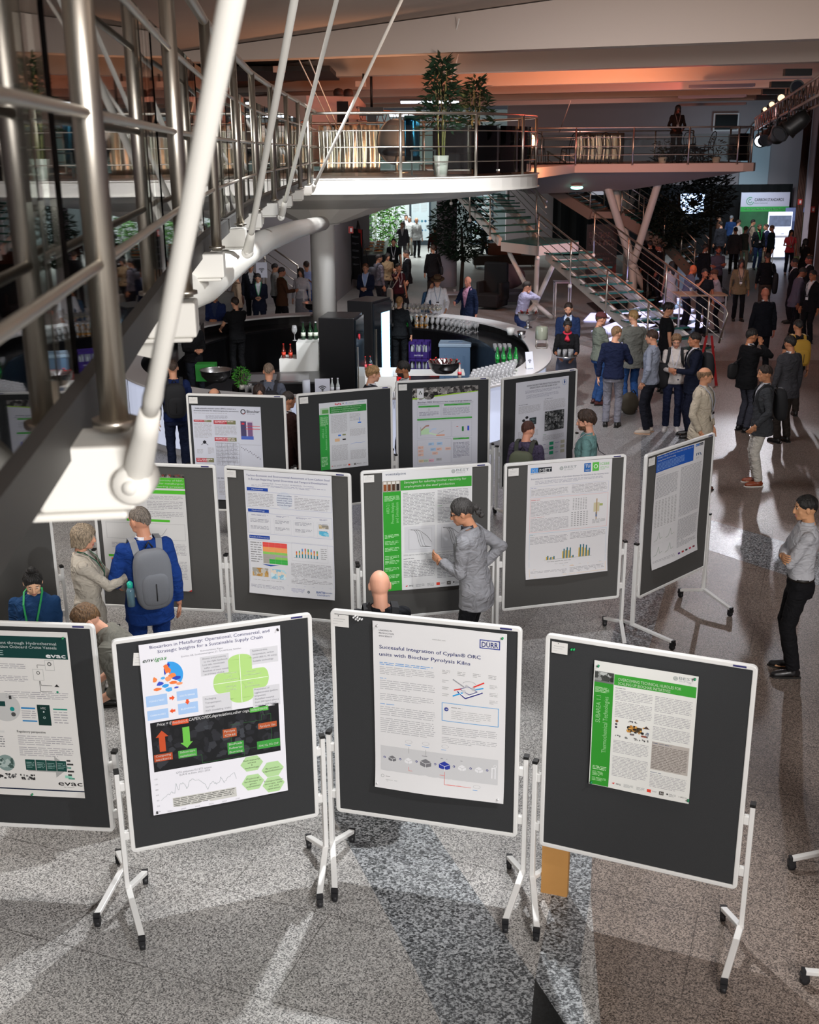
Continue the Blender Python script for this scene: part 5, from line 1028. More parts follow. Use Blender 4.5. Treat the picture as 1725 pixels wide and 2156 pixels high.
# black counters inside
ci = thing('black_counter', 'black island counter with a steel drip tray inside the bar', 'counter', (-2.25, 19.55, 0), radians(4))
b = MB(); b.box((0, 0, .46), (1.35, .95, .92), BLACKL); b.build('cabinet', None, ci)
b = MB(); b.box((0, 0, .935), (1.38, .98, .03), mat('grey_steel_top', '#5f5f60', .3, .8)); b.build('top', None, ci)
for x in (-.32, .25):
    b = MB(); b.box((x, -.05, .953), (.50, .60, .006), mat('pale_tray', '#8f8f92', .3, .5)); b.build('tray', None, ci)
def bowl(name, lab, c, r, h, foot=True, cat='bowl', grp=None):
    t = thing(name, lab, cat, c, 0, grp)
    b = MB()
    if foot: b.lathe([(r * .42, 0), (r * .40, .02), (r * .14, .05), (r * .13, h * .38), (r * .3, h * .42)], (0, 0, 0), CHROME, 20)
    z0 = h * .4 if foot else 0
    prof = [(r * .25 if foot else r * .55, z0), (r * .72, z0 + (h - z0) * .18), (r * .93, z0 + (h - z0) * .5), (r, h), (r * 1.04, h), (r * .96, h - .01), (r * .88, z0 + (h - z0) * .5), (r * .6, z0 + (h - z0) * .22), (.001, z0 + (h - z0) * .15)]
    b.lathe(prof, (0, 0, 0), CHROME, 24); b.build('bowl', None, t); return t
p = at(725, 748, .95); bowl('champagne_bowl', 'footed polished steel bowl on the black island counter', (p.x + .1, p.y - .1, .955), .26, .40)
p = at(640, 660, 1.1); bowl('champagne_bowl', 'wide shallow steel bowl on the far counter left of the column', (p.x + .3, p.y - .35, 1.10), .30, .30)
p = at(456, 803, 1.1); bowl('ice_basin', 'wide polished steel ice basin on the near counter at left', (p.x, p.y, 1.10), .26, .20, False, 'basin')
p = at(935, 785, 1.1); ib = (p.x, p.y, 1.10); bowl('ice_basin', 'steel basin filled with cola bottles on the near counter', ib, .27, .20, False, 'basin')
p = at(1112, 690, 1.1); ib2 = (p.x, p.y, 1.10); bowl('champagne_bowl', 'footed steel bowl of small bottles on the bar curve at right', ib2, .22, .32)
# bottles
def bottle(name, lab, c, glass, label_c, h=.24, r=.033, tilt=None, grp=None, capc='#b02020'):
    t = thing(name, lab, 'bottle', c, 0, grp); g = mat('bottle_glass_' + glass[1:], glass, .08, coat=.5)
    b = MB(); b.lathe([(r * .9, 0), (r, .01), (r, h * .52), (r * .45, h * .72), (r * .38, h * .93), (r * .44, h * .95), (r * .44, h)], (0, 0, 0), g, 10); b.build('bottle', None, t)
    b = MB(); b.lathe([(r * 1.03, h * .2), (r * 1.03, h * .42)], (0, 0, 0), mat('bottle_label_' + label_c[1:], label_c, .5), 10); b.build('bottle_label', None, t)
    b = MB(); b.lathe([(r * .48, h * .96), (r * .48, h * 1.01), (.001, h * 1.01)], (0, 0, 0), mat('cap_' + capc[1:], capc, .4), 8); b.build('cap', None, t)
    if tilt: t.rotation_euler = tilt
    return t
def many(proto, spots, labs, grp):
    for i, (c, rot) in enumerate(spots):
        o = proto if i == 0 else copy_tree(proto, c)
        o.location = c; o.rotation_euler = rot; o['label'] = labs if isinstance(labs, str) else labs[i]; o['group'] = grp
r = random.Random(4)
g = 'cola bottles in the steel basin'
sp = []
for k in range(11):
    a = k * 2.4; q = .05 + .14 * (k / 11); sp.append(((ib[0] + q * cos(a), ib[1] + q * sin(a), 1.13), (r.uniform(-.6, .6), r.uniform(-.6, .6), 0)))
many(bottle('cola_bottle', 'x', ib, '#3a1210', '#c8323a'), sp, 'dark cola bottle with red label sticking out of the steel basin', g)
many(bottle('cola_bottle', 'x', ib, '#5a1a10', '#c8323a', .20, .03), [((ib2[0] + .1 * cos(k), ib2[1] + .1 * sin(k), 1.28), (r.uniform(-.5, .5), r.uniform(-.5, .5), 0)) for k in range(5)], 'small dark bottle lying in the footed bowl on the bar curve', 'bottles in the footed bowl')
p = at(968, 795, 1.1); bottle('cola_bottle', 'pale cola bottle with red label standing right of the basin', (p.x, p.y, 1.1), '#b8b0ac', '#d04048', .24)
p = at(1082, 762, 1.1)
many(bottle('green_bottle', 'x', (0, 0, 0), '#0f7a2c', '#1a8a3a', .26, .036, capc='#1a7a30'), [((p.x - .30 + .11 * (k % 4), p.y - .12 + .13 * (k // 4), 1.1), (0, 0, 0)) for k in range(8)], 'green water bottle in the cluster beside the small sign', 'green bottles beside the small sign')
p = at(868, 662, 1.1)
many(bottle('green_bottle', 'x', (0, 0, 0), '#0f7a2c', '#2a9a4a', .28, .04, capc='#1a7a30'), [((p.x - .18 + .09 * (k % 2) , p.y - .5 + .12 * (k // 2), .90), (0, 0, 0)) for k in range(6)], 'green bottle on the work top at the back of the bar', 'green bottles at the back')
many(bottle('juice_bottle', 'x', (0, 0, 0), '#e0a048', '#e8e0d0', .25, .045, capc='#e0e0e0'), [((p.x + .10 + .11 * (k % 3), p.y - .5 + .12 * (k // 3), .90), (0, 0, 0)) for k in range(6)], 'orange juice bottle on the work top at the back of the bar', 'orange juice bottles')
for k, (x, y, z, gl, lb, la) in enumerate(((-2.28, 20.50, 1.12, '#5a1a10', '#d0402a', 'left red label bottle on the low display step'), (-2.15, 20.46, 1.12, '#5a1a10', '#d0402a', 'right red label bottle on the low display step'))): bottle('cola_bottle', la, (x, y, z), gl, lb, .26, .036)
for k, (x, la) in enumerate(((-1.93, 'first dark wine bottle on the high display step'), (-1.80, 'second dark wine bottle on the high display step'), (-1.70, 'silver topped bottle on the high display step next to the column'))): bottle('wine_bottle', la, (x, 20.72, 1.42), '#15301c', '#c8d0c0', .32, .042, capc='#20242c' if k < 2 else '#c0c0c0')
for k in range(4): bottle('cola_bottle', ('far left', 'inner left', 'inner right', 'far right')[k] + ' of the small bottles on the shelf between the fridges', (-.98 + .09 * k, 20.7 + .03 * k, .84), ('#c8c4b0', '#4a1510', '#4a1510', '#20262a')[k], '#c8404a', .25, .034)
for k, (px, la) in enumerate(((700, 'left small clear bottle right of the wifi sign'), (712, 'right small clear bottle right of the wifi sign'))):
    p = at(px, 828, 1.1); bottle('water_bottle', la, (p.x, p.y, 1.1), '#aab2b0', '#c8ccd0', .24, .03, capc='#c0c0c8')
# wine glasses in rows
def wineglass(lab, grp, sc_=1.0, beer=None):
    b = MB(); g = glassmat('wine_glass_glass', '#f6f8f8', .08, 1.6, .96, .22)
    b.lathe([(.034, 0), (.03, .004), (.005, .012), (.0045, .085), (.02, .10), (.036, .13), (.038, .16), (.030, .21)], (0, 0, 0), g, 10)
    if beer: b.lathe([(.001, .105), (.019, .105), (.034, .13), (.035, .15), (.001, .15)], (0, 0, 0), mat('pale_wine', beer, .1), 10)
    o = b.build('wine_glass'); tag(o, lab, 'glass', grp); o.scale = (sc_,) * 3; return o
def glasses(spots, lab, grp, beer=None):
    pr = wineglass(lab, grp, 1.0, beer)
    for i, c in enumerate(spots):
        o = pr if i == 0 else pr.copy()
        if i: COL.objects.link(o)
        o.location = c
A0, A1 = radians(78), radians(36)
sp = []
for row in range(4):
    for k in range(17):
        t = A0 + (A1 - A0) * (k + .4 * (row % 2)) / 17; c, s_ = cos(t), sin(t); da = -.52 - .11 * row
        sp.append((BX + (BA + da) * c ** (2 / BE), BY + (BB + da) * s_ ** (2 / BE), .90))
glasses(sp, 'empty wine glass in the long rows at the back of the bar', 'wine glasses on the back work top')
sp = []
for row in range(3):
    for k in range(14):
        t = radians(82) + radians(-22) * (k + .3 * row) / 14; c, s_ = cos(t), sin(t); da = -.06 - .12 * row
        sp.append((BX + (BA + da) * c ** (2 / BE), BY + (BB + da) * s_ ** (2 / BE), 1.10))
glasses(sp, 'filled sparkling wine glass on the far bar top before the man in the hat', 'filled glasses on the far bar top', '#d8c48a')
sp = []
for row in range(4):
    for k in range(11):
        px = 990 + 8.6 * k + row * 3; q = at(px, 822 - 6 * row - k * 2.2, 1.1); sp.append((q.x, q.y, 1.10))
glasses(sp, 'empty wine glass in the cluster on the near bar curve', 'wine glasses on the near bar curve')
def tumbler(lab, grp, spots):
    b = MB(); g = glassmat('wine_glass_glass'); b.lathe([(.001, .004), (.028, .004), (.034, .11), (.032, .11), (.026, .012), (.001, .012)], (0, 0, 0), g, 10); pr = b.build('tumbler'); tag(pr, lab, 'glass', grp)
    for i, c in enumerate(spots):
        o = pr if i == 0 else pr.copy()
        if i: COL.objects.link(o)
        o.location = c
q = at(1082, 740, 1.1)
tumbler('clear tumbler stacked behind the green bottles on the bar', 'tumblers by the green bottles', [(q.x - .34 + .09 * (k % 4), q.y + .05 + .1 * (k // 4), 1.1) for k in range(12)])
for k, (px, py) in enumerate(((520, 826), (527, 822), (534, 827))):
    q = at(px, py, 1.1); tumbler(('left', 'middle', 'right')[k] + ' tumbler of water near the potted herb', 'tumblers by the herb', [(q.x, q.y, 1.1)])
for px, py, la in ((618, 690, 'wine glass on the high display step left of the dark bottles'), ):
    o = wineglass(la, None, 1.3); o.location = (-2.08, 20.62, 1.42)
# wifi signs
def wifi_sign(lab, c, rz, w_=.23, h=.30, tilt=0):
    t = thing('table_sign', lab, 'sign', c, rz); t.rotation_euler = (tilt, 0, rz)
    b = MB(); b.box((0, 0, h / 2), (w_, .008, h), mat('white_sign_card', '#cfd2e0', .4)); b.box((0, .03, .01), (w_ * .8, .07, .015), mat('clear_foot', '#9aa0a8', .2)); b.build('card', None, t)
    s = MB(); K = mat('black_print', '#15151a', .5)
    for r_ in (.085, .058, .031):
        k = [radians(45 + 90 * i / 12) for i in range(13)]; n = 13; sc_ = w_ / .23
        vs = [(r_ * sc_ * cos(a), -.0052, h * .38 + r_ * sc_ * sin(a)) for a in k] + [((r_ - .014) * sc_ * cos(a), -.0052, h * .38 + (r_ - .014) * sc_ * sin(a)) for a in k]
        s.add(vs, [(i, i + 1, n + i + 1, n + i) for i in range(12)], K)
    s.lathe([(.001, 0), (.013 * sc_, 0), (.013 * sc_, .002)], (0, -.0042, h * .38), K, 12, False, Matrix.Rotation(pi / 2, 3, 'X')); s.build('wifi_symbol', None, t)
p = at(679, 842, 1.1); wifi_sign('white wifi sign standing on the near counter by the paper roll', (p.x, p.y + .1, 1.10), 0, .23, .31)
p = at(1120, 783, 1.1); wifi_sign('white wifi sign tilted back near the green bottles', (p.x, p.y + .25, 1.10), radians(20), .14, .30, radians(-14))
p = at(590, 560, 1.1); wifi_sign('white wifi sign behind the crowd near the side wall', (-3.95, 31.0, 1.45), 0, .30, .42)
b = MB(); b.tube([(0, 0, 0), (0, 0, 1.45)], .02, STEEL, 8); b.lathe([(.2, 0), (.2, .02), (.02, .03)], (0, 0, 0), STEEL, 14); o = b.build('sign_stand'); o.location = (-3.95, 31.03, 0); tag(o, 'thin steel stand holding the wifi sign near the side wall', 'stand')
b = MB(); b.lathe([(.018, 0), (.06, 0), (.06, .25), (.018, .25)], (0, 0, 0), mat('white_paper', '#cdd4e0', .9), 18); o = b.build('paper_roll'); p = at(641, 846, 1.1); o.location = (p.x, 17.22, 1.1); tag(o, 'white kitchen paper roll standing left of the wifi sign', 'paper roll')
# lemonade dispenser, coffee bits
t = thing('drink_dispenser', 'glass lemonade dispenser on a wire stand at the bar curve', 'dispenser', (0, 0, 0)); p = at(1146, 733, 1.1); t.location = (p.x - .05, p.y + .05, 1.10)
b = MB(); b.lathe([(.10, .16), (.12, .18), (.12, .38), (.10, .41), (.001, .42)], (0, 0, 0), mat('cloudy_lemonade', '#8f9484', .15), 16); b.build('tank', None, t)
b = MB()
for x in (-.1, .1):
    for y in (-.1, .1): b.tube([(x, y, 0), (x, y, .17)], .005, STEEL, 5)
for z in (.0, .16):
    b.tube([(-.1, -.1, z + .005), (.1, -.1, z + .005), (.1, .1, z + .005), (-.1, .1, z + .005), (-.1, -.1, z + .005)], .005, STEEL, 5)
b.build('wire_stand', None, t)
for k, (px, py, la) in enumerate(((1075, 705, 'stack of white saucers on the work top'), (1098, 712, 'steel tub beside the white saucers'))):
    q = at(px, py, 1.1); b = MB(); b.lathe([(.06, 0), (.09, .14), (.085, .14), (.05, .01)], (0, 0, 0), WB_ if k == 0 else CHROME, 16); o = b.build('saucer_stack' if k == 0 else 'steel_tub'); o.location = (q.x, q.y, 1.1); tag(o, la, 'stack' if k == 0 else 'tub')
# crates and cool box
def crate(lab, c, rz, hexc, w_=.42, d_=.32, h=.30, word=None, bottles=True):
    t = thing('bottle_crate', lab, 'crate', c, rz); m = mat('crate_plastic_' + hexc[1:], hexc, .4); b = MB()
    for s_ in (-1, 1):
        for z, hh in ((.07, .14), (h - .03, .06)):
            b.box((0, s_ * d_ / 2, z), (w_, .02, hh), m); b.box((s_ * w_ / 2, 0, z), (.02, d_, hh), m)
        for x in (-1, -.35, .35, 1): b.box((x * w_ / 2 * .98, s_ * d_ / 2, h / 2), (.03, .02, h), m)
    b.box((0, 0, .01), (w_, d_, .02), m); b.build('crate_shell', None, t)
    if word:
        vs, fs, wd = text_mesh(word, .02, .2); k = .2 / wd; b = MB(); b.add([(v.x * k - .1, -d_ / 2 - .012, .05 + v.y * k) for v in vs], fs, mat('white_print', '#e8e8f0', .5)); b.build('lettering', None, t)
    if bottles:
        b = MB()
        for i in range(5):
            for j in range(4): b.lathe([(.03, .02), (.03, .2), (.013, .26), (.013, .31)], (-.16 + .08 * i, -.11 + .073 * j, 0), mat('bottle_glass_9aa0a8', '#9aa0a8', .1), 6)
        o = b.build('bottles', None, t); o['kind'] = 'stuff'
    return t
q = at(892, 782, 0); 
crate('lower purple bottle crate inside the bar', (.26, 24.75, 0), radians(-10), '#2a1460', .42, .34, .36, 'GASTEINER'); crate('upper purple bottle crate stacked inside the bar', (.26, 24.75, .37), radians(-10), '#2a1460', .42, .34, .36, 'GASTEINER')
crate('blue bottle crate behind the grey cool box', (.95, 25.3, .30), 0, '#123a70', .4, .3, .3); crate('red crate on the floor beside the purple crates', (.68, 24.5, 0), radians(-12), '#a01818', .34, .3, .28, None, False)
crate('bright red drinks crate on the bar floor beside the glowing fridge', (-.22, 22.9, 0), radians(20), '#e01c20', .40, .34, .34, 'Coke', False)
t = thing('cool_box', 'blue grey plastic cool box with lid inside the bar', 'cool box', (1.02, 24.2, 0), radians(-6)); m = mat('blue_grey_plastic', '#4a6480', .5)
b = MB(); b.box((0, 0, .36), (.66, .50, .72), m)
for x in (-.2, 0, .2): b.box((x, -.255, .3), (.04, .02, .5), m)
b.build('tub', None, t, bevel=.02); b = MB(); b.box((0, 0, .75), (.70, .54, .07), mat('blue_grey_lid', '#8094a8', .45)); b.box((0, -.02, .79), (.3, .1, .02), m); b.build('lid', None, t, bevel=.015)
# bin bag, herb
def leafy(name, lab, cat, c, n, R, H, leaf, hexc, seed=1, stem=True, pot=None, z0=0.0, conical=False, grp=None):
    t = thing(name, lab, cat, c, 0, grp); r = random.Random(seed); m = mat('leaf_' + hexc[1:], hexc, .6, vary=.3, bscale=4); b = MB()
    for _ in range(n):
        a = r.uniform(0, 2 * pi); z = z0 + H * r.random() ** (.8 if conical else 1); k = (1 - (z - z0) / H * .75) if conical else sqrt(max(0.05, 1 - ((z - z0) / H * 2 - 1) ** 2)); q = R * k * sqrt(r.random())
        p = Vector((q * cos(a), q * sin(a), z)); d = Vector((cos(a) + r.uniform(-.5, .5), sin(a) + r.uniform(-.5, .5), r.uniform(-.7, .7))).normalized(); L = leaf * r.uniform(.6, 1.2); w_ = d.cross(Vector((r.uniform(-1, 1), r.uniform(-1, 1), 1))).normalized() * L * .16
        b.add([p, p + d * L * .5 + w_, p + d * L, p + d * L * .5 - w_], [(0, 1, 2, 3)], m)
    o = b.build('foliage', None, t)
    if stem:
        b = MB()
        for k in range(4): a = k * 1.7; b.tube([(.04 * cos(a), .04 * sin(a), pot[1] * .8 if pot else 0), (R * .25 * cos(a), R * .25 * sin(a), z0 + H * .85)], .012 if H > 1 else .004, mat('stem_green', '#5d6a3a', .7), 5)
        b.build('stems', None, t)
    if pot:
        b = MB(); b.lathe([(pot[0] * .75, 0), (pot[0], pot[1]), (pot[0] * .92, pot[1]), (pot[0] * .85, pot[1] * .85), (.001, pot[1] * .85)], (0, 0, 0), mat('white_pot', '#dcd8d2', .5), 18); b.build('pot', None, t)
    return t
p = at(508, 822, 1.1); leafy('potted_herb', 'bright green potted herb on the near bar counter', 'plant', (p.x, p.y + .1, 1.10), 260, .13, .30, .07, '#3f8a2a', 2, True, (.06, .07), .05)
b = MB(); r = random.Random(8)
b.ell((0, 0, .45), (.38, .34, .45), mat('black_bin_bag', '#0c0c0e', .18), 18, 12)
for i, v in enumerate(b.v):
    n = noise.noise(Vector(v) * 5); b.v[i] = (v[0] * (1 + .25 * n), v[1] * (1 + .25 * n), v[2] * (1 + .12 * n))
o = b.build('bin_bag'); p = at(398, 800, .5); o.location = (p.x, 19.3, 0.02); tag(o, 'shiny black bin bag hanging behind the counter at left', 'bag')
b = MB(); b.ell((0, 0, .4), (.26, .24, .42), mat('black_bin_bag', '#0c0c0e', .18), 16, 10)
for i, v in enumerate(b.v):
    n = noise.noise(Vector(v) * 6); b.v[i] = (v[0] * (1 + .25 * n), v[1] * (1 + .25 * n), v[2] * (1 + .12 * n))
o = b.build('bin_bag'); o.location = (-3.0, 20.3, .02); tag(o, 'black bin bag beside the island counter', 'bag')
b = MB(); b.box((0, 0, .15), (.34, .26, .3), mat('green_box_plastic', '#1f7a2a', .5)); o = b.build('green_crate'); p = at(425, 800, 1.0); o.location = (p.x, p.y + .5, .90); tag(o, 'green plastic box behind the ice basin', 'box')
# coffee machine things at left
b = MB(); b.box((0, 0, .2), (.5, .4, .4), mat('steel_machine', '#8a8a8c', .3, .9)); b.box((0, -.15, .42), (.46, .1, .05), BLACK); b.lathe([(.02, .2), (.02, .34), (.05, .36)], (.1, -.24, 0), CHROME, 8); o = b.build('coffee_machine'); q = at(460, 680, 1.1); o.location = (-4.55, 23.6, .90); tag(o, 'steel coffee machine on the work top before the man in navy', 'coffee machine')
# ------------------------------------------------------------------ people
def mesh_from(mb, voxel, smooth=3, name='m'):
    """fuse overlapping closed volumes into one continuous surface"""
    me = mb.mesh(name); me.materials.clear(); o = bpy.data.objects.new(name, me); COL.objects.link(o)
    r = o.modifiers.new('r', 'REMESH'); r.mode = 'VOXEL'; r.voxel_size = voxel; r.use_smooth_shade = True
    if smooth:
        s_ = o.modifiers.new('s', 'SMOOTH'); s_.factor = .5; s_.iterations = smooth
    dg = bpy.context.evaluated_depsgraph_get(); dg.update()
    out = bpy.data.meshes.new_from_object(o.evaluated_get(dg)); bpy.data.objects.remove(o); bpy.data.meshes.remove(me)
    return out
def skin_like(hexc, rough=.55): return mat('skin_' + hexc[1:], hexc, rough, spec=.35)
# one head, modelled once: skull, jaw, nose, ears, brow, neck.  origin = centre of the skull, facing +Y
def head_template():
    b = MB()
    b.ell((0, -.008, .012), (.077, .096, .098), None, 24, 16)
    b.ell((0, .016, -.038), (.064, .076, .070), None, 20, 12)
    b.ell((0, .048, -.078), (.040, .042, .034), None, 16, 10)
    b.ell((0, .070, -.094), (.020, .018, .016), None, 12, 8)
    b.tube([(0, .084, .018), (0, .097, -.010), (0, .104, -.028)], [.009, .011, .012], None, 10)
    b.ell((0, .101, -.034), (.017, .014, .010), None, 10, 8)
    for s_ in (-1, 1):
        b.ell((s_ * .030, .075, .026), (.026, .014, .009), None, 10, 6)
        b.ell((s_ * .038, .056, -.026), (.022, .022, .024), None, 10, 8)
        b.ell((s_ * .080, -.006, -.012), (.009, .019, .030), None, 10, 8)
        b.ell((s_ * .034, .018, -.075), (.026, .040, .026), None, 12, 8)
    b.ell((0, .088, -.060), (.024, .012, .007), None, 10, 6); b.ell((0, .087, -.069), (.021, .012, .007), None, 10, 6)
    b.tube([(0, -.028, -.20), (0, -.022, -.13), (0, -.012, -.06)], [.062, .054, .056], None, 16)
    me = mesh_from(b, .0056, 4, 'head_t')
    vs = [v.co.copy() for v in me.vertices]; fs = [tuple(p.vertices) for p in me.polygons]; bpy.data.meshes.remove(me)
    return vs, fs
HV, HF = head_template()
def face_mat_of(c):   # 0 skin 1 lips 2 brow
    x, y, z = c
    if y > .082 and abs(x) < .024 and -.0755 < z < -.054: return 1
    if y > .066 and .014 < abs(x) < .044 and .0285 < z < .0345: return 2
    return 0
HFM = [face_mat_of(sum((HV[i] for i in f), Vector()) / len(f)) for f in HF]
class Body:
    def __init__(s, o):
        s.o = o; s.k = o['h'] / 1.76; s.w = o.get('w', 1.0); s.lean = radians(o.get('lean', 0)); s.side = radians(o.get('side', 0))
    def bend(s, p):
        p = Vector(p); z0 = .96
        if p.z > z0 - .12:
            t = min(1.0, max(0.0, (p.z - (z0 - .12)) / .36)); a = s.lean * t; piv = Vector((0, 0, z0))
            p = piv + Matrix.Rotation(-a, 3, 'X') @ Matrix.Rotation(s.side * t, 3, 'Y') @ (p - piv)
        return p
    def joints(s):
        o = s.o; J = {}
        for sd, nm in ((-1, 'L'), (1, 'R')):
            sh = s.bend((sd * .172 * s.w, -.008, 1.408)); hd = Vector(o.get(nm, (sd * .27, .03, .80)))
            if hd.z > 1.0 and o.get('rel', 0): hd = s.bend(hd)
            if nm not in o and s.lean > .2: hd = Vector((sh.x * 1.15, sh.y + .05, sh.z - .58))
            d = hd - sh; L = d.length; u, f = .295, .265
            if L > u + f - .004: hd = sh + d * ((u + f - .004) / L); d = hd - sh; L = d.length
            if L < .12: L = .12
            a = (u * u - f * f + L * L) / (2 * L); h = sqrt(max(1e-6, u * u - a * a)); dn = d.normalized()
            hint = Vector(o.get('elb' + nm, (sd * .55, -.75, -.45))); hint = (hint - dn * hint.dot(dn)); hint = hint.normalized() if hint.length > 1e-3 else Vector((sd, 0, 0))
            J['sh' + nm] = sh; J['el' + nm] = sh + dn * a + hint * h; J['ha' + nm] = hd
            hip = Vector((sd * .092 * s.w, 0, .92)); st = o.get('st', .10); ft = Vector((sd * (st + .0), o.get('f' + nm, 0.0), .085)); d = ft - hip; L = d.length; u, f = .425, .425
            if L > .846: L = .846; hip = ft - d.normalized() * .846 if False else hip
            a = (u * u - f * f + L * L) / (2 * L); h = sqrt(max(0, u * u - a * a)); dn = d.normalized(); hint = Vector((sd * .05, 1, 0)); hint = (hint - dn * hint.dot(dn)).normalized()
            J['hip' + nm] = hip; J['kn' + nm] = hip + dn * a + hint * h; J['an' + nm] = ft
        return J
TORSO = [(.80, .150, .105, -.012), (.90, .168, .118, -.012), (.98, .158, .108, -.005), (1.08, .142, .098, 0), (1.18, .152, .108, .004), (1.28, .170, .116, .004), (1.36, .178, .108, -.002), (1.42, .165, .090, -.010), (1.465, .105, .070, -.016), (1.50, .060, .056, -.018)]
FEM = [(.80, .158, .112, -.014), (.90, .175, .122, -.014), (.98, .150, .104, -.005), (1.08, .126, .088, 0), (1.18, .138, .104, .012), (1.27, .152, .124, .020), (1.36, .160, .104, .004), (1.42, .148, .084, -.010), (1.465, .088, .062, -.016), (1.50, .052, .050, -.018)]
def loft(mb, B, secs, add, n=20, z0=None, z1=None, flare=0, expo=2.4, belly=0):
    ring = []
    S = [q for q in secs if (z0 is None or q[0] >= z0 - 1e-6) and (z1 is None or q[0] <= z1 + 1e-6)]
    for (z, rx, ry, yo) in S:
        ad = add + (flare * max(0, 1.02 - z) / .25 if flare else 0); by = belly * math.exp(-((z - 1.06) / .12) ** 2)
        for k in range(n):
            t = 2 * pi * k / n; c, s_ = cos(t), sin(t); x = (rx * B.w + ad) * abs(c) ** (2 / expo) * (1 if c >= 0 else -1); y = (ry + ad + (by if s_ > 0 else 0)) * abs(s_) ** (2 / expo) * (1 if s_ >= 0 else -1) + yo
            ring.append(B.bend((x, y, z)))
    N = len(S); vs = ring; fs = [(i * n + k, i * n + (k + 1) % n, (i + 1) * n + (k + 1) % n, (i + 1) * n + k) for i in range(N - 1) for k in range(n)]
    fs += [tuple(range(n))[::-1], tuple((N - 1) * n + k for k in range(n))]
    mb.add(vs, fs, None, True)
def hand(mb, wr, dirv, side, palm_n, m, curl=.5, s_=1.0):
    """palm with four fingers of unequal length and a thumb leaving its side; side -1 left, 1 right"""
    d = dirv.normalized(); nrm = (palm_n - d * palm_n.dot(d)); nrm = nrm.normalized() if nrm.length > 1e-4 else Vector((0, 1, 0)); acr = d.cross(nrm).normalized()
    M = Matrix((acr, d, nrm)).transposed()
    mb.ell(wr + d * .045 * s_, (.042 * s_, .052 * s_, .016 * s_), m, 12, 8, M)
    mb.tube([wr - d * .03, wr + d * .02], [.026 * s_, .024 * s_], m, 10)
    for i, L in enumerate((.072, .082, .078, .060)):
        x = (-.030 + .020 * i) * s_ * -side; p = wr + d * .082 * s_ + acr * x; dd = d; pts = [p - d * .02]; seg = L / 3 * s_
        for j in range(3):
            pts.append(p); ang = curl * (.45 + .5 * j); dd = (d * cos(ang) + nrm * sin(ang)); p = p + dd * seg
        pts.append(p); mb.tube(pts, [.0095 * s_, .0095 * s_, .0088 * s_, .008 * s_, .0062 * s_], m, 7)
    p = wr + d * .02 * s_ + acr * (.030 * s_ * -side); t1 = (acr * -side * .8 + d * .6 + nrm * .35).normalized(); t2 = (acr * -side * .3 + d * .9 + nrm * .5).normalized()
    mb.tube([p - t1 * .015, p + t1 * .035 * s_, p + t1 * .035 * s_ + t2 * .03 * s_], [.013 * s_, .0115 * s_, .008 * s_], m, 7)
def limb(mb, pts, rr, m=None, n=12):
    P = [Vector(p) for p in pts]; out = []; R = []
    for i in range(len(P) - 1):
        for k in range(4): t = k / 4; out.append(P[i].lerp(P[i + 1], t)); R.append(rr[i] + (rr[i + 1] - rr[i]) * t)
    out.append(P[-1]); R.append(rr[-1]); mb.tube(out, R, m, n)
    for p, r_ in zip(P[:-1], rr[:-1]): mb.ell(p, (r_, r_, r_), m, 10, 6)
def attach(me, name, parent, m):
    me.name = name; me.materials.clear(); me.materials.append(m); o = bpy.data.objects.new(name, me); COL.objects.link(o); o.parent = parent; return o
def wrinkle(me, amp, sc_, seed):
    nz = Vector((seed * 3.1, seed * 1.7, 0)); N = [v.normal.copy() for v in me.vertices]
    for v, n in zip(me.vertices, N):
        p = v.co; v.co = p + n * amp * (noise.noise(Vector((p.x * sc_, p.y * sc_, p.z * sc_ * 1.6)) + nz) + .4 * noise.noise(Vector((p.x, p.y, p.z)) * sc_ * 2.5 + nz))
def HAIRM(c):
    k = 'hair_' + c[1:]
    if k in _M: return _M[k]
    m = bpy.data.materials.new(k); m.use_nodes = True; nt = m.node_tree; b = nt.nodes['Principled BSDF']; tc = nt.nodes.new('ShaderNodeTexCoord'); mp = nt.nodes.new('ShaderNodeMapping'); mp.inputs['Scale'].default_value = (150, 150, 28)
    n = nt.nodes.new('ShaderNodeTexNoise'); n.inputs['Scale'].default_value = 1; n.inputs['Detail'].default_value = 3; r = nt.nodes.new('ShaderNodeValToRGB'); q = lin(c)
    r.color_ramp.elements[0].position = .35; r.color_ramp.elements[0].color = tuple(x * .35 for x in q[:3]) + (1,); r.color_ramp.elements[1].position = .65; r.color_ramp.elements[1].color = tuple(min(1, x * 1.5 + .004) for x in q[:3]) + (1,)
    bp = nt.nodes.new('ShaderNodeBump'); bp.inputs['Strength'].default_value = .9; bp.inputs['Distance'].default_value = .01
    for a, z in ((tc.outputs['Object'], mp.inputs[0]), (mp.outputs[0], n.inputs['Vector']), (n.outputs['Fac'], r.inputs[0]), (r.outputs[0], b.inputs['Base Color']), (n.outputs['Fac'], bp.inputs['Height']), (bp.outputs[0], b.inputs['Normal'])): nt.links.new(a, z)
    b.inputs['Roughness'].default_value = .5; _M[k] = m; return m
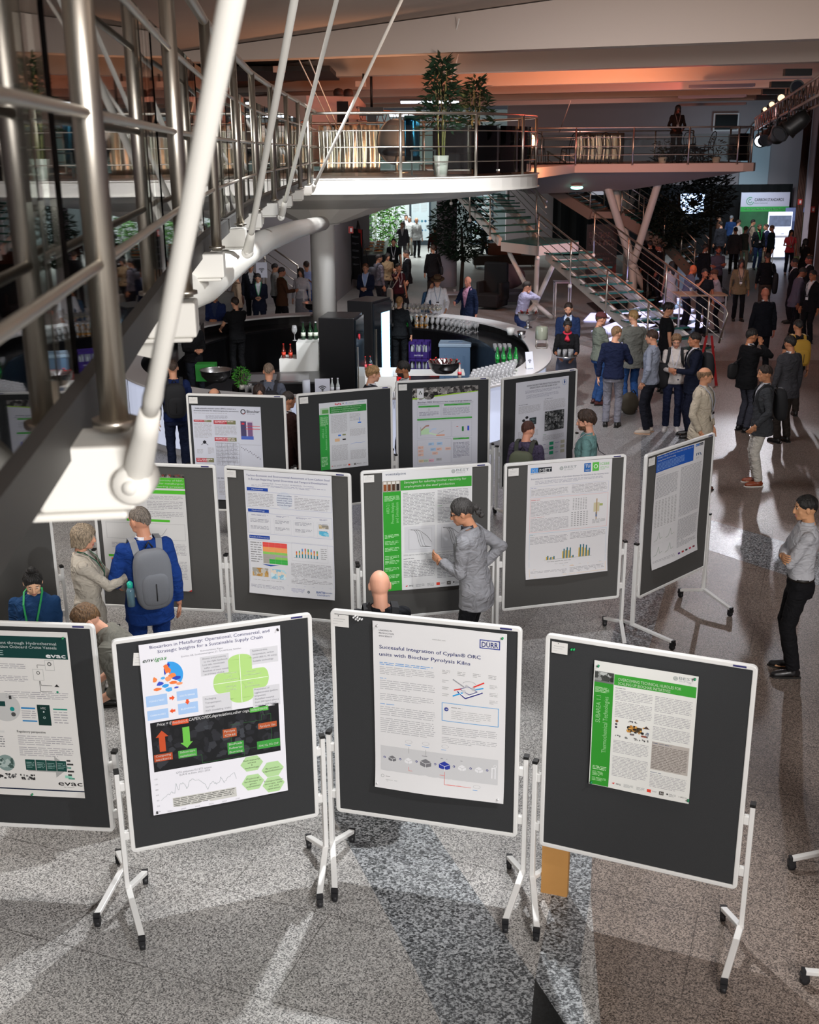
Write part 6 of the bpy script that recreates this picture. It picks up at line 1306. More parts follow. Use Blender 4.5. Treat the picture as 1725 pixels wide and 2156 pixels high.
def hair(style, col, HM, parent, seed=0):
    if style == 'bald': return
    b = MB(); r = random.Random(seed); n = 72; rows = 22
    P = dict(short=(.058, -.006, -.072, .008), crop=(.056, .004, -.056, .003), fringe=(.036, -.024, -.076, .012), curly=(.045, -.012, -.070, .024), bob=(.045, -.105, -.13, .022), long=(.048, -.14, -.20, .020), bun=(.052, -.030, -.075, .012), pony=(.056, -.028, -.070, .012), side=(.062, -.02, -.07, -.0), ring=(.02, -.02, -.07, .006))[style]
    zf, zs, zb, th = P; C = Vector((0, -.010, .014)); RX, RY, RZ = .078 + th, .097 + th, .100 + th
    if style == 'ring':   # bald crown, short ring of hair
        pass
    def surf(az, t, off):
        # az: 0 front; t 0..1 from crown to hairline
        f = (1 + cos(az)) / 2; bk = (1 - cos(az)) / 2; sd = sin(az) ** 2
        zl = zf * f ** 1.2 * (1 - sd * .0) + zb * bk + (zs - (zf * f + zb * bk)) * sd ** 1.2
        zt = RZ if style != 'ring' else .045
        zl += .010 * noise.noise(Vector((cos(az) * 6, sin(az) * 6, seed * 2.3)))
        z = zt + (zl - zt) * t
        c = min(1, max(-1, z / RZ)); q = sqrt(max(0, 1 - c * c))
        if z < 0 and style in ('bob', 'long'): q = 1.0 - .12 * abs(z) / .1 * (.4 if style == 'long' else 1)
        elif z < 0: q = max(q, .80)
        fd = 1.0 if style in ('bob', 'long') else 1 - .93 * max(0, min(1, (t - .45) / .5)) ** 1.5
        p = Vector((sin(az) * (RX - th * (1 - fd)) * q, cos(az) * (RY - th * (1 - fd)) * q, z)); nrm = Vector((sin(az), cos(az) * .9, c)).normalized()
        nz = noise.noise(Vector((sin(az) * 3, cos(az) * 3, z * (14 if style == 'curly' else 6))) + Vector((seed, 0, 0))) * (.014 if style == 'curly' else .005)
        st = noise.noise(Vector((cos(az) * 9, sin(az) * 9 + z * 12, seed + z * 10))) * (.016 if style == 'curly' else .0065)
        return C + p + nrm * (off + nz + st)
    vs = []; 
    for i in range(rows + 1):
        for k in range(n):
            vs.append(HM @ surf(2 * pi * k / n, max(.001, (i / rows) ** .8), 0))
    for k in range(n): vs.append(HM @ surf(2 * pi * k / n, 1, -th - .012))
    fs = [(i * n + k, (i + 1) * n + k, (i + 1) * n + (k + 1) % n, i * n + (k + 1) % n) for i in range(rows + 1) for k in range(n)]
    if style != 'ring': vs.append(HM @ surf(0, 0, 0)); fs += [(k, (k + 1) % n, len(vs) - 1) for k in range(n)]
    b.add(vs, fs, None, True)
    R3 = HM.to_3x3()
    if style == 'bun':
        b.ell(HM @ Vector((0, -.02, .145)), (.036, .036, .034), None, 14, 10); b.ell(HM @ Vector((.01, -.03, .125)), (.045, .045, .02), None, 14, 8)
    if style == 'pony':
        b.ell(HM @ Vector((0, -.125, -.005)), (.034, .034, .034), None, 12, 8)
        for k in range(7): a = k; b.ell(HM @ Vector((.02 * cos(a * 1.9), -.145 + .012 * sin(a), -.035 - .010 * k)), (.030, .026, .022), None, 8, 6)
    if style == 'long':
        b.tube([HM @ Vector((0, -.085, -.08)), HM @ Vector((0, -.095, -.16)), HM @ Vector((.01, -.09, -.26)), HM @ Vector((0, -.085, -.33))], [.055, .062, .055, .022], None, 12)
        for s_ in (-1, 1): b.tube([HM @ Vector((s_ * .082, .00, -.05)), HM @ Vector((s_ * .088, .02, -.16)), HM @ Vector((s_ * .085, .045, -.25)), HM @ Vector((s_ * .07, .05, -.30))], [.024, .028, .024, .010], None, 8)
    m = HAIRM(col); b.mats = [m]; o = b.build('hair', None, parent); o.data.materials.clear(); o.data.materials.append(m)
PEOPLE = []
def clothm(c, vary=.07, bscale=26):
    k = 'cloth_%s_%g_%g' % (c[1:], vary, bscale)
    if k in _M: return _M[k]
    m = mat(k, c, .85, vary=vary, bscale=bscale, spec=.2); nt = m.node_tree; tc = [n for n in nt.nodes if n.type == 'TEX_COORD'][0]; mp = nt.nodes.new('ShaderNodeMapping'); mp.inputs['Scale'].default_value = (7, 7, 11); mp.inputs['Rotation'].default_value = (.4, .3, 0)
    n = nt.nodes.new('ShaderNodeTexNoise'); n.inputs['Scale'].default_value = 1; n.inputs['Detail'].default_value = 2; n.inputs['Distortion'].default_value = 1.6
    bp = nt.nodes.new('ShaderNodeBump'); bp.inputs['Strength'].default_value = .55; bp.inputs['Distance'].default_value = .06
    for a, z in ((tc.outputs['Object'], mp.inputs[0]), (mp.outputs[0], n.inputs['Vector']), (n.outputs['Fac'], bp.inputs['Height']), (bp.outputs[0], nt.nodes['Principled BSDF'].inputs['Normal'])): nt.links.new(a, z)
    _M[k] = m; return m
def person(label, pos, face, h=1.76, z=0.0, **o):
    """face: heading in degrees, 0 away from the camera, 90 to the left, 180 towards it, -90 to the right"""
    o['h'] = h; B = Body(o); J = B.joints(); k = B.k; fem = o.get('fem', 0); near = o.get('near', 0)
    vx = .011 if near else .017
    seed = len(PEOPLE) + 1
    skin = skin_like(o.get('skin', '#d9a385')); hc = o.get('hc', '#3a2a20')
    # head frame
    nk = B.bend((0, -.018, 1.50)); hp = radians(o.get('hpitch', -8)) ; hy = radians(o.get('hyaw', 0)); hc_ = B.bend((0, .004, 1.648))
    lean_h = B.lean * .55
    R = Matrix.Rotation(hy, 3, 'Z') @ Matrix.Rotation(hp - lean_h, 3, 'X') @ Matrix.Rotation(radians(o.get('hroll', 0)), 3, 'Y')
    sc_ = 1.0 if not fem else .95
    piv = Vector((0, -.018, -.13)); ctr = nk + Vector((0, .0, .012)) + R @ (-piv * sc_)
    HM = Matrix.Translation(ctr) @ R.to_4x4() @ Matrix.Scale(sc_, 4)
    # body volume (hands are added with their fingers afterwards)
    S = FEM if fem else TORSO; b = MB(); loft(b, B, S, -.008, 18)
    at_ = .86 if fem else 1.0
    for n in 'LR':
        limb(b, [J['sh' + n], J['el' + n], J['ha' + n]], [.050 * at_, .038 * at_, .026 * at_])
        limb(b, [J['hip' + n], J['kn' + n], J['an' + n]], [.083, .055, .040])
        f = J['an' + n]; b.tube([f + Vector((0, -.04, -.045)), f + Vector((0, .05, -.05)), f + Vector((0, .14, -.06))], [.035, .036, .022], None, 10)
    b.tube([B.bend((0, -.016, 1.43)), nk, HM @ Vector((0, -.016, -.10))], [.060, .052 * at_, .048], None, 14)
    me = mesh_from(b, vx, 2, 'person')
    bb = MB(); bb.v = [tuple(v.co) for v in me.vertices]; bb.f = [tuple(p.vertices) for p in me.polygons]; bb.mats = [skin]; bb.mi = [0] * len(bb.f); bb.sm = [True] * len(bb.f); bpy.data.meshes.remove(me)
    lips = mat('lips', '#b06a60', .45) if fem else mat('lips_m', '#b5796a', .5); brow = mat('brow_' + hc[1:], hc if o.get('style') != 'bald' else '#6a5040', .8)
    vs = [HM @ v for v in HV]; o0 = len(bb.v); bb.v += [tuple(v) for v in vs]; ids = [0, bb.mid(lips), bb.mid(brow)]
    for f, t in zip(HF, HFM): bb.f.append(tuple(i + o0 for i in f)); bb.mi.append(ids[t]); bb.sm.append(True)
    if o.get('beard'):
        bm_ = HAIRM(o['beard']); kk = bb.mid(bm_)
        for i, f in enumerate(HF):
            c = sum((HV[j] for j in f), Vector()) / len(f)
            if c.z < -.048 and c.y > .0 and c.z > -.125 and not (abs(c.x) < .022 and -.074 < c.z < -.055): bb.mi[len(bb.mi) - len(HF) + i] = kk
    for n, sd in (('L', -1), ('R', 1)):
        d = J['ha' + n] - J['el' + n]; cu = o.get('curl' + n, .5); hd = Vector(o.get('hd' + n, tuple(d)))
        hand(bb, J['ha' + n] + d.normalized() * .01, hd, sd, Vector(o.get('pn' + n, (-sd * .9, .15, .1))), skin, cu, .92 if fem else 1.0)
    root = bb.build('person', None, None); root.location = pos if len(pos) == 3 else (pos[0], pos[1], z); root.rotation_euler = (0, 0, radians(face)); root.scale = (k, k, k)
    tag(root, label, 'person', o.get('group'))
    if o.get('face', 1):
        for sd in (-1, 1):
            e = MB(); c = HM @ Vector((sd * .030, .0785, .011)); e.ell(c, (.0120, .0075, .0048), mat('eye_white', '#e2dcd6', .3), 12, 8, R); e.ell(HM @ Vector((sd * .030, .0855, .0105)), (.0062, .0025, .0050), mat('dark_iris', '#1e1612', .2), 10, 6, R); e.build('eye', None, root)
    # hair and hats
    hair(o.get('style', 'short'), hc, HM, root, seed)
    if o.get('cap'):
        m = mat('cap_cloth_' + o['cap'][1:], o['cap'], .85); b = MB(); C = Matrix.Translation((0, -.008, .040)); vs = []; n = 20
        b.lathe([(.092, -.010), (.094, .01), (.086, .045), (.06, .075), (.02, .088), (.001, .09)], (0, 0, 0), m, n); b.v = [tuple(HM @ Vector((x, y * 1.2 - .008, z_ + .04))) for x, y, z_ in b.v]
        q = [(.078 * sin(a), .085 + .075 * cos(a) * 1.0, .034 - .012 * abs(sin(a))) for a in [radians(-85 + 17 * i) for i in range(11)]]
        b.add([HM @ Vector(v) for v in q] + [HM @ Vector((v[0], v[1], v[2] + .008)) for v in q], [tuple(range(11)), tuple(range(11, 22))[::-1]] + [(i, i + 1, 12 + i, 11 + i) for i in range(10)] + [(10, 0, 11, 21)], m); b.build('cap', None, root)
    if o.get('hat'):
        m = mat('felt_hat', o['hat'], .9); b = MB(); b.lathe([(.09, 0), (.17, .006), (.175, .014), (.095, .014), (.094, .05), (.086, .09), (.05, .105), (.001, .098)], (0, 0, 0), m, 22); b.lathe([(.098, .016), (.098, .038)], (0, 0, 0), mat('hat_band', '#2a1e14', .7), 22); b.v = [tuple(HM @ Vector((x, y * 1.15 - .008, z_ + .055))) for x, y, z_ in b.v]; b.build('hat', None, root)
    if o.get('glasses'):
        m = mat('spectacle_frame', '#1c1c20', .3); b = MB()
        for sd in (-1, 1):
            q = [HM @ Vector((sd * .031 + .021 * cos(a), .092, .010 + .016 * sin(a))) for a in [2 * pi * i / 12 for i in range(13)]]; b.tube(q, .0022, m, 5, False); b.tube([HM @ Vector((sd * .052, .090, .014)), HM @ Vector((sd * .080, .06, .012)), HM @ Vector((sd * .084, -.004, .006))], .002, m, 5)
        b.tube([HM @ Vector((-.010, .094, .012)), HM @ Vector((.010, .094, .012))], .002, m, 5); b.build('spectacles', None, root)
    # legs
    kind = o.get('bottom', 'trousers'); bc = o.get('bc', '#1c1d22'); tm = clothm(bc, .08, 30)
    zw = 1.0; wd = o.get('leg', 1.0)
    if kind in ('trousers', 'skirt'):
        b = MB(); loft(b, B, S[:3] + [(1.01,) + S[2][1:]], .006, 18)
        if kind == 'trousers':
            for n in 'LR':
                a = J['an' + n]; limb(b, [J['hip' + n] + Vector((0, 0, -.01)), J['kn' + n], a + Vector((0, -.01, .0))], [.092 * (1 if wd > .9 else .95), .070 * wd, .062 * wd], None, 14)
        else:
            zl = o.get('hem', .48); secs = [(zl, .21, .19, 0), (.70, .19, .16, -.005), (.90, .172, .13, -.012)]; loft(b, B, secs, .006, 20)
        me = mesh_from(b, vx, 2, 'trousers'); wrinkle(me, .007 if near else .008, 9, seed); attach(me, kind, root, tm)
    # shoes
    shc = o.get('shoe', '#15120f'); sm_ = mat('shoe_' + shc[1:], shc, .4, coat=.1); sole = mat('sole_' + o.get('sole', '#1a1815')[1:], o.get('sole', '#1a1815'), .7)
    for n in 'LR':
        a = J['an' + n]; b = MB(); q = MB(); sd = -1 if n == 'L' else 1; yr = Matrix.Rotation(radians(-8 * sd), 3, 'Z')
        q.tube([a + yr @ Vector((0, -.075, -.045)), a + yr @ Vector((0, -.05, -.040)), a + yr @ Vector((0, .03, -.038)), a + yr @ Vector((0, .10, -.050)), a + yr @ Vector((0, .165, -.058)), a + yr @ Vector((0, .19, -.062))], [.026, .040, .043, .042, .034, .015], None, 14, True, .95)
        q.tube([a + Vector((0, -.02, .03)), a + Vector((0, -.01, -.05))], [.043, .045], None, 12)
        me = mesh_from(q, .010, 2, 'shoe')
        for v in me.vertices: v.co.z = max(v.co.z, .012)
        so = attach(me, 'shoe', root, sm_)
        b.prism([tuple((a + yr @ Vector((x, y, 0)))[:2]) for x, y in ((-.034, -.08), (.034, -.08), (.040, .0), (.045, .10), (.032, .17), (0, .20), (-.032, .17), (-.045, .10), (-.040, .0))], 0.0, .018, sole); b.build('sole', None, so)
    # tops
    top = o.get('top', 'jacket'); tc = o.get('tc', '#22242a'); cm = clothm(tc, o.get('pat', .07), o.get('pats', 26))
    def garment(name, m, add, zlo, sleeve, flare, amp, rs=1.0, cut=None, belly=0):
        b = MB(); secs = [q for q in S if q[0] >= zlo - .001]
        if zlo < .80: secs = [(zlo, S[0][1] + .005, S[0][2] + .004, S[0][3])] + secs
        elif secs[0][0] > zlo + .02:
            lo = [q for q in S if q[0] < zlo][-1]; hi = secs[0]; t = (zlo - lo[0]) / (hi[0] - lo[0]); secs = [(zlo,) + tuple(lo[i] + (hi[i] - lo[i]) * t for i in (1, 2, 3))] + secs
        loft(b, B, secs[:-1] + [(1.485, .070 if not fem else .062, .064, -.018)], add, 22, None, None, flare, 2.4, belly)
        for n in 'LR':
            sh, el, ha = J['sh' + n], J['el' + n], J['ha' + n]
            b.ell(sh + Vector((0, 0, -.012)), (.060 * rs * at_, .060 * rs * at_, .056 * rs), None, 12, 8)
            if sleeve == 'long': limb(b, [sh, el, el.lerp(ha, .94)], [.058 * rs * at_, .050 * rs * at_, .041 * rs * at_], None, 12)
            elif sleeve == 'rolled': limb(b, [sh, el, el.lerp(ha, .25)], [.062 * rs * at_, .050 * rs * at_, .050 * rs * at_], None, 12)
            elif sleeve == 'short': limb(b, [sh, sh.lerp(el, .62)], [.064 * rs * at_, .060 * rs * at_], None, 12)
        me = mesh_from(b, vx, 2, name); wrinkle(me, amp * 1.5, 8, seed + 5)
        if cut:
            bm = bmesh.new(); bm.from_mesh(me); kill = []
            for f in bm.faces:
                c = f.calc_center_median(); u = c.copy()
                # undo the bend approximately for the test
                piv = Vector((0, 0, .96)); t = min(1, max(0, (c.z - .84) / .36)); u = Matrix.Rotation(B.lean * t, 3, 'X') @ (c - piv) + piv
                if u.y > 0 and cut < u.z and abs(u.x) < .012 + (u.z - cut) * .24 and u.z < 1.50 + .05: kill.append(f)
                elif u.z > 1.492: kill.append(f)
            bmesh.ops.delete(bm, geom=kill, context='FACES'); bm.to_mesh(me); bm.free()
        return attach(me, name, root, m)
    belly = o.get('belly', .0)
    ic = o.get('ic', '#d8d8dc'); im = clothm(ic)
    if top == 'jacket':
        garment('shirt', im, .004, .90, 'none', 0, .002, 1.0, None, belly)
        g_ = garment('jacket', cm, .022, .76 if not o.get('crop') else .88, 'long', o.get('flare', .028), .006, 1.10, o.get('cut', 1.18), belly)
        b = MB()
        for sd in (-1, 1):
            P0 = B.bend((sd * .060, -.055, 1.505)); P1 = B.bend((sd * .072, .035, 1.475)); P2 = B.bend((sd * .085, .100, 1.38)); P3 = B.bend((sd * .012, .142 + belly * .6, o.get('cut', 1.18)))
            w0 = [Vector((sd * .012, -.01, .0)), Vector((sd * .030, 0, -.005)), Vector((sd * .045, 0, 0)), Vector((sd * .004, 0, 0))]
            q = [P0, P1, P2, P3]; up = Vector((0, .010, .006)); vs = [p + up for p in q] + [p + up + w_ for p, w_ in zip(q, w0)]
            b.add(vs + [v - Vector((0, .012, .006)) for v in vs], [(0, 1, 5, 4), (1, 2, 6, 5), (2, 3, 7, 6), (8, 12, 13, 9), (9, 13, 14, 10), (10, 14, 15, 11), (4, 5, 13, 12), (5, 6, 14, 13), (6, 7, 15, 14)], cm)
        b.build('lapel', None, g_)
    elif top == 'vest':
        garment('shirt', im, .006, .90, 'long', 0, .004, 1.0, None, belly); garment('vest', cm, .020, .86, 'none', .01, .004, 1.0, 1.22, belly)
    elif top == 'dress': garment('dress', cm, .010, .88, o.get('sleeve', 'short'), .01, .005, 1.0, None, belly)
    else:
        garment(top, cm, .014 if not o.get('loose') else .018, .965 if o.get('belt') else .86, o.get('sleeve', 'long'), .012, .007, 1.02 if not o.get('loose') else 1.05, None, belly)
    if top in ('shirt', 'jacket', 'vest') and o.get('collar', 1):
        m = im if top != 'shirt' else cm; b = MB(); n = 16; lo, hi = [], []
        for i in range(n + 1):
            a = radians(118 + (422 - 118) * i / n); lo.append(B.bend((.070 * cos(a), .066 * sin(a) - .016, 1.470))); hi.append(B.bend((.060 * cos(a), .058 * sin(a) - .014, 1.512)))
        vs = lo + hi + [p + (p - nk).normalized() * .005 for p in lo] + [p + (p - nk).normalized() * .005 for p in hi]; N = n + 1
        b.add(vs, sum([[(i, i + 1, N + i + 1, N + i), (2 * N + i, 3 * N + i, 3 * N + i + 1, 2 * N + i + 1), (N + i, N + i + 1, 3 * N + i + 1, 3 * N + i)] for i in range(n)], []), m, True); b.build('collar', None, root)
    def front(x, z, e=0.0):
        q = [t for t in S]; i = max(0, min(len(q) - 2, sum(1 for t in q if t[0] <= z) - 1)); t = (z - q[i][0]) / (q[i + 1][0] - q[i][0]); ry = q[i][2] + (q[i + 1][2] - q[i][2]) * t; rx = (q[i][1] + (q[i + 1][1] - q[i][1]) * t) * B.w; yo = q[i][3] + (q[i + 1][3] - q[i][3]) * t
        return B.bend((x, (ry + .036) * (max(0.05, 1 - (abs(x) / (rx + .03)) ** 2.4)) ** (1 / 2.4) + yo + e + belly * math.exp(-((z - 1.06) / .12) ** 2), z))
    def strap(mb, pts, w_, m):
        vs = []; 
        for i, p in enumerate(pts):
            d = (pts[min(i + 1, len(pts) - 1)] - pts[max(i - 1, 0)]).normalized(); out = Vector((p.x * .3, p.y if abs(p.y) > .02 else .3, .1)).normalized(); s_ = d.cross(out).normalized() * w_ / 2; vs += [p - s_, p + s_, p + s_ + out * .004, p - s_ + out * .004]
        fs = []
        for i in range(len(pts) - 1):
            a = 4 * i; c = a + 4; fs += [(a, a + 1, c + 1, c), (a + 1, a + 2, c + 2, c + 1), (a + 2, a + 3, c + 3, c + 2), (a + 3, a, c, c + 3)]
        mb.add(vs, fs, m)
    if o.get('lan'):
        m = mat('lanyard_' + o['lan'][1:], o['lan'], .6); b = MB()
        for sd in (-1, 1): strap(b, [B.bend((sd * .062, -.05, 1.515)), B.bend((sd * .078, .01, 1.505)), front(sd * .07, 1.42), front(sd * .045, 1.30), front(sd * .012, 1.17)], .016, m)
        b.build('lanyard', None, root)
        b = MB(); c = front(0, 1.11, .012); b.box(c, (.075, .006, .10), mat('white_badge', '#e4e4e6', .5)); b.box(c + Vector((0, .004, .03)), (.072, .004, .035), mat('dark_badge_band', '#2a1c20', .5)); b.build('badge', None, root)
    if o.get('scarf'):
        m = mat('scarf_' + o['scarf'][1:], o['scarf'], .7); b = MB(); b.tube([B.bend((.07 * cos(a), .068 * sin(a) - .01, 1.48 - .02 * sin(a))) for a in [2 * pi * i / 14 for i in range(15)]], .020, m, 8); b.tube([front(0, 1.44, .01), front(.02, 1.36, .02)], [.02, .035], m, 8); b.tube([front(0, 1.44, .01), front(-.03, 1.35, .02)], [.02, .03], m, 8); b.build('scarf', None, root)
    if o.get('belt'):
        b = MB(); n = 20; b.lathe([(1, .972), (1, .998)], (0, 0, 0), mat('belt', o['belt'], .5), n); b.v = [tuple(B.bend((x * (S[2][1] * B.w + .019), y * (S[2][2] + .017) - .005, z_))) for x, y, z_ in b.v]; b.build('belt', None, root)
    if o.get('apron'):
        b = MB(); loft(b, B, [(.38, .20, .17, 0), (.65, .19, .155, 0), (.90, .176, .13, -.01), (1.02, .15, .11, 0)], .022, 20); me = mesh_from(b, .016, 2, 'apron'); attach(me, 'apron', root, mat('cloth_' + o['apron'][1:], o['apron'], .85))
    PEOPLE.append((root, B, J, S, front, strap, HM))
    W_ = Matrix.Translation(root.location) @ Matrix.Rotation(radians(face), 4, 'Z') @ Matrix.Scale(k, 4)
    if o.get('pack'):
        col = o['pack']; lab = o.get('packlab', 'backpack'); m = mat('bag_cloth_' + col[1:], col, .8, bump=.15, bscale=200); md = mat('bag_trim', '#141416', .7); stc = mat('bag_strap_' + o.get('packstrap', col)[1:], o.get('packstrap', col), .8)
        t = thing('backpack', lab, 'backpack', (0, 0, 0)); t.matrix_world = W_
        zc = 1.20; sz = o.get('packh', .47)
        b = MB(); b.ell((0, 0, 0), (1, 1, 1), None, 20, 14); b.v = [tuple(B.bend((.155 * abs(x) ** .6 * (1 if x > 0 else -1), -.215 + .085 * abs(y) ** .55 * (1 if y > 0 else -1) - .02 * (1 - z_), zc + sz / 2 * abs(z_) ** .55 * (1 if z_ > 0 else -1)))) for x, y, z_ in b.v]
        b.build('bag_body', None, t).data.materials.append(m)
        b = MB(); b.ell((0, 0, 0), (1, 1, 1), None, 16, 10); b.v = [tuple(B.bend((.115 * abs(x) ** .6 * (1 if x > 0 else -1), -.300 + .035 * abs(y) ** .55 * (1 if y > 0 else -1), zc - .07 + .14 * abs(z_) ** .55 * (1 if z_ > 0 else -1)))) for x, y, z_ in b.v]; b.build('front_pocket', None, t).data.materials.append(m)
        b = MB(); b.tube([B.bend((.15 * cos(a), -.25, zc - .02 + sz * .46 * sin(a))) for a in [radians(15 + 150 * i / 12) for i in range(13)]], .006, md, 6); b.tube([B.bend((0, -.338, zc - .16)), B.bend((0, -.342, zc - .01))], .005, md, 5); b.tube([B.bend((-.03, -.17, zc + sz / 2)), B.bend((0, -.17, zc + sz / 2 + .05)), B.bend((.03, -.17, zc + sz / 2))], .008, md, 6); b.build('zip', None, t)
        for sd in (-1, 1):
            b = MB(); strap(b, [B.bend((sd * .09, -.15, 1.36)), B.bend((sd * .105, -.075, 1.485)), B.bend((sd * .105, .02, 1.497)), B.bend((sd * .110, .105, 1.40)), B.bend((sd * .125, .125, 1.28)), B.bend((sd * .165, .05, 1.12)), B.bend((sd * .15, -.13, 1.02))], .055, stc); b.build('shoulder_strap', None, t)
    if o.get('bag'):
        col, sd, zc = o['bag']; m = mat('bag_cloth_' + col[1:], col, .75); t = thing(o.get('bagname', 'shoulder_bag'), o.get('baglab', 'shoulder bag'), 'bag', (0, 0, 0)); t.matrix_world = W_
        b = MB(); b.ell((0, 0, 0), (1, 1, 1), None, 16, 10); bw, bh, bd = o.get('bagsize', (.17, .14, .05))
        b.v = [tuple(Vector((sd * .255 + bd * abs(x) ** .6 * (1 if x > 0 else -1), o.get('bagy', -.05) + bw * abs(y) ** .5 * (1 if y > 0 else -1), zc + bh * abs(z_) ** .5 * (1 if z_ > 0 else -1)))) for x, y, z_ in b.v]; b.build('bag_body', None, t).data.materials.append(m)
        ss = sd if not o.get('cross') else -sd; b = MB(); stm = mat('bag_strap_' + o.get('bagstrap', col)[1:], o.get('bagstrap', col), .7)
        strap(b, [Vector((sd * .22, o.get('bagy', -.05) - .09, zc + bh)), B.bend((sd * .10 + ss * .05, -.135, 1.25)), B.bend((ss * .10, -.08, 1.465)), B.bend((ss * .105, .02, 1.487)), B.bend((sd * .05 + ss * .05, .138, 1.28)), Vector((sd * .22, o.get('bagy', -.05) + .09, zc + bh))], .035, stm); b.build('bag_strap', None, t)
    return root
def hp(px, py, h): q = at(px, py, h); return (q.x, q.y)
SK1, SK2, SK3, SK4 = '#e0ad92', '#d29a7c', '#b87f5e', '#7d5038'
CL_H = dict(L=(-.17, .30, 1.08), R=(.15, .30, 1.10), curlL=1.1, curlR=1.1)
XARM = dict(pnL=(0, -1, 0), pnR=(0, -1, 0), L=(.10, .17, 1.15), R=(-.10, .185, 1.20), elbL=(-.6, .3, -.9), elbR=(.6, .3, -.9), hdL=(.9, -.1, .1), hdR=(-.9, -.1, .1), curlL=.6, curlR=.6)
POCK = dict(L=(-.20, .07, .90), R=(.20, .07, .90), elbL=(-.8, -.6, 0), elbR=(.8, -.6, 0), curlL=.3, curlR=.3)
HOLD = dict(R=(.16, .32, 1.15), curlR=1.2)
HOLDL = dict(L=(-.16, .32, 1.15), curlL=1.2)
CHIN = dict(R=(.05, .17, 1.50), curlR=1.2, hdR=(-.3, .1, .9), elbR=(.7, .5, -.8))
PHONE = dict(L=(-.05, .28, 1.12), R=(.05, .28, 1.12), curlL=.9, curlR=.9)
# front and middle rows
person('woman in a navy blouse with her black hair in a bun, looking down', hp(64, 1192, 1.60), 186, 1.62, fem=1, near=1, style='bun', hc='#14110f', skin='#e0b08e', top='blouse', loose=1, tc='#1d3f68', hpitch=-30, lan='#1f9a54', hyaw=14, bc='#15161a', **PHONE)
person('man with light brown hair bending forward in an olive shirt', (-1.92, 7.62), 98, 1.80, near=1, lean=42, style='short', hc='#6b4f33', skin='#e3ab90', top='shirt', sleeve='rolled', tc='#75736a', bc='#a39d92', hpitch=-12, hyaw=20, glasses=1, L=(-.16, .42, .88), R=(.12, .42, .92))
person('woman with a grey blonde bob and cream jacket, one hand raised', hp(170, 1102, 1.70), -78, 1.70, fem=1, near=1, style='bob', hc='#9b8a74', skin='#dba183', tc='#b5ada0', ic='#c9c2b8', bc='#8d867c', hyaw=-6, lan='#1f5f44', R=(.10, .44, 1.30), curlR=.9, hdR=(0, .6, .9), pnR=(-1, 0, 0), elbR=(.3, -.2, -1), L=(-.10, .40, 1.02), flare=.03, bottom='trousers')
person('man in a bright blue suit with cropped grey hair, seen from behind', hp(297, 1070, 1.82), 26, 1.84, near=1, style='crop', hc='#7b7167', skin='#d79a7c', tc='#173a80', ic='#e4e4ea', bc='#173a80', hyaw=30, pack='#6d7076', packstrap='#8a8c90', packlab='grey backpack on the man in the blue suit', packh=.50, w=1.02, L=(-.20, .26, 1.02))
person('bald man in a black top seen from behind, reading the boards', hp(800, 1201, 1.76), 8, 1.76, near=1, style='bald', hc='#8a6a58', skin='#e2a78c', top='pullover', tc='#16181d', bc='#15161a', glasses=1, pack='#17181c', packlab='black bag strap and pack on the bald man', packh=.36, hpitch=-14)
person('man with a grey ponytail in a grey blazer leaning to a poster', hp(1003, 1070, 1.70), 72, 1.80, near=1, lean=9, style='pony', hc='#3f3c3a', skin='#c98f6e', tc='#8b8b8f', ic='#3a3a40', bc='#15161a', hyaw=16, hpitch=-16, glasses=1, R=(.17, .0, 1.06), elbR=(.35, -1, .1), curlR=.9, L=(-.06, .30, 1.16), flare=.02, w=1.05, cut=1.15)
person('man in a white shirt and black trousers with crossed arms at right', hp(1703, 1046, 1.74), 78, 1.76, near=1, style='short', hc='#14120f', skin='#cf9a72', top='shirt', tc='#b9babf', bc='#131316', hyaw=8, shoe='#131214', belt='#1a1510', leg=1.05, **XARM)
person('man in a navy coat cut off by the right edge', (5.62, 13.35), 60, 1.84, near=1, style='short', hc='#2a2018', tc='#151d33', bc='#171d30', flare=.05, w=1.05)
person('man in a cream linen suit with a name badge, smiling to the right', hp(1487, 773, 1.80), -128, 1.80, near=1, style='ring', hc='#8a6a4c', skin='#d99c78', tc='#c9bda8', ic='#d8d0c0', bc='#c6b9a3', hyaw=38, hpitch=2, lan='#b8bcc8', shoe='#5a2a1c', flare=.035, cut=1.02, **POCK)
person('man in a dark grey jacket and white trousers with brown sneakers', hp(1615, 768, 1.78), 84, 1.78, near=1, style='short', hc='#2a1c14', skin='#c58c68', tc='#3d3f42', ic='#c8c8cc', bc='#c9c4ba', hyaw=8, shoe='#8a3f20', sole='#d8d4cc', pack='#18191c', packlab='black backpack on the man in white trousers', **dict(L=(-.20, .12, .92)))
person('woman with short auburn hair and a floral blouse seen from behind', hp(1110, 887, 1.64), -22, 1.66, fem=1, near=1, style='crop', hc='#4a2418', skin='#d99a80', top='blouse', tc='#4a4258', pat=.9, pats=45, bc='#20222a', hyaw=-30, pack='#5f6450', packstrap='#3a3d34', packlab='olive green backpack on the woman in the floral blouse', packh=.40)
person('man with curly brown hair in a teal shirt facing left', hp(1238, 868, 1.78), 76, 1.80, near=1, style='curly', hc='#3c2a1e', skin='#dba084', top='shirt', tc='#6e9492', bc='#23252c', beard='#6b4a34', lan='#c8b8c0', bag=('#16171a', 1, .98), baglab='black shoulder bag of the man in the teal shirt', bagsize=(.16, .18, .07), bagy=-.16)
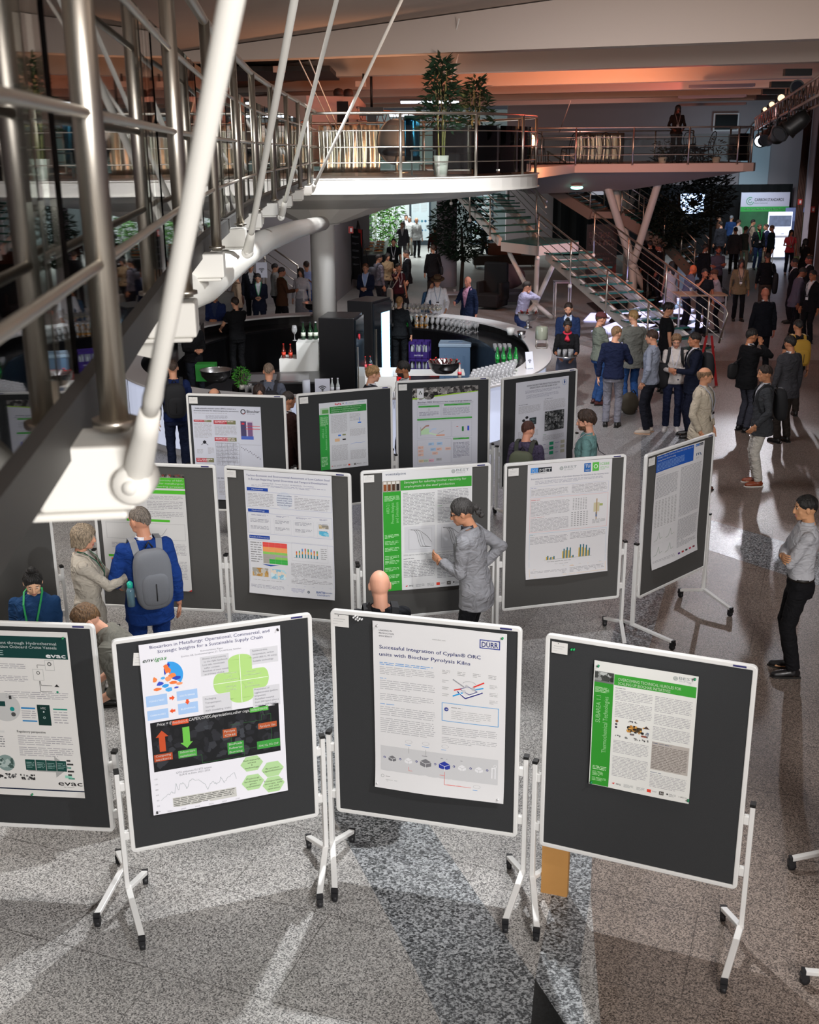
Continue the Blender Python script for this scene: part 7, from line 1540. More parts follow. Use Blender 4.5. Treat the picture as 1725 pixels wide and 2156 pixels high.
# group at the foot of the stair
person('man in a maroon cap, sage green pullover and jeans with crossed arms', hp(1265, 655, 1.80), -80, 1.78, style='short', cap='#5a2a2c', hc='#4a3828', skin='#d09478', top='pullover', tc='#757c70', bc='#2f4f80', shoe='#4a1f1a', lan='#3a5a4a', **XARM)
person('man in a navy cardigan and grey trousers seen from behind', hp(1297, 688, 1.78), -18, 1.80, style='short', hc='#8a6c4a', skin='#d8a284', top='pullover', loose=1, tc='#171f3a', bc='#75757e', hyaw=-30, near=1, **HOLD)
person('man in a grey tweed blazer and blue jeans seen from behind', hp(1336, 657, 1.84), 14, 1.88, style='short', hc='#9a7a4c', skin='#d8a284', tc='#6a6c66', bc='#2a4f86', pat=.25, pats=90, flare=.04, hyaw=10, L=(-.24, .24, 1.12))
person('man in a light blue shirt with a black tote over the shoulder', hp(1376, 694, 1.80), 62, 1.80, near=1, style='fringe', hc='#3a261a', skin='#cf9678', top='shirt', tc='#8e96a6', bc='#1b1d26', shoe='#c8bcae', sole='#c8a080', bag=('#101116', 1, .96), bagname='tote_bag', baglab='black tote bag of the man in the light blue shirt', bagsize=(.20, .22, .05), bagstrap='#101116', **POCK)
person('woman with curly light brown hair and glasses in a white blouse', hp(1426, 700, 1.72), 166, 1.72, fem=1, style='curly', hc='#8a6a4c', skin='#dea58a', top='shirt', tc='#cfc8c4', bc='#1a2038', glasses=1, shoe='#e0dcd8', sole='#e0dcd8', lan='#c8c8d0', hpitch=-22, pack='#17181c', packlab='small black pack of the woman in the white blouse', packh=.30, near=1, **PHONE)
person('man in a navy blazer with a black backpack facing the woman', hp(1466, 699, 1.80), 88, 1.80, style='short', hc='#1d1612', skin='#b87c5c', tc='#141a2c', ic='#d8d8dc', bc='#14182a', pack='#14151a', packlab='black backpack on the man in the navy blazer', **HOLDL)
person('man with dark curly hair in a black T-shirt on the last stair steps', hp(1407, 636, 1.82), -82, 1.80, style='curly', hc='#120e0c', skin='#c08a6c', top='tshirt', sleeve='short', tc='#0e0f12', bc='#121318', lan='#1a1a1e')
person('man in a black blazer holding a phone to his ear at right', hp(1583, 691, 1.80), -72, 1.80, style='short', hc='#1c1815', skin='#b57a58', tc='#101114', bc='#3c3e48', shoe='#0e0e12', lan='#b8bcd0', bag=('#0e0e10', -1, 1.0), bagname='messenger_bag', baglab='black messenger bag of the man on the phone', cross=1, **CHIN)
person('man in a charcoal suit seen from behind at right', hp(1667, 706, 1.80), 24, 1.80, style='short', hc='#17120f', skin='#b07858', tc='#3a3a3e', bc='#2c2622', flare=.04)
person('man with a yellow backpack over a black T-shirt', hp(1683, 672, 1.78), 6, 1.78, style='crop', hc='#1c1613', skin='#b07858', top='tshirt', sleeve='short', tc='#111214', bc='#2a2420', pack='#a8822a', packlab='yellow backpack on the man in a black T-shirt')
person('bald man in a dark navy suit walking away', hp(1613, 607, 1.82), 2, 1.84, style='bald', skin='#b8705a', tc='#10121a', bc='#101218', fL=.18, fR=-.12)
person('man in a mauve grey blazer bending forward at right', hp(1680, 566, 1.74), -96, 1.80, lean=10, style='short', hc='#1c1512', skin='#9a6048', tc='#5a5464', bc='#15151a', hpitch=-18)
person('man in a black suit with glasses at the far right', hp(1714, 570, 1.80), 120, 1.82, style='short', hc='#14100e', skin='#a86848', tc='#0f0f13', bc='#0f0f13', glasses=1, lan='#c0c0c8')
person('man in black with a white shirt collar near the right wall', hp(1706, 537, 1.80), 90, 1.80, style='crop', hc='#2a2220', skin='#9a4f40', tc='#101014', bc='#101014')
person('man with a black jacket and lanyard stepping left at right', hp(1676, 543, 1.80), 84, 1.80, style='short', hc='#14100e', skin='#8a5848', tc='#14141a', bc='#1c1c22')
person('woman in a beige blazer and black trousers facing the camera', hp(1562, 546, 1.72), 176, 1.74, fem=1, style='long', hc='#1f1512', skin='#b87860', tc='#7f6c52', ic='#c0a08c', bc='#0f0f14', lan='#2a3040', cut=1.0, flare=.04, fL=.1)
person('man in black with a jacket over his arm, seen from behind', hp(1618, 533, 1.78), -10, 1.80, style='crop', hc='#30241e', skin='#9a6048', top='pullover', tc='#0f0f13', bc='#4a3a32', bag=('#101114', 1, .9), baglab='black bag at the side of the man in black', bagsize=(.14, .30, .08))
person('woman in white with a dark green shoulder bag leaning on the table', hp(1519, 571, 1.62), 74, 1.68, fem=1, lean=16, style='curly', hc='#5a2f1c', skin='#c88a70', top='blouse', tc='#b0a5b0', bc='#141015', bag=('#20262a', 1, .98), baglab='dark green shoulder bag of the woman in white', bagsize=(.18, .20, .08), L=(-.05, .25, 1.42), curlL=1.1, hdL=(0, .1, 1))
person('man with a hand to his mouth behind the high table', hp(1485, 568, 1.72), 176, 1.76, style='short', hc='#15100e', skin='#b0664a', top='tshirt', sleeve='short', tc='#16151a', bc='#14141a', **CHIN)
person('bald man in a grey shirt leaning on the high table', hp(1448, 564, 1.66), -82, 1.76, lean=14, style='bald', skin='#c25c34', top='shirt', tc='#565464', bc='#15151c', R=(.16, .36, 1.12))  # red hall light is put into his skin colour
person('woman in a white sleeveless dress with dark hair seen from behind', hp(1416, 551, 1.66), 10, 1.68, fem=1, style='long', hc='#120e0e', skin='#8a5a48', top='dress', sleeve='none', tc='#a89c9c', bottom='skirt', bc='#a89c9c')
person('man in a dark suit standing beyond the high table', hp(1486, 513, 1.82), -60, 1.82, style='short', hc='#120e0c', skin='#8a5a44', tc='#0f1116', bc='#0f1116')
person('man in a mauve pullover with folded arms beyond the table', hp(1514, 518, 1.78), 178, 1.78, style='crop', hc='#3a2418', skin='#9a5238', top='pullover', tc='#4c4654', bc='#101014', beard='#4a2418', **XARM)
for i, (px, py, fa, la, kw) in enumerate((
    (1356, 499, -60, 'leftmost dark suited man at the high table behind the stair', dict(tc='#101014', skin='#7a4c3a')), (1370, 507, 4, 'middle dark suited man at the high table, back to the camera', dict(tc='#0f0f13', skin='#8a5642')), (1389, 513, 70, 'rightmost dark suited man at the high table behind the stair', dict(tc='#0f0f13', skin='#8a4f3c')),
    (1667, 484, 178, 'woman in a coral pink top with a badge at the sponsor stand', dict(fem=1, style='long', hc='#1c1210', tc='#e0505c', top='tshirt', sleeve='short', bc='#1c2338', skin='#c08464', lan='#c8b0b0', shoe='#c0b0a8', **HOLD)),
    (1615, 472, 96, 'man in a navy blazer and khaki trousers near the sponsor stand', dict(tc='#1c2340', bc='#97907e', hc='#2a1c14')), (1600, 473, -172, 'bearded man in a black pullover with a green lanyard', dict(top='pullover', tc='#101418', bc='#23385c', lan='#1fa04a', glasses=1, beard='#4a3020', hc='#4a3020')),
    (1586, 463, -86, 'man in a beige shirt with a pack at the sponsor stand', dict(top='shirt', tc='#948674', bc='#1c1c20', hc='#1a120e', pack='#1c1e22', packlab='dark backpack on the man in the beige shirt', packh=.38)), (1571, 477, -40, 'man in a dark vest over a white shirt', dict(top='vest', tc='#3a3f3a', ic='#c4c4c8', bc='#8a8c80', hc='#4a3424')),
    (1550, 479, -12, 'man in a brown grey jacket with his back to the camera', dict(tc='#3c383a', bc='#101014', hc='#2a1c18')), (1519, 467, 10, 'man in a dark grey jacket left of the brown jacket', dict(tc='#23242a', bc='#23242a', hc='#17110f')), (1541, 454, -30, 'grey haired man in a blue pullover in the back group', dict(top='pullover', tc='#26406e', bc='#1c2028', hc='#8a8a90', style='short')),
    (1559, 450, 170, 'woman in a black sleeveless top in the back group', dict(fem=1, top='tshirt', sleeve='none', tc='#101216', bc='#1c1c22', style='bun', hc='#1a1412', **HOLD)), (1556, 463, -60, 'man in a light shirt turned right in the back group', dict(top='shirt', tc='#b0aca8', bc='#1c1c22', hc='#3a2820')), (1516, 453, 60, 'man in a rust coloured shirt in the back group', dict(top='shirt', tc='#5a3a2c', bc='#1c1c22', hc='#2a1c18')),
    (1543, 444, -60, 'man in an ochre top at the rear of the back group', dict(top='pullover', tc='#7a6a4a', bc='#1c1c22', hc='#6a4a3c')), (1509, 437, -80, 'man in dark blue at the left rear of the back group', dict(tc='#141a2c', bc='#101218', hc='#1c1410')), (1627, 475, 96, 'person in dark green behind the navy blazer', dict(top='pullover', tc='#16282c', bc='#101418', hc='#5a4030')),
    (1469, 442, 176, 'man in black standing before the bright screen', dict(tc='#0d0f14', bc='#0d0f14', hc='#14100e')), (1697, 503, -60, 'woman with dark hair in a black dress near the right wall', dict(fem=1, style='long', hc='#0f0b0a', top='dress', sleeve='short', tc='#120f12', bottom='skirt', bc='#120f12', **PHONE)), (1458, 440, -160, 'second person in black before the bright screen', dict(tc='#0d0f14', bc='#0d0f14', hc='#14100e')))):
    kw.setdefault('skin', '#b98468'); kw.setdefault('hc', '#15100e'); kw.setdefault('bc', '#101014'); H_ = 1.70 if kw.get('fem') else 1.79
    person(la, hp(px, py, H_ - .02), fa, H_, **kw)
# around the bar
person('waitress in a black blouse with a red scarf carrying a tray of glasses', hp(1196, 672, 1.70), 172, 1.72, fem=1, style='bun', hc='#120e0d', skin='#8d5a40', top='blouse', sleeve='rolled', tc='#0f0f12', bc='#15151a', apron='#3a3d4a', scarf='#c01f3c', L=(-.12, .34, 1.04), R=(.14, .32, 1.06), hpitch=-22, near=1)
person('bearded man in a blue suit just behind the waitress', hp(1198, 637, 1.82), 168, 1.84, style='short', hc='#2c1f18', skin='#cf987c', tc='#1f2f52', ic='#b8c8e0', bc='#1f2f52', beard='#3a2820', hpitch=-18, **PHONE)
person('man in a checked lilac shirt leaning with a hand to his head', hp(1098, 600, 1.70), -74, 1.80, lean=12, style='short', hc='#241a15', skin='#c48a70', top='shirt', tc='#a09ab4', pat=.45, pats=120, bc='#2a3760', belt='#1a1410', **CHIN)
person('man in a white shirt, brown hat and sunglasses behind the bar', hp(921, 579, 1.80), 182, 1.78, style='crop', hat='#54412c', hc='#3a2a20', skin='#c88e6c', top='shirt', tc='#e8e8ea', bc='#3a3a40', glasses=1, lan='#9aa8b8', L=(-.20, .24, .98), R=(.20, .24, .98), hpitch=-16, near=1)
person('woman in a patterned blue dress behind the man in the hat', hp(908, 588, 1.66), 196, 1.66, fem=1, style='long', hc='#3a2a24', skin='#c88e6c', top='dress', sleeve='long', tc='#3a5a78', pat=.9, pats=24, bottom='skirt', bc='#3a5a78')
person('bald man in a navy blazer and pink shirt at the small table', hp(986, 581, 1.80), 140, 1.80, style='bald', skin='#d08a74', tc='#141e38', ic='#c490a8', bc='#1a2238', cut=1.0, **HOLD)
person('blonde barmaid in black seen from behind near the glowing fridge', hp(841, 623, 1.70), -6, 1.70, fem=1, style='pony', hc='#a07a4c', skin='#c89478', top='pullover', tc='#0e1216', bc='#0e1216')
person('barman in a black shirt working behind the bar at left', hp(495, 627, 1.76), 30, 1.78, style='short', hc='#2a1e18', skin='#c89478', top='shirt', sleeve='short', tc='#0f1013', bc='#0f1013', L=(-.22, .38, 1.05), R=(.16, .38, 1.02))
person('man in a navy suit preparing drinks at the bar left', hp(452, 613, 1.74), 176, 1.76, style='short', hc='#1a1310', skin='#b07a5c', tc='#16234a', ic='#2a3450', bc='#16234a', hpitch=-22, **PHONE)
person('man in a tan shirt with a bag strap near the bar', hp(496, 571, 1.80), 106, 1.80, style='short', hc='#3c2c22', skin='#c48c6e', top='shirt', tc='#a8937c', bc='#1c1e26', beard='#5a4030', bag=('#4a2a20', 1, 1.0), baglab='dark brown shoulder bag of the man in the tan shirt', cross=1)
person('man in a grey tweed blazer with his back to the camera at left', hp(470, 588, 1.82), 20, 1.84, style='bald', skin='#a87860', tc='#6a6a66', bc='#2a2a2e', flare=.04)
person('man in a dark suit standing behind the tan shirt', hp(527, 552, 1.80), 190, 1.80, style='short', hc='#120e0d', skin='#b8866a', tc='#171a22', ic='#b8bcc0', bc='#171a22')
person('man in a navy suit with glasses looking at his phone', hp(543, 575, 1.72), 184, 1.74, style='short', hc='#120e0d', skin='#c4947a', tc='#12182a', ic='#d0d8e0', bc='#12182a', glasses=1, lan='#2a8a5a', hpitch=-24, **PHONE)
person('man in a brown jacket with a green lanyard at the high table', hp(592, 564, 1.76), -70, 1.78, style='short', hc='#1c1411', skin='#a8745a', tc='#4a3020', ic='#3a5a4a', bc='#1c1a1e', lan='#2a9a5a', **HOLD)
person('woman with long dark hair behind the small white table', hp(633, 563, 1.68), 168, 1.68, fem=1, style='long', hc='#17110f', skin='#c08e74', top='blouse', tc='#b5b5bc', bottom='skirt', bc='#7f8088', hem=.2)
person('man in a light blue shirt with a tan leather satchel', hp(645, 551, 1.78), 12, 1.80, style='short', hc='#2c1f18', skin='#c48c70', top='shirt', tc='#96a8d8', bc='#2f4f88', belt='#4a2a18', bag=('#8a4f24', 1, .92), bagname='satchel', baglab='tan leather satchel of the man in the light blue shirt', cross=1, bagsize=(.17, .17, .05), bagstrap='#7a4420')
person('man half hidden behind the woman near the wifi sign', hp(578, 556, 1.72), -70, 1.74, style='short', hc='#120e0d', skin='#b8866a', top='shirt', tc='#9aa0a0', bc='#1c1c20', glasses=1)
for i, (px, py, fa, la, kw) in enumerate((
    (770, 556, 170, 'man in a navy jacket with glasses holding a folded sheet', dict(tc='#111a30', ic='#8aa4d0', hc='#5a3a20', glasses=1, lan='#b0c0d8', **PHONE)),
    (797, 536, -60, 'man in a grey shirt with a dark backpack in the crowd', dict(top='shirt', tc='#6a6670', bc='#24242c', pack='#34343c', packlab='dark grey backpack in the crowd behind the bar', packh=.4)),
    (816, 533, -150, 'person in a tan top between the backpack and the black shirt', dict(top='blouse', fem=1, style='bob', tc='#8a7458', bc='#1c1c20')),
    (829, 503, 176, 'tall man in a black polo with a badge', dict(top='shirt', sleeve='short', tc='#0f1013', lan='#b8b8c0')),
    (838, 555, -150, 'woman in a maroon top drinking, with a white tote', dict(fem=1, top='tshirt', sleeve='short', tc='#3f1822', lan='#a8a8b0', bag=('#a8a49c', 1, .84), bagname='tote_bag', baglab='white canvas tote bag hanging beside the glowing fridge', bagsize=(.15, .20, .05), **CHIN)),
    (857, 527, 96, 'grey haired man in a dark suit facing left', dict(tc='#0f1014', hc='#3a3634', **HOLD)), (912, 516, 10, 'man in a black suit walking away before the lilac column', dict(tc='#0f0f12', hc='#4a3a30', fL=.15, bag=('#121216', 1, .95), baglab='black bag of the man walking away')))):
    kw.setdefault('skin', '#b8866a'); kw.setdefault('hc', '#1c1613'); kw.setdefault('bc', '#121216'); H_ = 1.68 if kw.get('fem') else 1.80
    person(la, hp(px, py, H_ - .02), fa, H_, **kw)
for i, (px, py, y, fa, la, kw) in enumerate((
    (847, 459, 50, 180, 'man in a grey jacket photographing in the bright back hall', dict(tc='#4a4a50', bc='#6a6a6c', hc='#5a4030', **CHIN)), (855, 441, 55.5, 190, 'dark haired man in a black jacket in the back hall', dict(tc='#15151a')), (863, 443, 54, 150, 'grey haired man in a white shirt in the back hall', dict(top='shirt', tc='#c8c8c8', bc='#7a7870', hc='#8a8a8a')),
    (877, 445, 53, 200, 'bald man in a pale grey jacket in the back hall', dict(style='bald', tc='#a8a8a8', ic='#d8d8d8', bc='#15151a')), (916, 473, 47, 0, 'person in a dark red shirt half hidden by the lilac column', dict(top='shirt', tc='#5a3430')), (1019, 466, 50, -80, 'man in dark clothes striding behind the stair', dict(tc='#3a4458', bc='#1a2030', fL=.3, fR=-.25)),
    (1358, 441, 46, -70, 'person in pale grey on the far stair side', dict(top='shirt', tc='#6a6474', hc='#8a7a70')), (1384, 447, 45, 120, 'person in dark blue behind the far stair', dict(top='shirt', tc='#2a3450')))):
    kw.setdefault('skin', '#b8866a'); kw.setdefault('hc', '#1c1613'); kw.setdefault('bc', '#121216'); q = aty(px, py, y)
    person(la, (q.x, y), fa, 1.78, **kw)
# behind the back row boards
person('bald man in a dark blue top with a black backpack, standing at left', hp(362, 757, 1.80), 14, 1.80, near=1, style='crop', hc='#4a3a30', skin='#cf9678', top='pullover', tc='#122048', bc='#161f38', lan='#1a1a20', pack='#17181c', packlab='black backpack on the man in dark blue at left', packh=.50)
person('barman in black seated behind the counter at left', hp(402, 668, 1.72), -150, 1.76, style='short', hc='#17110f', skin='#c48c70', top='pullover', tc='#0f0f12', bc='#141820', **PHONE)
person('man with cropped hair in a grey shirt leaning on the bar', hp(565, 771, 1.72), 4, 1.76, near=1, style='crop', hc='#7a6858', skin='#cf9678', top='shirt', tc='#565b68', bc='#1c1e26', pack='#1c1c22', packlab='dark pack straps on the man leaning on the bar', packh=.34, lean=6)
person('woman with long brown hair behind the tall poster board', hp(545, 807, 1.66), -168, 1.66, fem=1, style='long', hc='#2a1a14', skin='#cf9a80', top='blouse', tc='#3a3a44', bc='#1c1e26')
person('man of whom only the balding crown shows above the back row', hp(451, 819, 1.68), 176, 1.70, style='ring', hc='#5a4a40', skin='#cf9678', tc='#23252c', bc='#1c1e26')
person('man in a brown leather jacket in the gap between two boards', hp(604, 823, 1.76), -52, 1.76, near=1, style='crop', hc='#3c332e', skin='#c48868', tc='#2f1a16', ic='#d0d0d4', bc='#1a1a20')
person('blond man in a grey jacket with white collar facing right', hp(783, 769, 1.80), -72, 1.80, near=1, style='fringe', hc='#a07c50', skin='#dba488', tc='#2c2e34', ic='#d8d8dc', bc='#1c1e26')
person('dark haired man in a white shirt smiling at the blond man', hp(851, 759, 1.80), 88, 1.80, near=1, style='short', hc='#15110f', skin='#a06a4a', top='shirt', tc='#c8c8cc', bc='#1c1e26', lan='#2a2a30', beard='#2a1c16')
# on the far balcony
person('woman with long dark hair leaning on the far balcony railing', (aty(1424, 300, 36.5).x, 36.55), 180, 1.72, z=DZ, fem=1, style='long', hc='#120e0d', skin='#5a3428', top='blouse', loose=1, tc='#17110f', bc='#14100f', hpitch=-22, L=(-.16, .22, 1.02), R=(.16, .22, 1.02), lan='#6a6060')
# ------------------------------------------------------------------ things on the balconies
def bamboo(lab, c, H, n, pot=True, seed=1, R=.42, grp=None, z0=.75):
    t = leafy('bamboo_plant', lab, 'plant', c, n, R, H - z0, .20, '#26402a', seed, False, (.14, .36) if pot else None, z0, True, grp)
    r = random.Random(seed)
    for k in range(5):
        a = k * 1.3; b = MB(); b.tube([(.05 * cos(a), .05 * sin(a), .30 if pot else 0), (.08 * cos(a), .08 * sin(a), H * .5), (.12 * cos(a + .5), .12 * sin(a + .5), H * .93)], [.012, .011, .006], mat('bamboo_cane', '#a8a468', .5), 6); b.build('cane', None, t)
    return t
q = aty(929, 372, 21.2); bamboo('tall bamboo plant in a white pot on the round balcony', (q.x, 21.2, DZ), 1.98, 620, True, 3, .42)
q = aty(1000, 372, 24.5); bamboo('second bamboo plant rising behind the dark sofa', (q.x, 24.5, DZ), 1.85, 480, True, 5, .42)
# wavy mirror foil wall
foil = mat('silver_foil', '#e0d8cc', .30, 1.0)
def foilwall(lab, x0, x1, y, z0, z1, wv, amp, m):
    b = MB(); n = int((x1 - x0) / .03); vs = []
    for j in range(9):
        for i in range(n + 1):
            x = x0 + (x1 - x0) * i / n; z = z0 + (z1 - z0) * j / 8; vs.append((x, y + amp * sin(x * wv + .25 * sin(z * 5)) + .03 * sin(x * wv * .37 + z * 2), z))
    b.add(vs, [(j * (n + 1) + i, j * (n + 1) + i + 1, (j + 1) * (n + 1) + i + 1, (j + 1) * (n + 1) + i) for j in range(8) for i in range(n)], m, True)
    o = b.build('foil_screen'); s_ = o.modifiers.new('t', 'SOLIDIFY'); s_.thickness = .01; return tag(o, lab, 'screen')
a = aty(672, 300, 25.6).x; c = aty(800, 300, 25.6).x
foilwall('wavy silver foil screen on the round balcony', a, c, 25.6, DZ, DZ + .98, 34, .035, foil)
foilwall('silver foil screen seen through the far balcony railing', aty(1215, 300, 40).x, aty(1315, 300, 40).x, 40, DZ, DZ + .95, 12, .10, foil)
t = thing('lounge_chair', 'dark high backed lounge chair on the round balcony', 'chair', (aty(835, 320, 24.6).x, 24.6, DZ), radians(20))
DKF = mat('dark_upholstery', '#23272e', .6); b = MB(); b.ell((0, 0, .62), (.42, .34, .46), DKF, 20, 14)
for i, v in enumerate(b.v):
    if v[1] < -.02: b.v[i] = (v[0], v[1] * .25 + .05, v[2])
b.build('shell', None, t); b = MB(); b.ell((0, -.08, .42), (.33, .30, .09), DKF, 16, 8); b.build('seat', None, t); b = MB(); b.tube([(0, 0, 0), (0, 0, .35)], .03, STEEL, 8); b.lathe([(.25, 0), (.25, .02), (.03, .04)], (0, 0, 0), STEEL, 18); b.build('base', None, t)
foilwall('deep blue reflective panel beside the lounge chair', aty(852, 320, 23.6).x, aty(872, 320, 23.6).x + .12, 23.9, DZ + .25, DZ + 1.12, 9, .05, mat('blue_mirror_foil', '#1f4f66', .12, 1.0))
def sofa(lab, c, rz, w_, d_, hexc, h=.42, back=.85, arms=True):
    t = thing('sofa', lab, 'sofa', c, rz); m = mat('sofa_cloth_' + hexc[1:], hexc, .8)
    b = MB(); b.box((0, 0, h * .6), (w_, d_, h * .7), m); b.build('seat', None, t, bevel=.03)
    if back: b = MB(); b.box((0, d_ / 2 - .08, back * .55), (w_, .18, back * .9), m); b.build('backrest', None, t, bevel=.03)
    if arms:
        for s_ in (-1, 1): b = MB(); b.box((s_ * (w_ / 2 - .07), 0, .33), (.14, d_, .5), m); b.build('armrest', None, t, bevel=.02)
    for x in (-1, 1):
        for y in (-1, 1): b = MB(); b.tube([(x * (w_ / 2 - .1), y * (d_ / 2 - .1), 0), (x * (w_ / 2 - .1), y * (d_ / 2 - .1), h * .3)], .02, STEEL, 6); b.build('leg', None, t)
    return t
sofa('dark brown sofa behind the railing of the round balcony', (aty(1000, 330, 22.8).x, 22.9, DZ), radians(12), 1.5, .75, '#231c1e')
t = thing('small_table', 'small dark square table beside the sofa on the balcony', 'table', (aty(892, 350, 22.3).x, 22.6, DZ)); TB = mat('dark_table', '#1c1816', .5)
b = MB(); b.box((0, 0, .45), (.5, .5, .03), TB); b.build('tabletop', None, t)
for x in (-.22, .22):
    for y in (-.22, .22): b = MB(); b.box((x, y, .22), (.03, .03, .44), TB); b.build('leg', None, t)
def bistro(lab, c, rz):
    t = thing('bistro_chair', lab, 'chair', c, rz, 'dark bentwood chairs on the far balcony'); m = mat('dark_bentwood', '#1c1512', .45)
    b = MB(); b.lathe([(.001, .44), (.20, .44), (.21, .455), (.20, .47), (.001, .475)], (0, 0, 0), m, 18); b.build('seat', None, t)
    b = MB(); b.tube([(-.18, .12, .45), (-.20, .20, .75), (-.12, .24, .90), (0, .25, .94), (.12, .24, .90), (.20, .20, .75), (.18, .12, .45)], .014, m, 7); b.tube([(-.10, .15, .47), (-.11, .21, .70), (0, .235, .80), (.11, .21, .70), (.10, .15, .47)], .010, m, 6); b.build('backrest', None, t)
    for x, y in ((-.15, -.14), (.15, -.14), (-.17, .14), (.17, .14)): b = MB(); b.tube([(x, y, .45), (x * 1.3, y * 1.35, 0)], [.016, .011], m, 6); b.build('leg', None, t)
    return t
for i, (px, y, rz, la) in enumerate(((1118, 37.5, 20, 'dark bentwood chair at the left end of the far balcony'), (1135, 38.2, 160, 'second dark bentwood chair at the left end of the far balcony'), (1196, 37.6, -70, 'dark bentwood chair left of the foil screen'), (1243, 38.0, 10, 'dark bentwood chair before the foil screen'), (1284, 37.6, 30, 'dark bentwood chair at the right of the foil screen'), (1455, 37.7, 10, 'dark bentwood chair right behind the leaning woman'), (1487, 37.2, -80, 'dark bentwood chair at the right of the leaning woman'))):
    if i == 0: pc = bistro(la, (aty(px, 330, y).x, y, DZ), radians(rz))
    else: copy_tree(pc, (aty(px, 330, y).x, y, DZ), radians(rz), la)
for px, y, la in ((1395, 36.8, 'low leafy plant left of the leaning woman'), (1508, 37.0, 'low leafy plant at the right end of the far balcony')):
    leafy('potted_plant', la, 'plant', (aty(px, 340, y).x, y, DZ), 120, .38, .55, .16, '#4a3a26', int(px), True, (.14, .18), .12)
# ------------------------------------------------------------------ hall furniture
def high_table(lab, px, py, h=1.1, w_=.7, d_=.7, hexc='#b5a294', rz=0.0, grp=None):
    q = at(px, py, h); t = thing('high_table', lab, 'table', (q.x, q.y, 0), rz, grp); m = mat('table_top_' + hexc[1:], hexc, .4)
    b = MB(); b.box((0, 0, h - .02), (w_, d_, .04), m); b.build('tabletop', None, t)
    for x in (-1, 1):
        for y in (-1, 1): b = MB(); b.box((x * (w_ / 2 - .03), y * (d_ / 2 - .03), (h - .04) / 2), (.035, .035, h - .04), mat('pale_metal_leg', '#b9b4b0', .4, .6)); b.build('leg', None, t)
    return t
high_table('high table with cups where four people lean together', 1474, 617, 1.1, 1.25, .8, '#a8856a'); high_table('small white high table before the tan satchel man', 622, 607, 1.1, .55, .55, '#c8c8cc'); high_table('small white high table beside the man in the pink shirt', 958, 616, 1.1, .6, .5, '#c8c4c8')
high_table('pale stool table under the stair landing', 1185, 592, 1.0, .5, .5, '#a8a8b0'); high_table('high table among the dark suited men behind the stair', 1372, 535, 1.1, .9, .6, '#4a4048')
high_table('high table with a laptop at the sponsor stand', 1645, 497, 1.1, .8, .6, '#c8c8d0')
q = at(1648, 492, 1.1); t = thing('laptop', 'open laptop on the sponsor table', 'laptop', (q.x, q.y, 1.1), radians(20)); b = MB(); b.box((0, 0, .01), (.36, .25, .02), STEEL); b.build('keyboard_base', None, t); b = MB(); b.box((0, .15, .14), (.36, .02, .26), STEEL, Matrix.Rotation(-.25, 3, 'X')); b.build('lid', None, t)
for px, py, la in ((1455, 612, 'white cup at the left of the high table'), (1484, 610, 'glass at the middle of the high table'), (623, 601, 'white cup on the small table before the satchel man'), (957, 615, 'white cup on the small table beside the man in pink')):
    q = at(px, py, 1.1); b = MB(); b.lathe([(.001, .002), (.028, .002), (.042, .075), (.038, .075), (.026, .008), (.001, .008)], (0, 0, 0), WB_, 12); o = b.build('cup'); o.location = (q.x, q.y, 1.10); tag(o, la, 'cup')
sofa('low grey bench sofa near the leaning man', (aty(1050, 640, 36.2).x, 36.4, 0), radians(5), 2.3, .9, '#3f3a40', .45, 0, False)
b = MB(); b.ell((0, 0, 0), (.62, .35, .42), mat('dusty_pink_cloth', '#6f5254', .9), 16, 10); o = b.build('beanbag'); o.location = (aty(1068, 590, 36.9).x, 37.2, .78); tag(o, 'dusty pink wing cushion on the grey bench sofa', 'cushion')
sofa('dark bench in the back hall behind the stair landing', (aty(1062, 535, 48).x, 48, 0), 0, 2.6, .9, '#33322f', .55, 0, False)
b = MB(); b.prism([(-.7, 0), (.7, 0), (.45, .3), (-.45, .3)], 0, .55, mat('brown_leather', '#6a3f2a', .6)); o = b.build('backrest_cushion'); o.location = (aty(1058, 520, 48).x + .1, 48.0, .45); tag(o, 'brown back cushion on the dark bench', 'cushion')
# silhouetted armchair person replaced by dark armchair
t = thing('wing_armchair', 'black wing armchair in the shade beside the bench sofa', 'chair', (aty(1035, 640, 35.2).x, 35.3, 0), radians(-30)); m = mat('black_upholstery', '#0c0b0d', .8)
b = MB(); b.box((0, 0, .28), (.8, .8, .4), m); b.build('seat', None, t, bevel=.05); b = MB(); b.box((0, .34, .85), (.8, .18, 1.1), m); b.build('backrest', None, t, bevel=.06)
for s_ in (-1, 1): b = MB(); b.box((s_ * .38, .1, .55), (.12, .6, .55), m); b.build('armrest', None, t, bevel=.04)
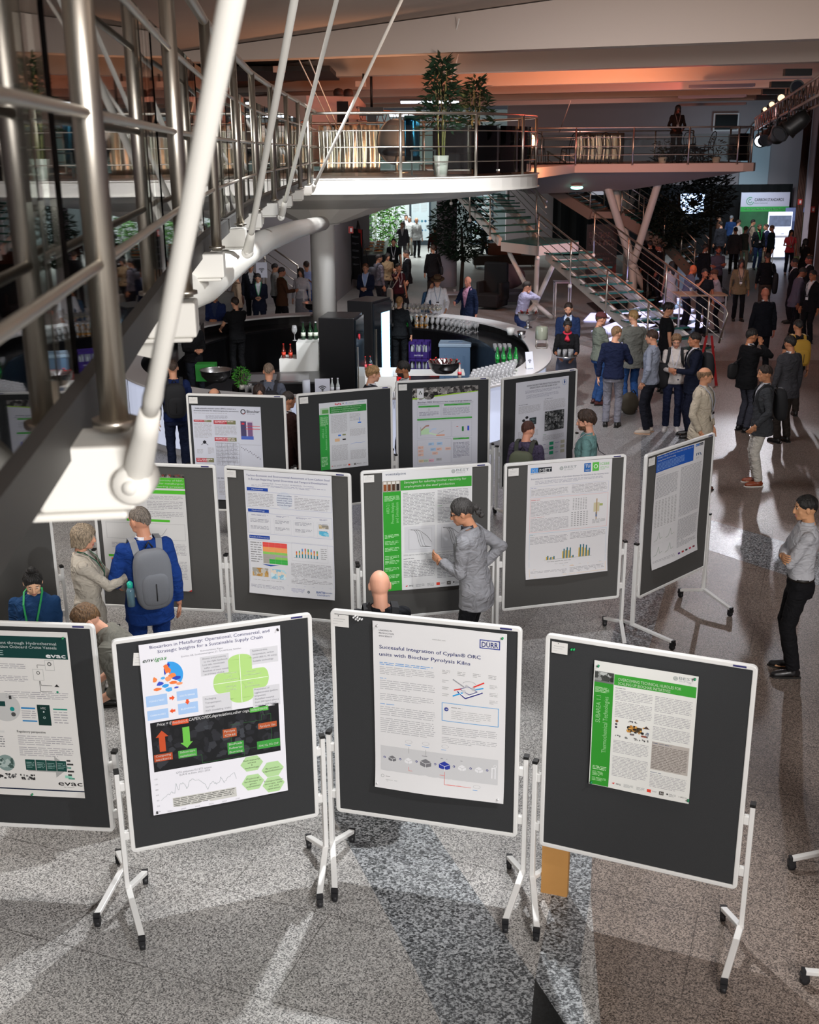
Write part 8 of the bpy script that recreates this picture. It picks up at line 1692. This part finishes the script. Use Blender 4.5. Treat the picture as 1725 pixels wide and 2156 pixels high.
# buffet counter with food, bamboo grove, lit posters in the back hall
q = at(790, 540, 1.0); t = thing('buffet_counter', 'black draped buffet counter in the back hall', 'counter', (aty(788, 520, 46).x, 46, 0)); b = MB(); b.box((0, 0, .5), (1.0, 6.5, 1.0), mat('black_drape', '#15171a', .8)); b.build('drape', None, t); b = MB(); b.box((0, 0, 1.02), (1.08, 6.6, .04), mat('dark_counter_top', '#23282a', .3)); b.build('top', None, t)
r = random.Random(11)
for k in range(7):
    b = MB(); b.lathe([(.001, .02), (.20, .02), (.22, .05), (.21, .05), (.19, .03), (.001, .03)], (0, 0, 0), mat('serving_dish', '#c9b89a', .4), 14)
    for j in range(9): b.ell((r.uniform(-.13, .13), r.uniform(-.13, .13), .06), (.05, .04, .035), mat('food_%d' % (j % 3), ('#a85a2c', '#d08a4a', '#7a3a24')[j % 3], .6), 8, 5)
    o = b.build('serving_dish'); o.location = (aty(788, 520, 46).x + (-.2 if k % 2 else .22), 43.6 + .75 * k, 1.04); tag(o, 'round dish of brown snacks on the buffet counter', 'dish', 'snack dishes on the buffet')
for i, px in enumerate((790, 805, 820, 833)):
    leafy('bamboo_plant', ('leftmost', 'second', 'third', 'rightmost')[i] + ' bright green bamboo of the screen in the back hall', 'plant', (aty(px, 440, 58).x, 57 + i * .4, 0), 330, .45, 2.5, .28, '#4a7a34', 20 + i, True, None, .1, False, 'bamboo screen in the back hall')
def flat(name, lab, cat, px0, px1, y, z0, z1, hexc, em=0, th=.04, extra=None):
    x0 = aty(px0, 440, y).x; x1 = aty(px1, 440, y).x; t = thing(name, lab, cat, ((x0 + x1) / 2, y, z0)); W2 = x1 - x0
    b = MB(); m = emis('lit_' + hexc[1:], hexc, em) if em else mat('panel_' + hexc[1:], hexc, .5); b.box((0, 0, (z1 - z0) / 2), (W2, th, z1 - z0), m); b.build('panel', None, t)
    if extra: extra(t, W2, z1 - z0)
    return t
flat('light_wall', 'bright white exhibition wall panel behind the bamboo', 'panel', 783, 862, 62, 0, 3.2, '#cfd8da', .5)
def posterish(cols):
    def f(t, W2, H2):
        s = Sheet(W2 * .8, H2 * .85, 0, 0, '#b9c6cc', 3)
        s.para(.1, .05, .9, .12, 3, '#3a5a78'); s.para(.1, .2, .45, .45, 12); s.para(.55, .2, .9, .45, 12)
        for i in range(4): s.disc(.2 + .2 * i, .62, .07, cols[i % len(cols)], 2); s.disc(.2 + .2 * i, .80, .06, cols[(i + 1) % len(cols)], 2)
        o = s.mb.build('print', None, t); o.location = (-W2 * .4, -.03, H2 * .93)
    return f
flat('display_board', 'pale poster on a dark board in the back hall', 'display board', 862, 908, 60, 0, 3.0, '#23303a', 0, .06, posterish(['#2a5a80', '#7a9ab0', '#3f7a8a']))
flat('display_board', 'blue landscape poster board seen between the stair treads', 'display board', 990, 1040, 60, 0, 2.9, '#23303a', 0, .06, posterish(['#2a6aa0', '#4a9a5a']))
flat('display_board', 'poster board with green picture behind the stair', 'display board', 1088, 1128, 56, 0, 3.1, '#2a3844', 0, .06, posterish(['#5a9a3a', '#2a5a90'])); flat('display_board', 'poster board behind the stair further right', 'display board', 1132, 1180, 55, 0, 3.0, '#22303c', 0, .06, posterish(['#2a5a90', '#b0b8c0']))
flat('display_board', 'small lit white notice beyond the far stair', 'notice', 1244, 1272, 53.3, 2.7, 3.3, '#cfd0dc', .5)
# dark ficus trees
def tree(lab, px, py, y, zc, R, n, seed, hexc='#1b2a1c'):
    q = aty(px, py, y); t = leafy('ficus_tree', lab, 'tree', (q.x, y, 0), n, R, R * 2.1, .24, hexc, seed, False, None, max(.2, q.z - R * 1.05)); b = MB(); b.tube([(0, 0, 0), (.05, 0, q.z * .5), (0, .03, q.z)], [.07, .06, .04], mat('bark', '#2a211b', .9), 8); b.build('trunk', None, t)
tree('dark ficus tree right of the lilac column', 972, 478, 40, 2.2, 1.05, 2600, 31, '#1a2c1e'); tree('big dark indoor tree before the bright screen', 1432, 408, 41, 3.4, 1.55, 4200, 32, '#16211a'); tree('small dark tree right of the big indoor tree', 1500, 408, 43, 3.2, .8, 900, 33, '#1c1c18'); tree('lower crown of dark leaves beside the far stair', 1398, 475, 39.5, 2.0, .7, 1200, 34, '#1a261e')
# black curtain, screen, sponsor walls
b = MB(); n = 60; x0 = aty(1165, 440, 53.4).x; x1 = aty(1666, 440, 53.4).x
vs = [(x0 + (x1 - x0) * k / n, 53.4 + .05 * sin(k * 1.9), z) for z in (0, aty(1600, 388, 53.4).z) for k in range(n + 1)]; b.add(vs, [(k, k + 1, n + 2 + k, n + 1 + k) for k in range(n)], mat('black_molton', '#08080a', .95)); o = b.build('stage_curtain'); tag(o, 'long black stage curtain along the back wall', 'curtain')
flat('projection_screen', 'bright white blue projection screen behind the dark tree', 'screen', 1432, 1482, 52.6, aty(1450, 450, 52.6).z, aty(1450, 408, 52.6).z, '#bcd4ff', 3.2)
def carbon(t, W2, H2):
    ph = MB(); ph.box((0, -.025, H2 * .36), (W2, .012, H2 * .72), mat('leaf_print_green', '#1f5a30', .5, vary=.5, bscale=2.2)); ph.build('green_print', None, t)
    b = MB(); b.box((0, -.035, H2 * .742), (W2, .012, H2 * .075), mat('bright_green_band', '#2f9a3f', .5)); b.build('band', None, t)
    def tx(s_, x0, x1, z, h, m, y=-.045, bold=.02):
        vs, fs, wd = text_mesh(s_, bold); b = MB(); b.add([(x0 + v.x * (x1 - x0) / wd, y, z + v.y * h / .7) for v in vs], fs, m); b.build('lettering', None, t)
    K = mat('dark_print', '#1c2824', .5); tx('CARBON STANDARDS', -W2 * .22, W2 * .38, H2 * .865, H2 * .045, K, -.03); tx('international', -W2 * .22, W2 * .05, H2 * .825, H2 * .025, mat('grey_print', '#6a7a74', .5), -.03, 0); tx('Biochar, Carbon Dioxide Removal & Climate Services', -W2 * .42, W2 * .42, H2 * .728, H2 * .026, mat('pale_print', '#d8f0d8', .5))
    b = MB(); g_ = mat('logo_green', '#2a8a50', .5); R = H2 * .062; k = [radians(60 + 290 * i / 20) for i in range(21)]
    for R1, R0 in ((R, R * .84), (R * .5, R * .34)):
        vs = [(-W2 * .31 + R1 * cos(a), -.03, H2 * .866 + R1 * sin(a)) for a in k] + [(-W2 * .31 + R0 * cos(a), -.03, H2 * .866 + R0 * sin(a)) for a in k]; b.add(vs, [(i, i + 1, 22 + i, 21 + i) for i in range(20)], g_)
    b.build('logo', None, t)
    b = MB(); lf = mat('sprout_green', '#8ac83a', .5); b.add([(W2 * (.10 + .055 * sin(a) * (1 if a < pi else 1)), -.045, H2 * (.44 + .10 * -cos(a))) for a in [2 * pi * i / 16 for i in range(16)]], [tuple(range(16))], lf); b.box((W2 * .10, -.045, H2 * .27), (.03, .006, H2 * .16), lf)
    b.build('sprout_print', None, t); b = MB()
    for cx, cz_, rx, rz_ in ((-.04, .20, .16, .09), (.26, .22, .16, .10), (-.25, .12, .2, .1)): b.add([(W2 * (cx + rx * cos(a)), -.040, H2 * (cz_ + rz_ * sin(a))) for a in [2 * pi * i / 16 for i in range(16)]], [tuple(range(16))], mat('leaf_print_teal', '#0f4a3c', .5))
    b.build('leaf_print', None, t)
flat('sponsor_wall', 'tall sponsor wall with white top and green sprout picture', 'sponsor wall', 1559, 1661, 52.2, aty(1600, 556, 50).z * 0, aty(1600, 405, 52.2).z, '#c3bccb', 0, .05, carbon)
flat('info_screen', 'bright white display panel with a pale photo strip', 'display', 1620, 1670, 50.6, .1, aty(1640, 446, 50.6).z, '#dfe6ff', 1.6, .06, lambda t, W2, H2: (lambda b: (b.box((0, -.04, H2 * .80), (W2 * .94, .01, H2 * .24), mat('frosty_print', '#8c9ab8', .5, vary=.5, bscale=6)), b.build('photo_strip', None, t)))(MB()))
flat('rollup_banner', 'pale blue banner half hidden behind the bright display', 'banner', 1655, 1702, 51.4, .0, aty(1680, 437, 51.4).z, '#7a86b0', 0, .04)
flat('rollup_banner', 'olive green forest banner at the right wall', 'banner', 1680, 1716, 49.0, .1, aty(1700, 447, 49).z, '#8a9058', 0, .04, lambda t, W2, H2: (lambda b: (b.box((0, -.025, H2 * .5), (W2 * .94, .01, H2 * .96), mat('forest_print', '#8c9560', .6, vary=.6, bscale=3)), b.build('forest_print', None, t)))(MB()))
# event banner behind the stair
def ev(t, W2, H2):
    m = mat('dusty_rose_print', '#d4b0b6', .6)
    for i, (s_, z, h, w0, w1) in enumerate((('BIOCHAR', .80, .075, -.42, .28), ('SUMMIT26', .685, .075, -.42, .40), ('FROM INNOVATION TO', .53, .030, -.40, .40), ('INTEGRATION:', .46, .030, -.25, .25), ('SCALING BIOCHAR TO', .39, .030, -.40, .40), ('CLIMATE RELEVANCE', .32, .030, -.38, .38))):
        vs, fs, wd = text_mesh(s_, .03); b = MB(); b.add([(W2 * w0 + v.x * W2 * (w1 - w0) / wd, -.03, H2 * z + v.y * H2 * h / .7) for v in vs], fs, m); b.build('lettering', None, t)
    b = MB(); b.add([(W2 * .1, -.028, 0), (W2 * .5, -.028, 0), (W2 * .5, -.028, H2 * .4), (W2 * .25, -.028, H2 * .22)], [(0, 1, 2, 3)], mat('deep_red_print', '#5a1418', .6)); b.build('red_print', None, t)
flat('event_banner', 'dark red banner with big pink lettering behind the stair', 'banner', 1238, 1303, 40.2, 0, aty(1270, 472, 40.2).z, '#1f0d10', 0, .04, ev)
# easel sign by the side wall
t = thing('easel_sign', 'black sign board on an easel by the side wall', 'sign', (aty(752, 560, 40).x, 40.3, 0), radians(-60)); b = MB(); b.box((0, 0, 1.25), (.85, .03, 1.75), BLACKL); b.add([(.12, -.02, 2.12), (.42, -.02, 2.12), (.42, -.02, 1.5)], [(0, 1, 2)], mat('red_corner', '#b02a28', .5)); b.build('panel', None, t)
for s_ in (-1, 1): b = MB(); b.tube([(s_ * .45, -.06, 0), (0, .05, 2.4)], .02, BLACK, 6); b.build('leg', None, t)
b = MB(); b.tube([(0, .7, 0), (0, .05, 2.4)], .02, BLACK, 6); b.build('leg', None, t)
s = Sheet(.7, 1.4, 0, 0, '#101012', 4); 
for i in range(5): s.para(.05, .08 + .17 * i, .8, .13 + .17 * i, 2, '#8a8a90')
o = s.mb.build('print', None, t); o.location = (-.36, -.02, 2.0)
for px, py, y, la in ((739, 484, 38.5, 'small red fire notice on the side wall'), (1685, 425, 47.2, 'small red fire notice on the lilac pillar'), (1712, 441, 44, 'second small red fire notice at the right wall')):
    q = aty(px, py, y); b = MB(); b.box((0, 0, 0), (.16, .03, .22), mat('red_sign', '#a8322c', .5)); b.box((.01, -.02, 0), (.07, .01, .12), mat('pale_sign', '#d8c8c8', .5)); o = b.build('fire_sign'); o.location = (q.x, q.y, q.z); tag(o, la, 'sign')
# emergency lamp under the far balcony
q = aty(1215, 395, 37.5); b = MB(); b.ell((0, 0, 0), (.20, .10, .06), emis('green_white_lamp', '#9affea', 6), 12, 8); b.ell((0, 0, .05), (.21, .11, .04), WB_, 12, 6); o = b.build('emergency_lamp'); o.location = q; tag(o, 'small greenish white lamp under the far balcony', 'lamp')
# truss with stage lights, upper right
ta = aty(1603, 262, 29.5); tb = aty(1760, 172, 17.5); d = (tb - ta)
t = thing('lighting_truss', 'aluminium lighting truss hung at the upper right', 'truss'); m = mat('truss_aluminium', '#a58a80', .35, .9); nrm = d.normalized().cross(Vector((0, 0, 1))).normalized() * .15
for oy, oz in ((-1, .14), (1, .14), (-1, -.14), (1, -.14)): b = MB(); b.tube([ta + nrm * oy + Vector((0, 0, oz)), tb + nrm * oy + Vector((0, 0, oz))], .025, m, 8); b.build('chord', None, t)
N = 44
for oy in (-1, 1): b = MB(); b.tube([ta + d * (k / N) + nrm * oy + Vector((0, 0, -.14 if k % 2 else .14)) for k in range(N + 1)], .011, m, 5); b.build('lattice', None, t)
def stage_light(lab, k, up, glow, aim, sz=1.0, hexc='#e8f0ff'):
    p = ta + d * k; t = thing('stage_light', lab, 'stage light', tuple(p + Vector((0, 0, .30 if up else -.34)))); D = (Vector(aim) - p).normalized()
    b = MB(); b.tube([D * -.16 * sz, D * -.05 * sz, D * .14 * sz, D * .20 * sz], [.09 * sz, .13 * sz, .13 * sz, .15 * sz], BLACK, 14); b.build('lamp_head', None, t)
    b = MB(); b.tube([D * .196 * sz, D * .205 * sz], .12 * sz, emis('lens_' + hexc[1:] + str(glow), hexc, glow) if glow else mat('dark_lens', '#20242c', .1), 14); b.build('lens', None, t)
    b = MB(); s_ = -1 if up else 1; b.tube([(-.17 * sz, 0, 0), (-.17 * sz, 0, .2 * s_), (.17 * sz, 0, .2 * s_), (.17 * sz, 0, 0)], .018, BLACK, 6); b.tube([(0, 0, .2 * s_), (0, 0, .3 * s_)], .03, BLACK, 6)
    if up: b.box((0, 0, .28), (.5, .14, .12), BLACK)
    b.build('yoke', None, t)
stage_light('glaring stage light at the far tip of the truss', .02, False, 14, (3.6, 12.5, .3), 1.1); stage_light('dark stage light hanging second from the truss tip', .12, False, 0, (5, 20, 0)); stage_light('dark stage light hanging third from the truss tip', .22, False, 0, (3, 22, 0), 1.1); stage_light('dark stage light hanging fourth from the truss tip', .36, False, 0, (8, 30, 0), 1.1); stage_light('large black stage light hanging fifth from the truss tip', .50, False, 0, (2, 20, 1), 1.2); stage_light('large black stage light hanging nearest the right edge', .66, False, 0, (2, 24, 1), 1.2)
stage_light('small upright spot with warm glow at the truss tip', .06, True, 2.5, (6, 20, 6), .4, '#ffd0a0'); stage_light('upright spot with warm glow, second along the truss top', .20, True, 2.5, (6, 20, 6), .5, '#ffd0a0'); stage_light('upright spot with warm glow, third along the truss top', .36, True, 2.5, (6, 18, 6), .6, '#ffd0a0'); stage_light('upright spot nearest the right edge on the truss top', .58, True, 0, (6, 16, 6), .9)
# ceiling luminaires and cameras
for px, py, y, L, la in ((1520, 183, 30, 1.6, 'slim ceiling luminaire on the third beam at right'), (1700, 81, 20.2, 1.4, 'slim ceiling luminaire on the first beam at right'), (1500, 205, 36, 2.0, 'slim ceiling luminaire on the fourth beam at right'), (1500, 221, 40, 2.2, 'slim ceiling luminaire on the fifth beam at right')):
    q = aty(px, py, y); t = thing('ceiling_luminaire', la, 'lamp', (q.x, q.y, q.z), radians(-20)); b = MB(); b.box((0, 0, .03), (L, .16, .07), mat('lilac_grey_housing', '#6f6470', .5)); b.build('housing', None, t); b = MB(); b.box((0, 0, -.01), (L * .94, .12, .02), mat('milky_diffuser', '#9a8c98', .5)); b.build('diffuser', None, t)
for px, py, y, la in ((588, 146, 25, 'small pinkish ceiling camera at left'), (760, 177, 27, 'small dark ceiling camera above the box room')):
    q = aty(px, py, y); t = thing('ceiling_camera', la, 'camera', tuple(q)); b = MB(); b.box((0, 0, 0), (.24, .14, .12), mat('camera_housing', '#a88a7c', .5)); b.build('housing', None, t); b = MB(); b.tube([(.06, 0, 0), (.06, 0, .22)], .025, BLACK, 6); b.build('bracket', None, t)
for px, y, la in ((712, 29.6, 'left small object on top of the box room'), (733, 29.9, 'right small object on top of the box room')):
    q = aty(px, 186, y); b = MB(); b.lathe([(.001, 0), (.12, 0), (.13, .08), (.09, .16), (.001, .18)], (0, 0, 0), mat('brown_siren', '#4a3228', .6), 12); o = b.build('siren'); o.location = (q.x, y + .1, 6.02); tag(o, la, 'siren')
q = aty(783, 235, 28); t = thing('hanging_projector', 'black projector hanging behind the round balcony', 'projector', tuple(q)); b = MB(); b.box((0, 0, 0), (.55, .4, .18), BLACK); b.box((0, 0, -.16), (.22, .3, .2), BLACK); b.build('body', None, t); b = MB(); b.tube([(0, 0, .05), (0, 0, 1.0)], .03, BLACK, 6); b.build('pole', None, t)
# second truss behind the round balcony
t = thing('lighting_truss', 'bright lattice truss behind the round balcony', 'truss'); pa = aty(752, 240, 29.0); pb = aty(960, 262, 36); d2 = pb - pa; b = MB()
for oz in (.15, -.15): b.tube([pa + Vector((0, 0, oz)), pb + Vector((0, 0, oz))], .025, m, 6)
b.build('chord', None, t); b = MB(); b.tube([pa + d2 * (k / 30) + Vector((0, 0, -.15 if k % 2 else .15)) for k in range(31)], .012, m, 5)
b.build('lattice', None, t)
for px, py, w_, la in ((846, 243, .7, 'lit tube lamp left on the truss behind the balcony'), (905, 215, 1.6, 'long cool tube lamp behind the bamboo plant')):
    q = aty(px, py, 33); b = MB(); b.box((0, 0, 0), (w_, .1, .06), emis('cool_tube', '#dff0ff', 5)); b.box((0, .02, .06), (w_ + .05, .14, .06), BLACK); o = b.build('tube_lamp'); o.location = q; tag(o, la, 'lamp')
# glowing tiles added on a dark base imitate reflections in the glass treads
b = MB(); r = random.Random(2)
pl = thing('lit_floor_panels', 'dark low platform with glowing white tiles under the stair', 'platform', (0, 0, 0))
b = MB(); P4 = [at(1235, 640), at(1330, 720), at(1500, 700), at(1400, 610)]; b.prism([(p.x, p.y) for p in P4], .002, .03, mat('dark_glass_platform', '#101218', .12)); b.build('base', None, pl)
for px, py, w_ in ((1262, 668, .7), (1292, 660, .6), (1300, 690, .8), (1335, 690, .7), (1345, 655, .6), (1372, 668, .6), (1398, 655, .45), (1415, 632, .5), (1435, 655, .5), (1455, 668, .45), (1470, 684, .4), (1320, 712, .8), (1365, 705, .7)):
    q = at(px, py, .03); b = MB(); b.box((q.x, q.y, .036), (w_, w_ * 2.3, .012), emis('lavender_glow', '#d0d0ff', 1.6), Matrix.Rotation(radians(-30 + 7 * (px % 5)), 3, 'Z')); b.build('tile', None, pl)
# red and white barrier tape at the stair foot
q = at(1490, 722, .9); t = thing('barrier_tape', 'red tape hanging from the end of the stair rail', 'tape', (q.x, q.y, 0)); b = MB()
for s_ in (-1, 1): b.add([(s_ * .05, 0, 1.05), (s_ * .05 + .05, 0, 1.05), (s_ * .22 + .06, 0, .005), (s_ * .22, 0, .005)], [(0, 1, 2, 3)], mat('red_tape', '#b01820', .5)); 
b.build('tape', None, t).modifiers.new('s', 'SOLIDIFY').thickness = .004
# rucksack on the floor between the feet, tray with glasses
q = at(1326, 852, .18); b = MB(); b.ell((0, 0, .2), (.17, .13, .22), mat('khaki_canvas', '#4a4438', .9), 14, 10); b.tube([(0, 0, .40), (.06, 0, .46), (.10, 0, .38)], .012, BLACK, 6)
for i, v in enumerate(b.v): n_ = noise.noise(Vector(v) * 7); b.v[i] = (v[0] * (1 + .25 * n_), v[1] * (1 + .25 * n_), v[2])
o = b.build('rucksack'); o.location = (q.x, q.y, 0); tag(o, 'small khaki rucksack standing on the floor between two pairs of legs', 'backpack')
wt = [p for p in PEOPLE if 'waitress' in p[0]['label']][0][0]; Wm = Matrix.Translation(wt.location) @ wt.rotation_euler.to_matrix().to_4x4(); c = Wm @ Vector((0, .44, 1.075))
b = MB(); b.lathe([(.001, 0), (.19, 0), (.20, .015), (.19, .012), (.001, .006)], (0, 0, 0), CHROME, 22); o = b.build('serving_tray'); o.location = c; tag(o, 'round steel tray held by the waitress', 'tray')
sp = [(c.x + .14 * cos(k) * (1 if k % 2 else .55), c.y + .14 * sin(k) * (1 if k % 2 else .55), c.z + .008) for k in range(10)]; tumbler('clear tumbler of water on the waitress tray', 'glasses on the tray', sp)
for la, pw in (('phone held by the man in the navy suit with glasses', 'man in a navy suit with glasses'),):
    w_ = [p for p in PEOPLE if p[0]['label'].startswith(pw)][0][0]; M_ = Matrix.Translation(w_.location) @ w_.rotation_euler.to_matrix().to_4x4(); b = MB(); b.box((0, 0, 0), (.075, .15, .01), BLACK); o = b.build('phone'); o.location = M_ @ Vector((0, .36, 1.12)); tag(o, la, 'phone')
# water bottle in the side pocket of the grey backpack
w_ = [p for p in PEOPLE if p[0]['label'].startswith('man in a bright blue suit')][0][0]; M_ = Matrix.Translation(w_.location) @ w_.rotation_euler.to_matrix().to_4x4()
t = thing('drinking_bottle', 'clear drinking bottle with a turquoise cap in the grey backpack pocket', 'bottle', tuple(M_ @ Vector((-.20, -.24, 1.04)))); b = MB(); b.lathe([(.001, 0), (.033, 0), (.035, .14), (.024, .17)], (0, 0, 0), mat('bluish_bottle', '#5a7a88', .15), 14); b.build('bottle', None, t); b = MB(); b.lathe([(.026, .17), (.026, .21), (.012, .225), (.001, .225)], (0, 0, 0), mat('turquoise_cap', '#28b8a0', .4), 12); b.build('cap', None, t)
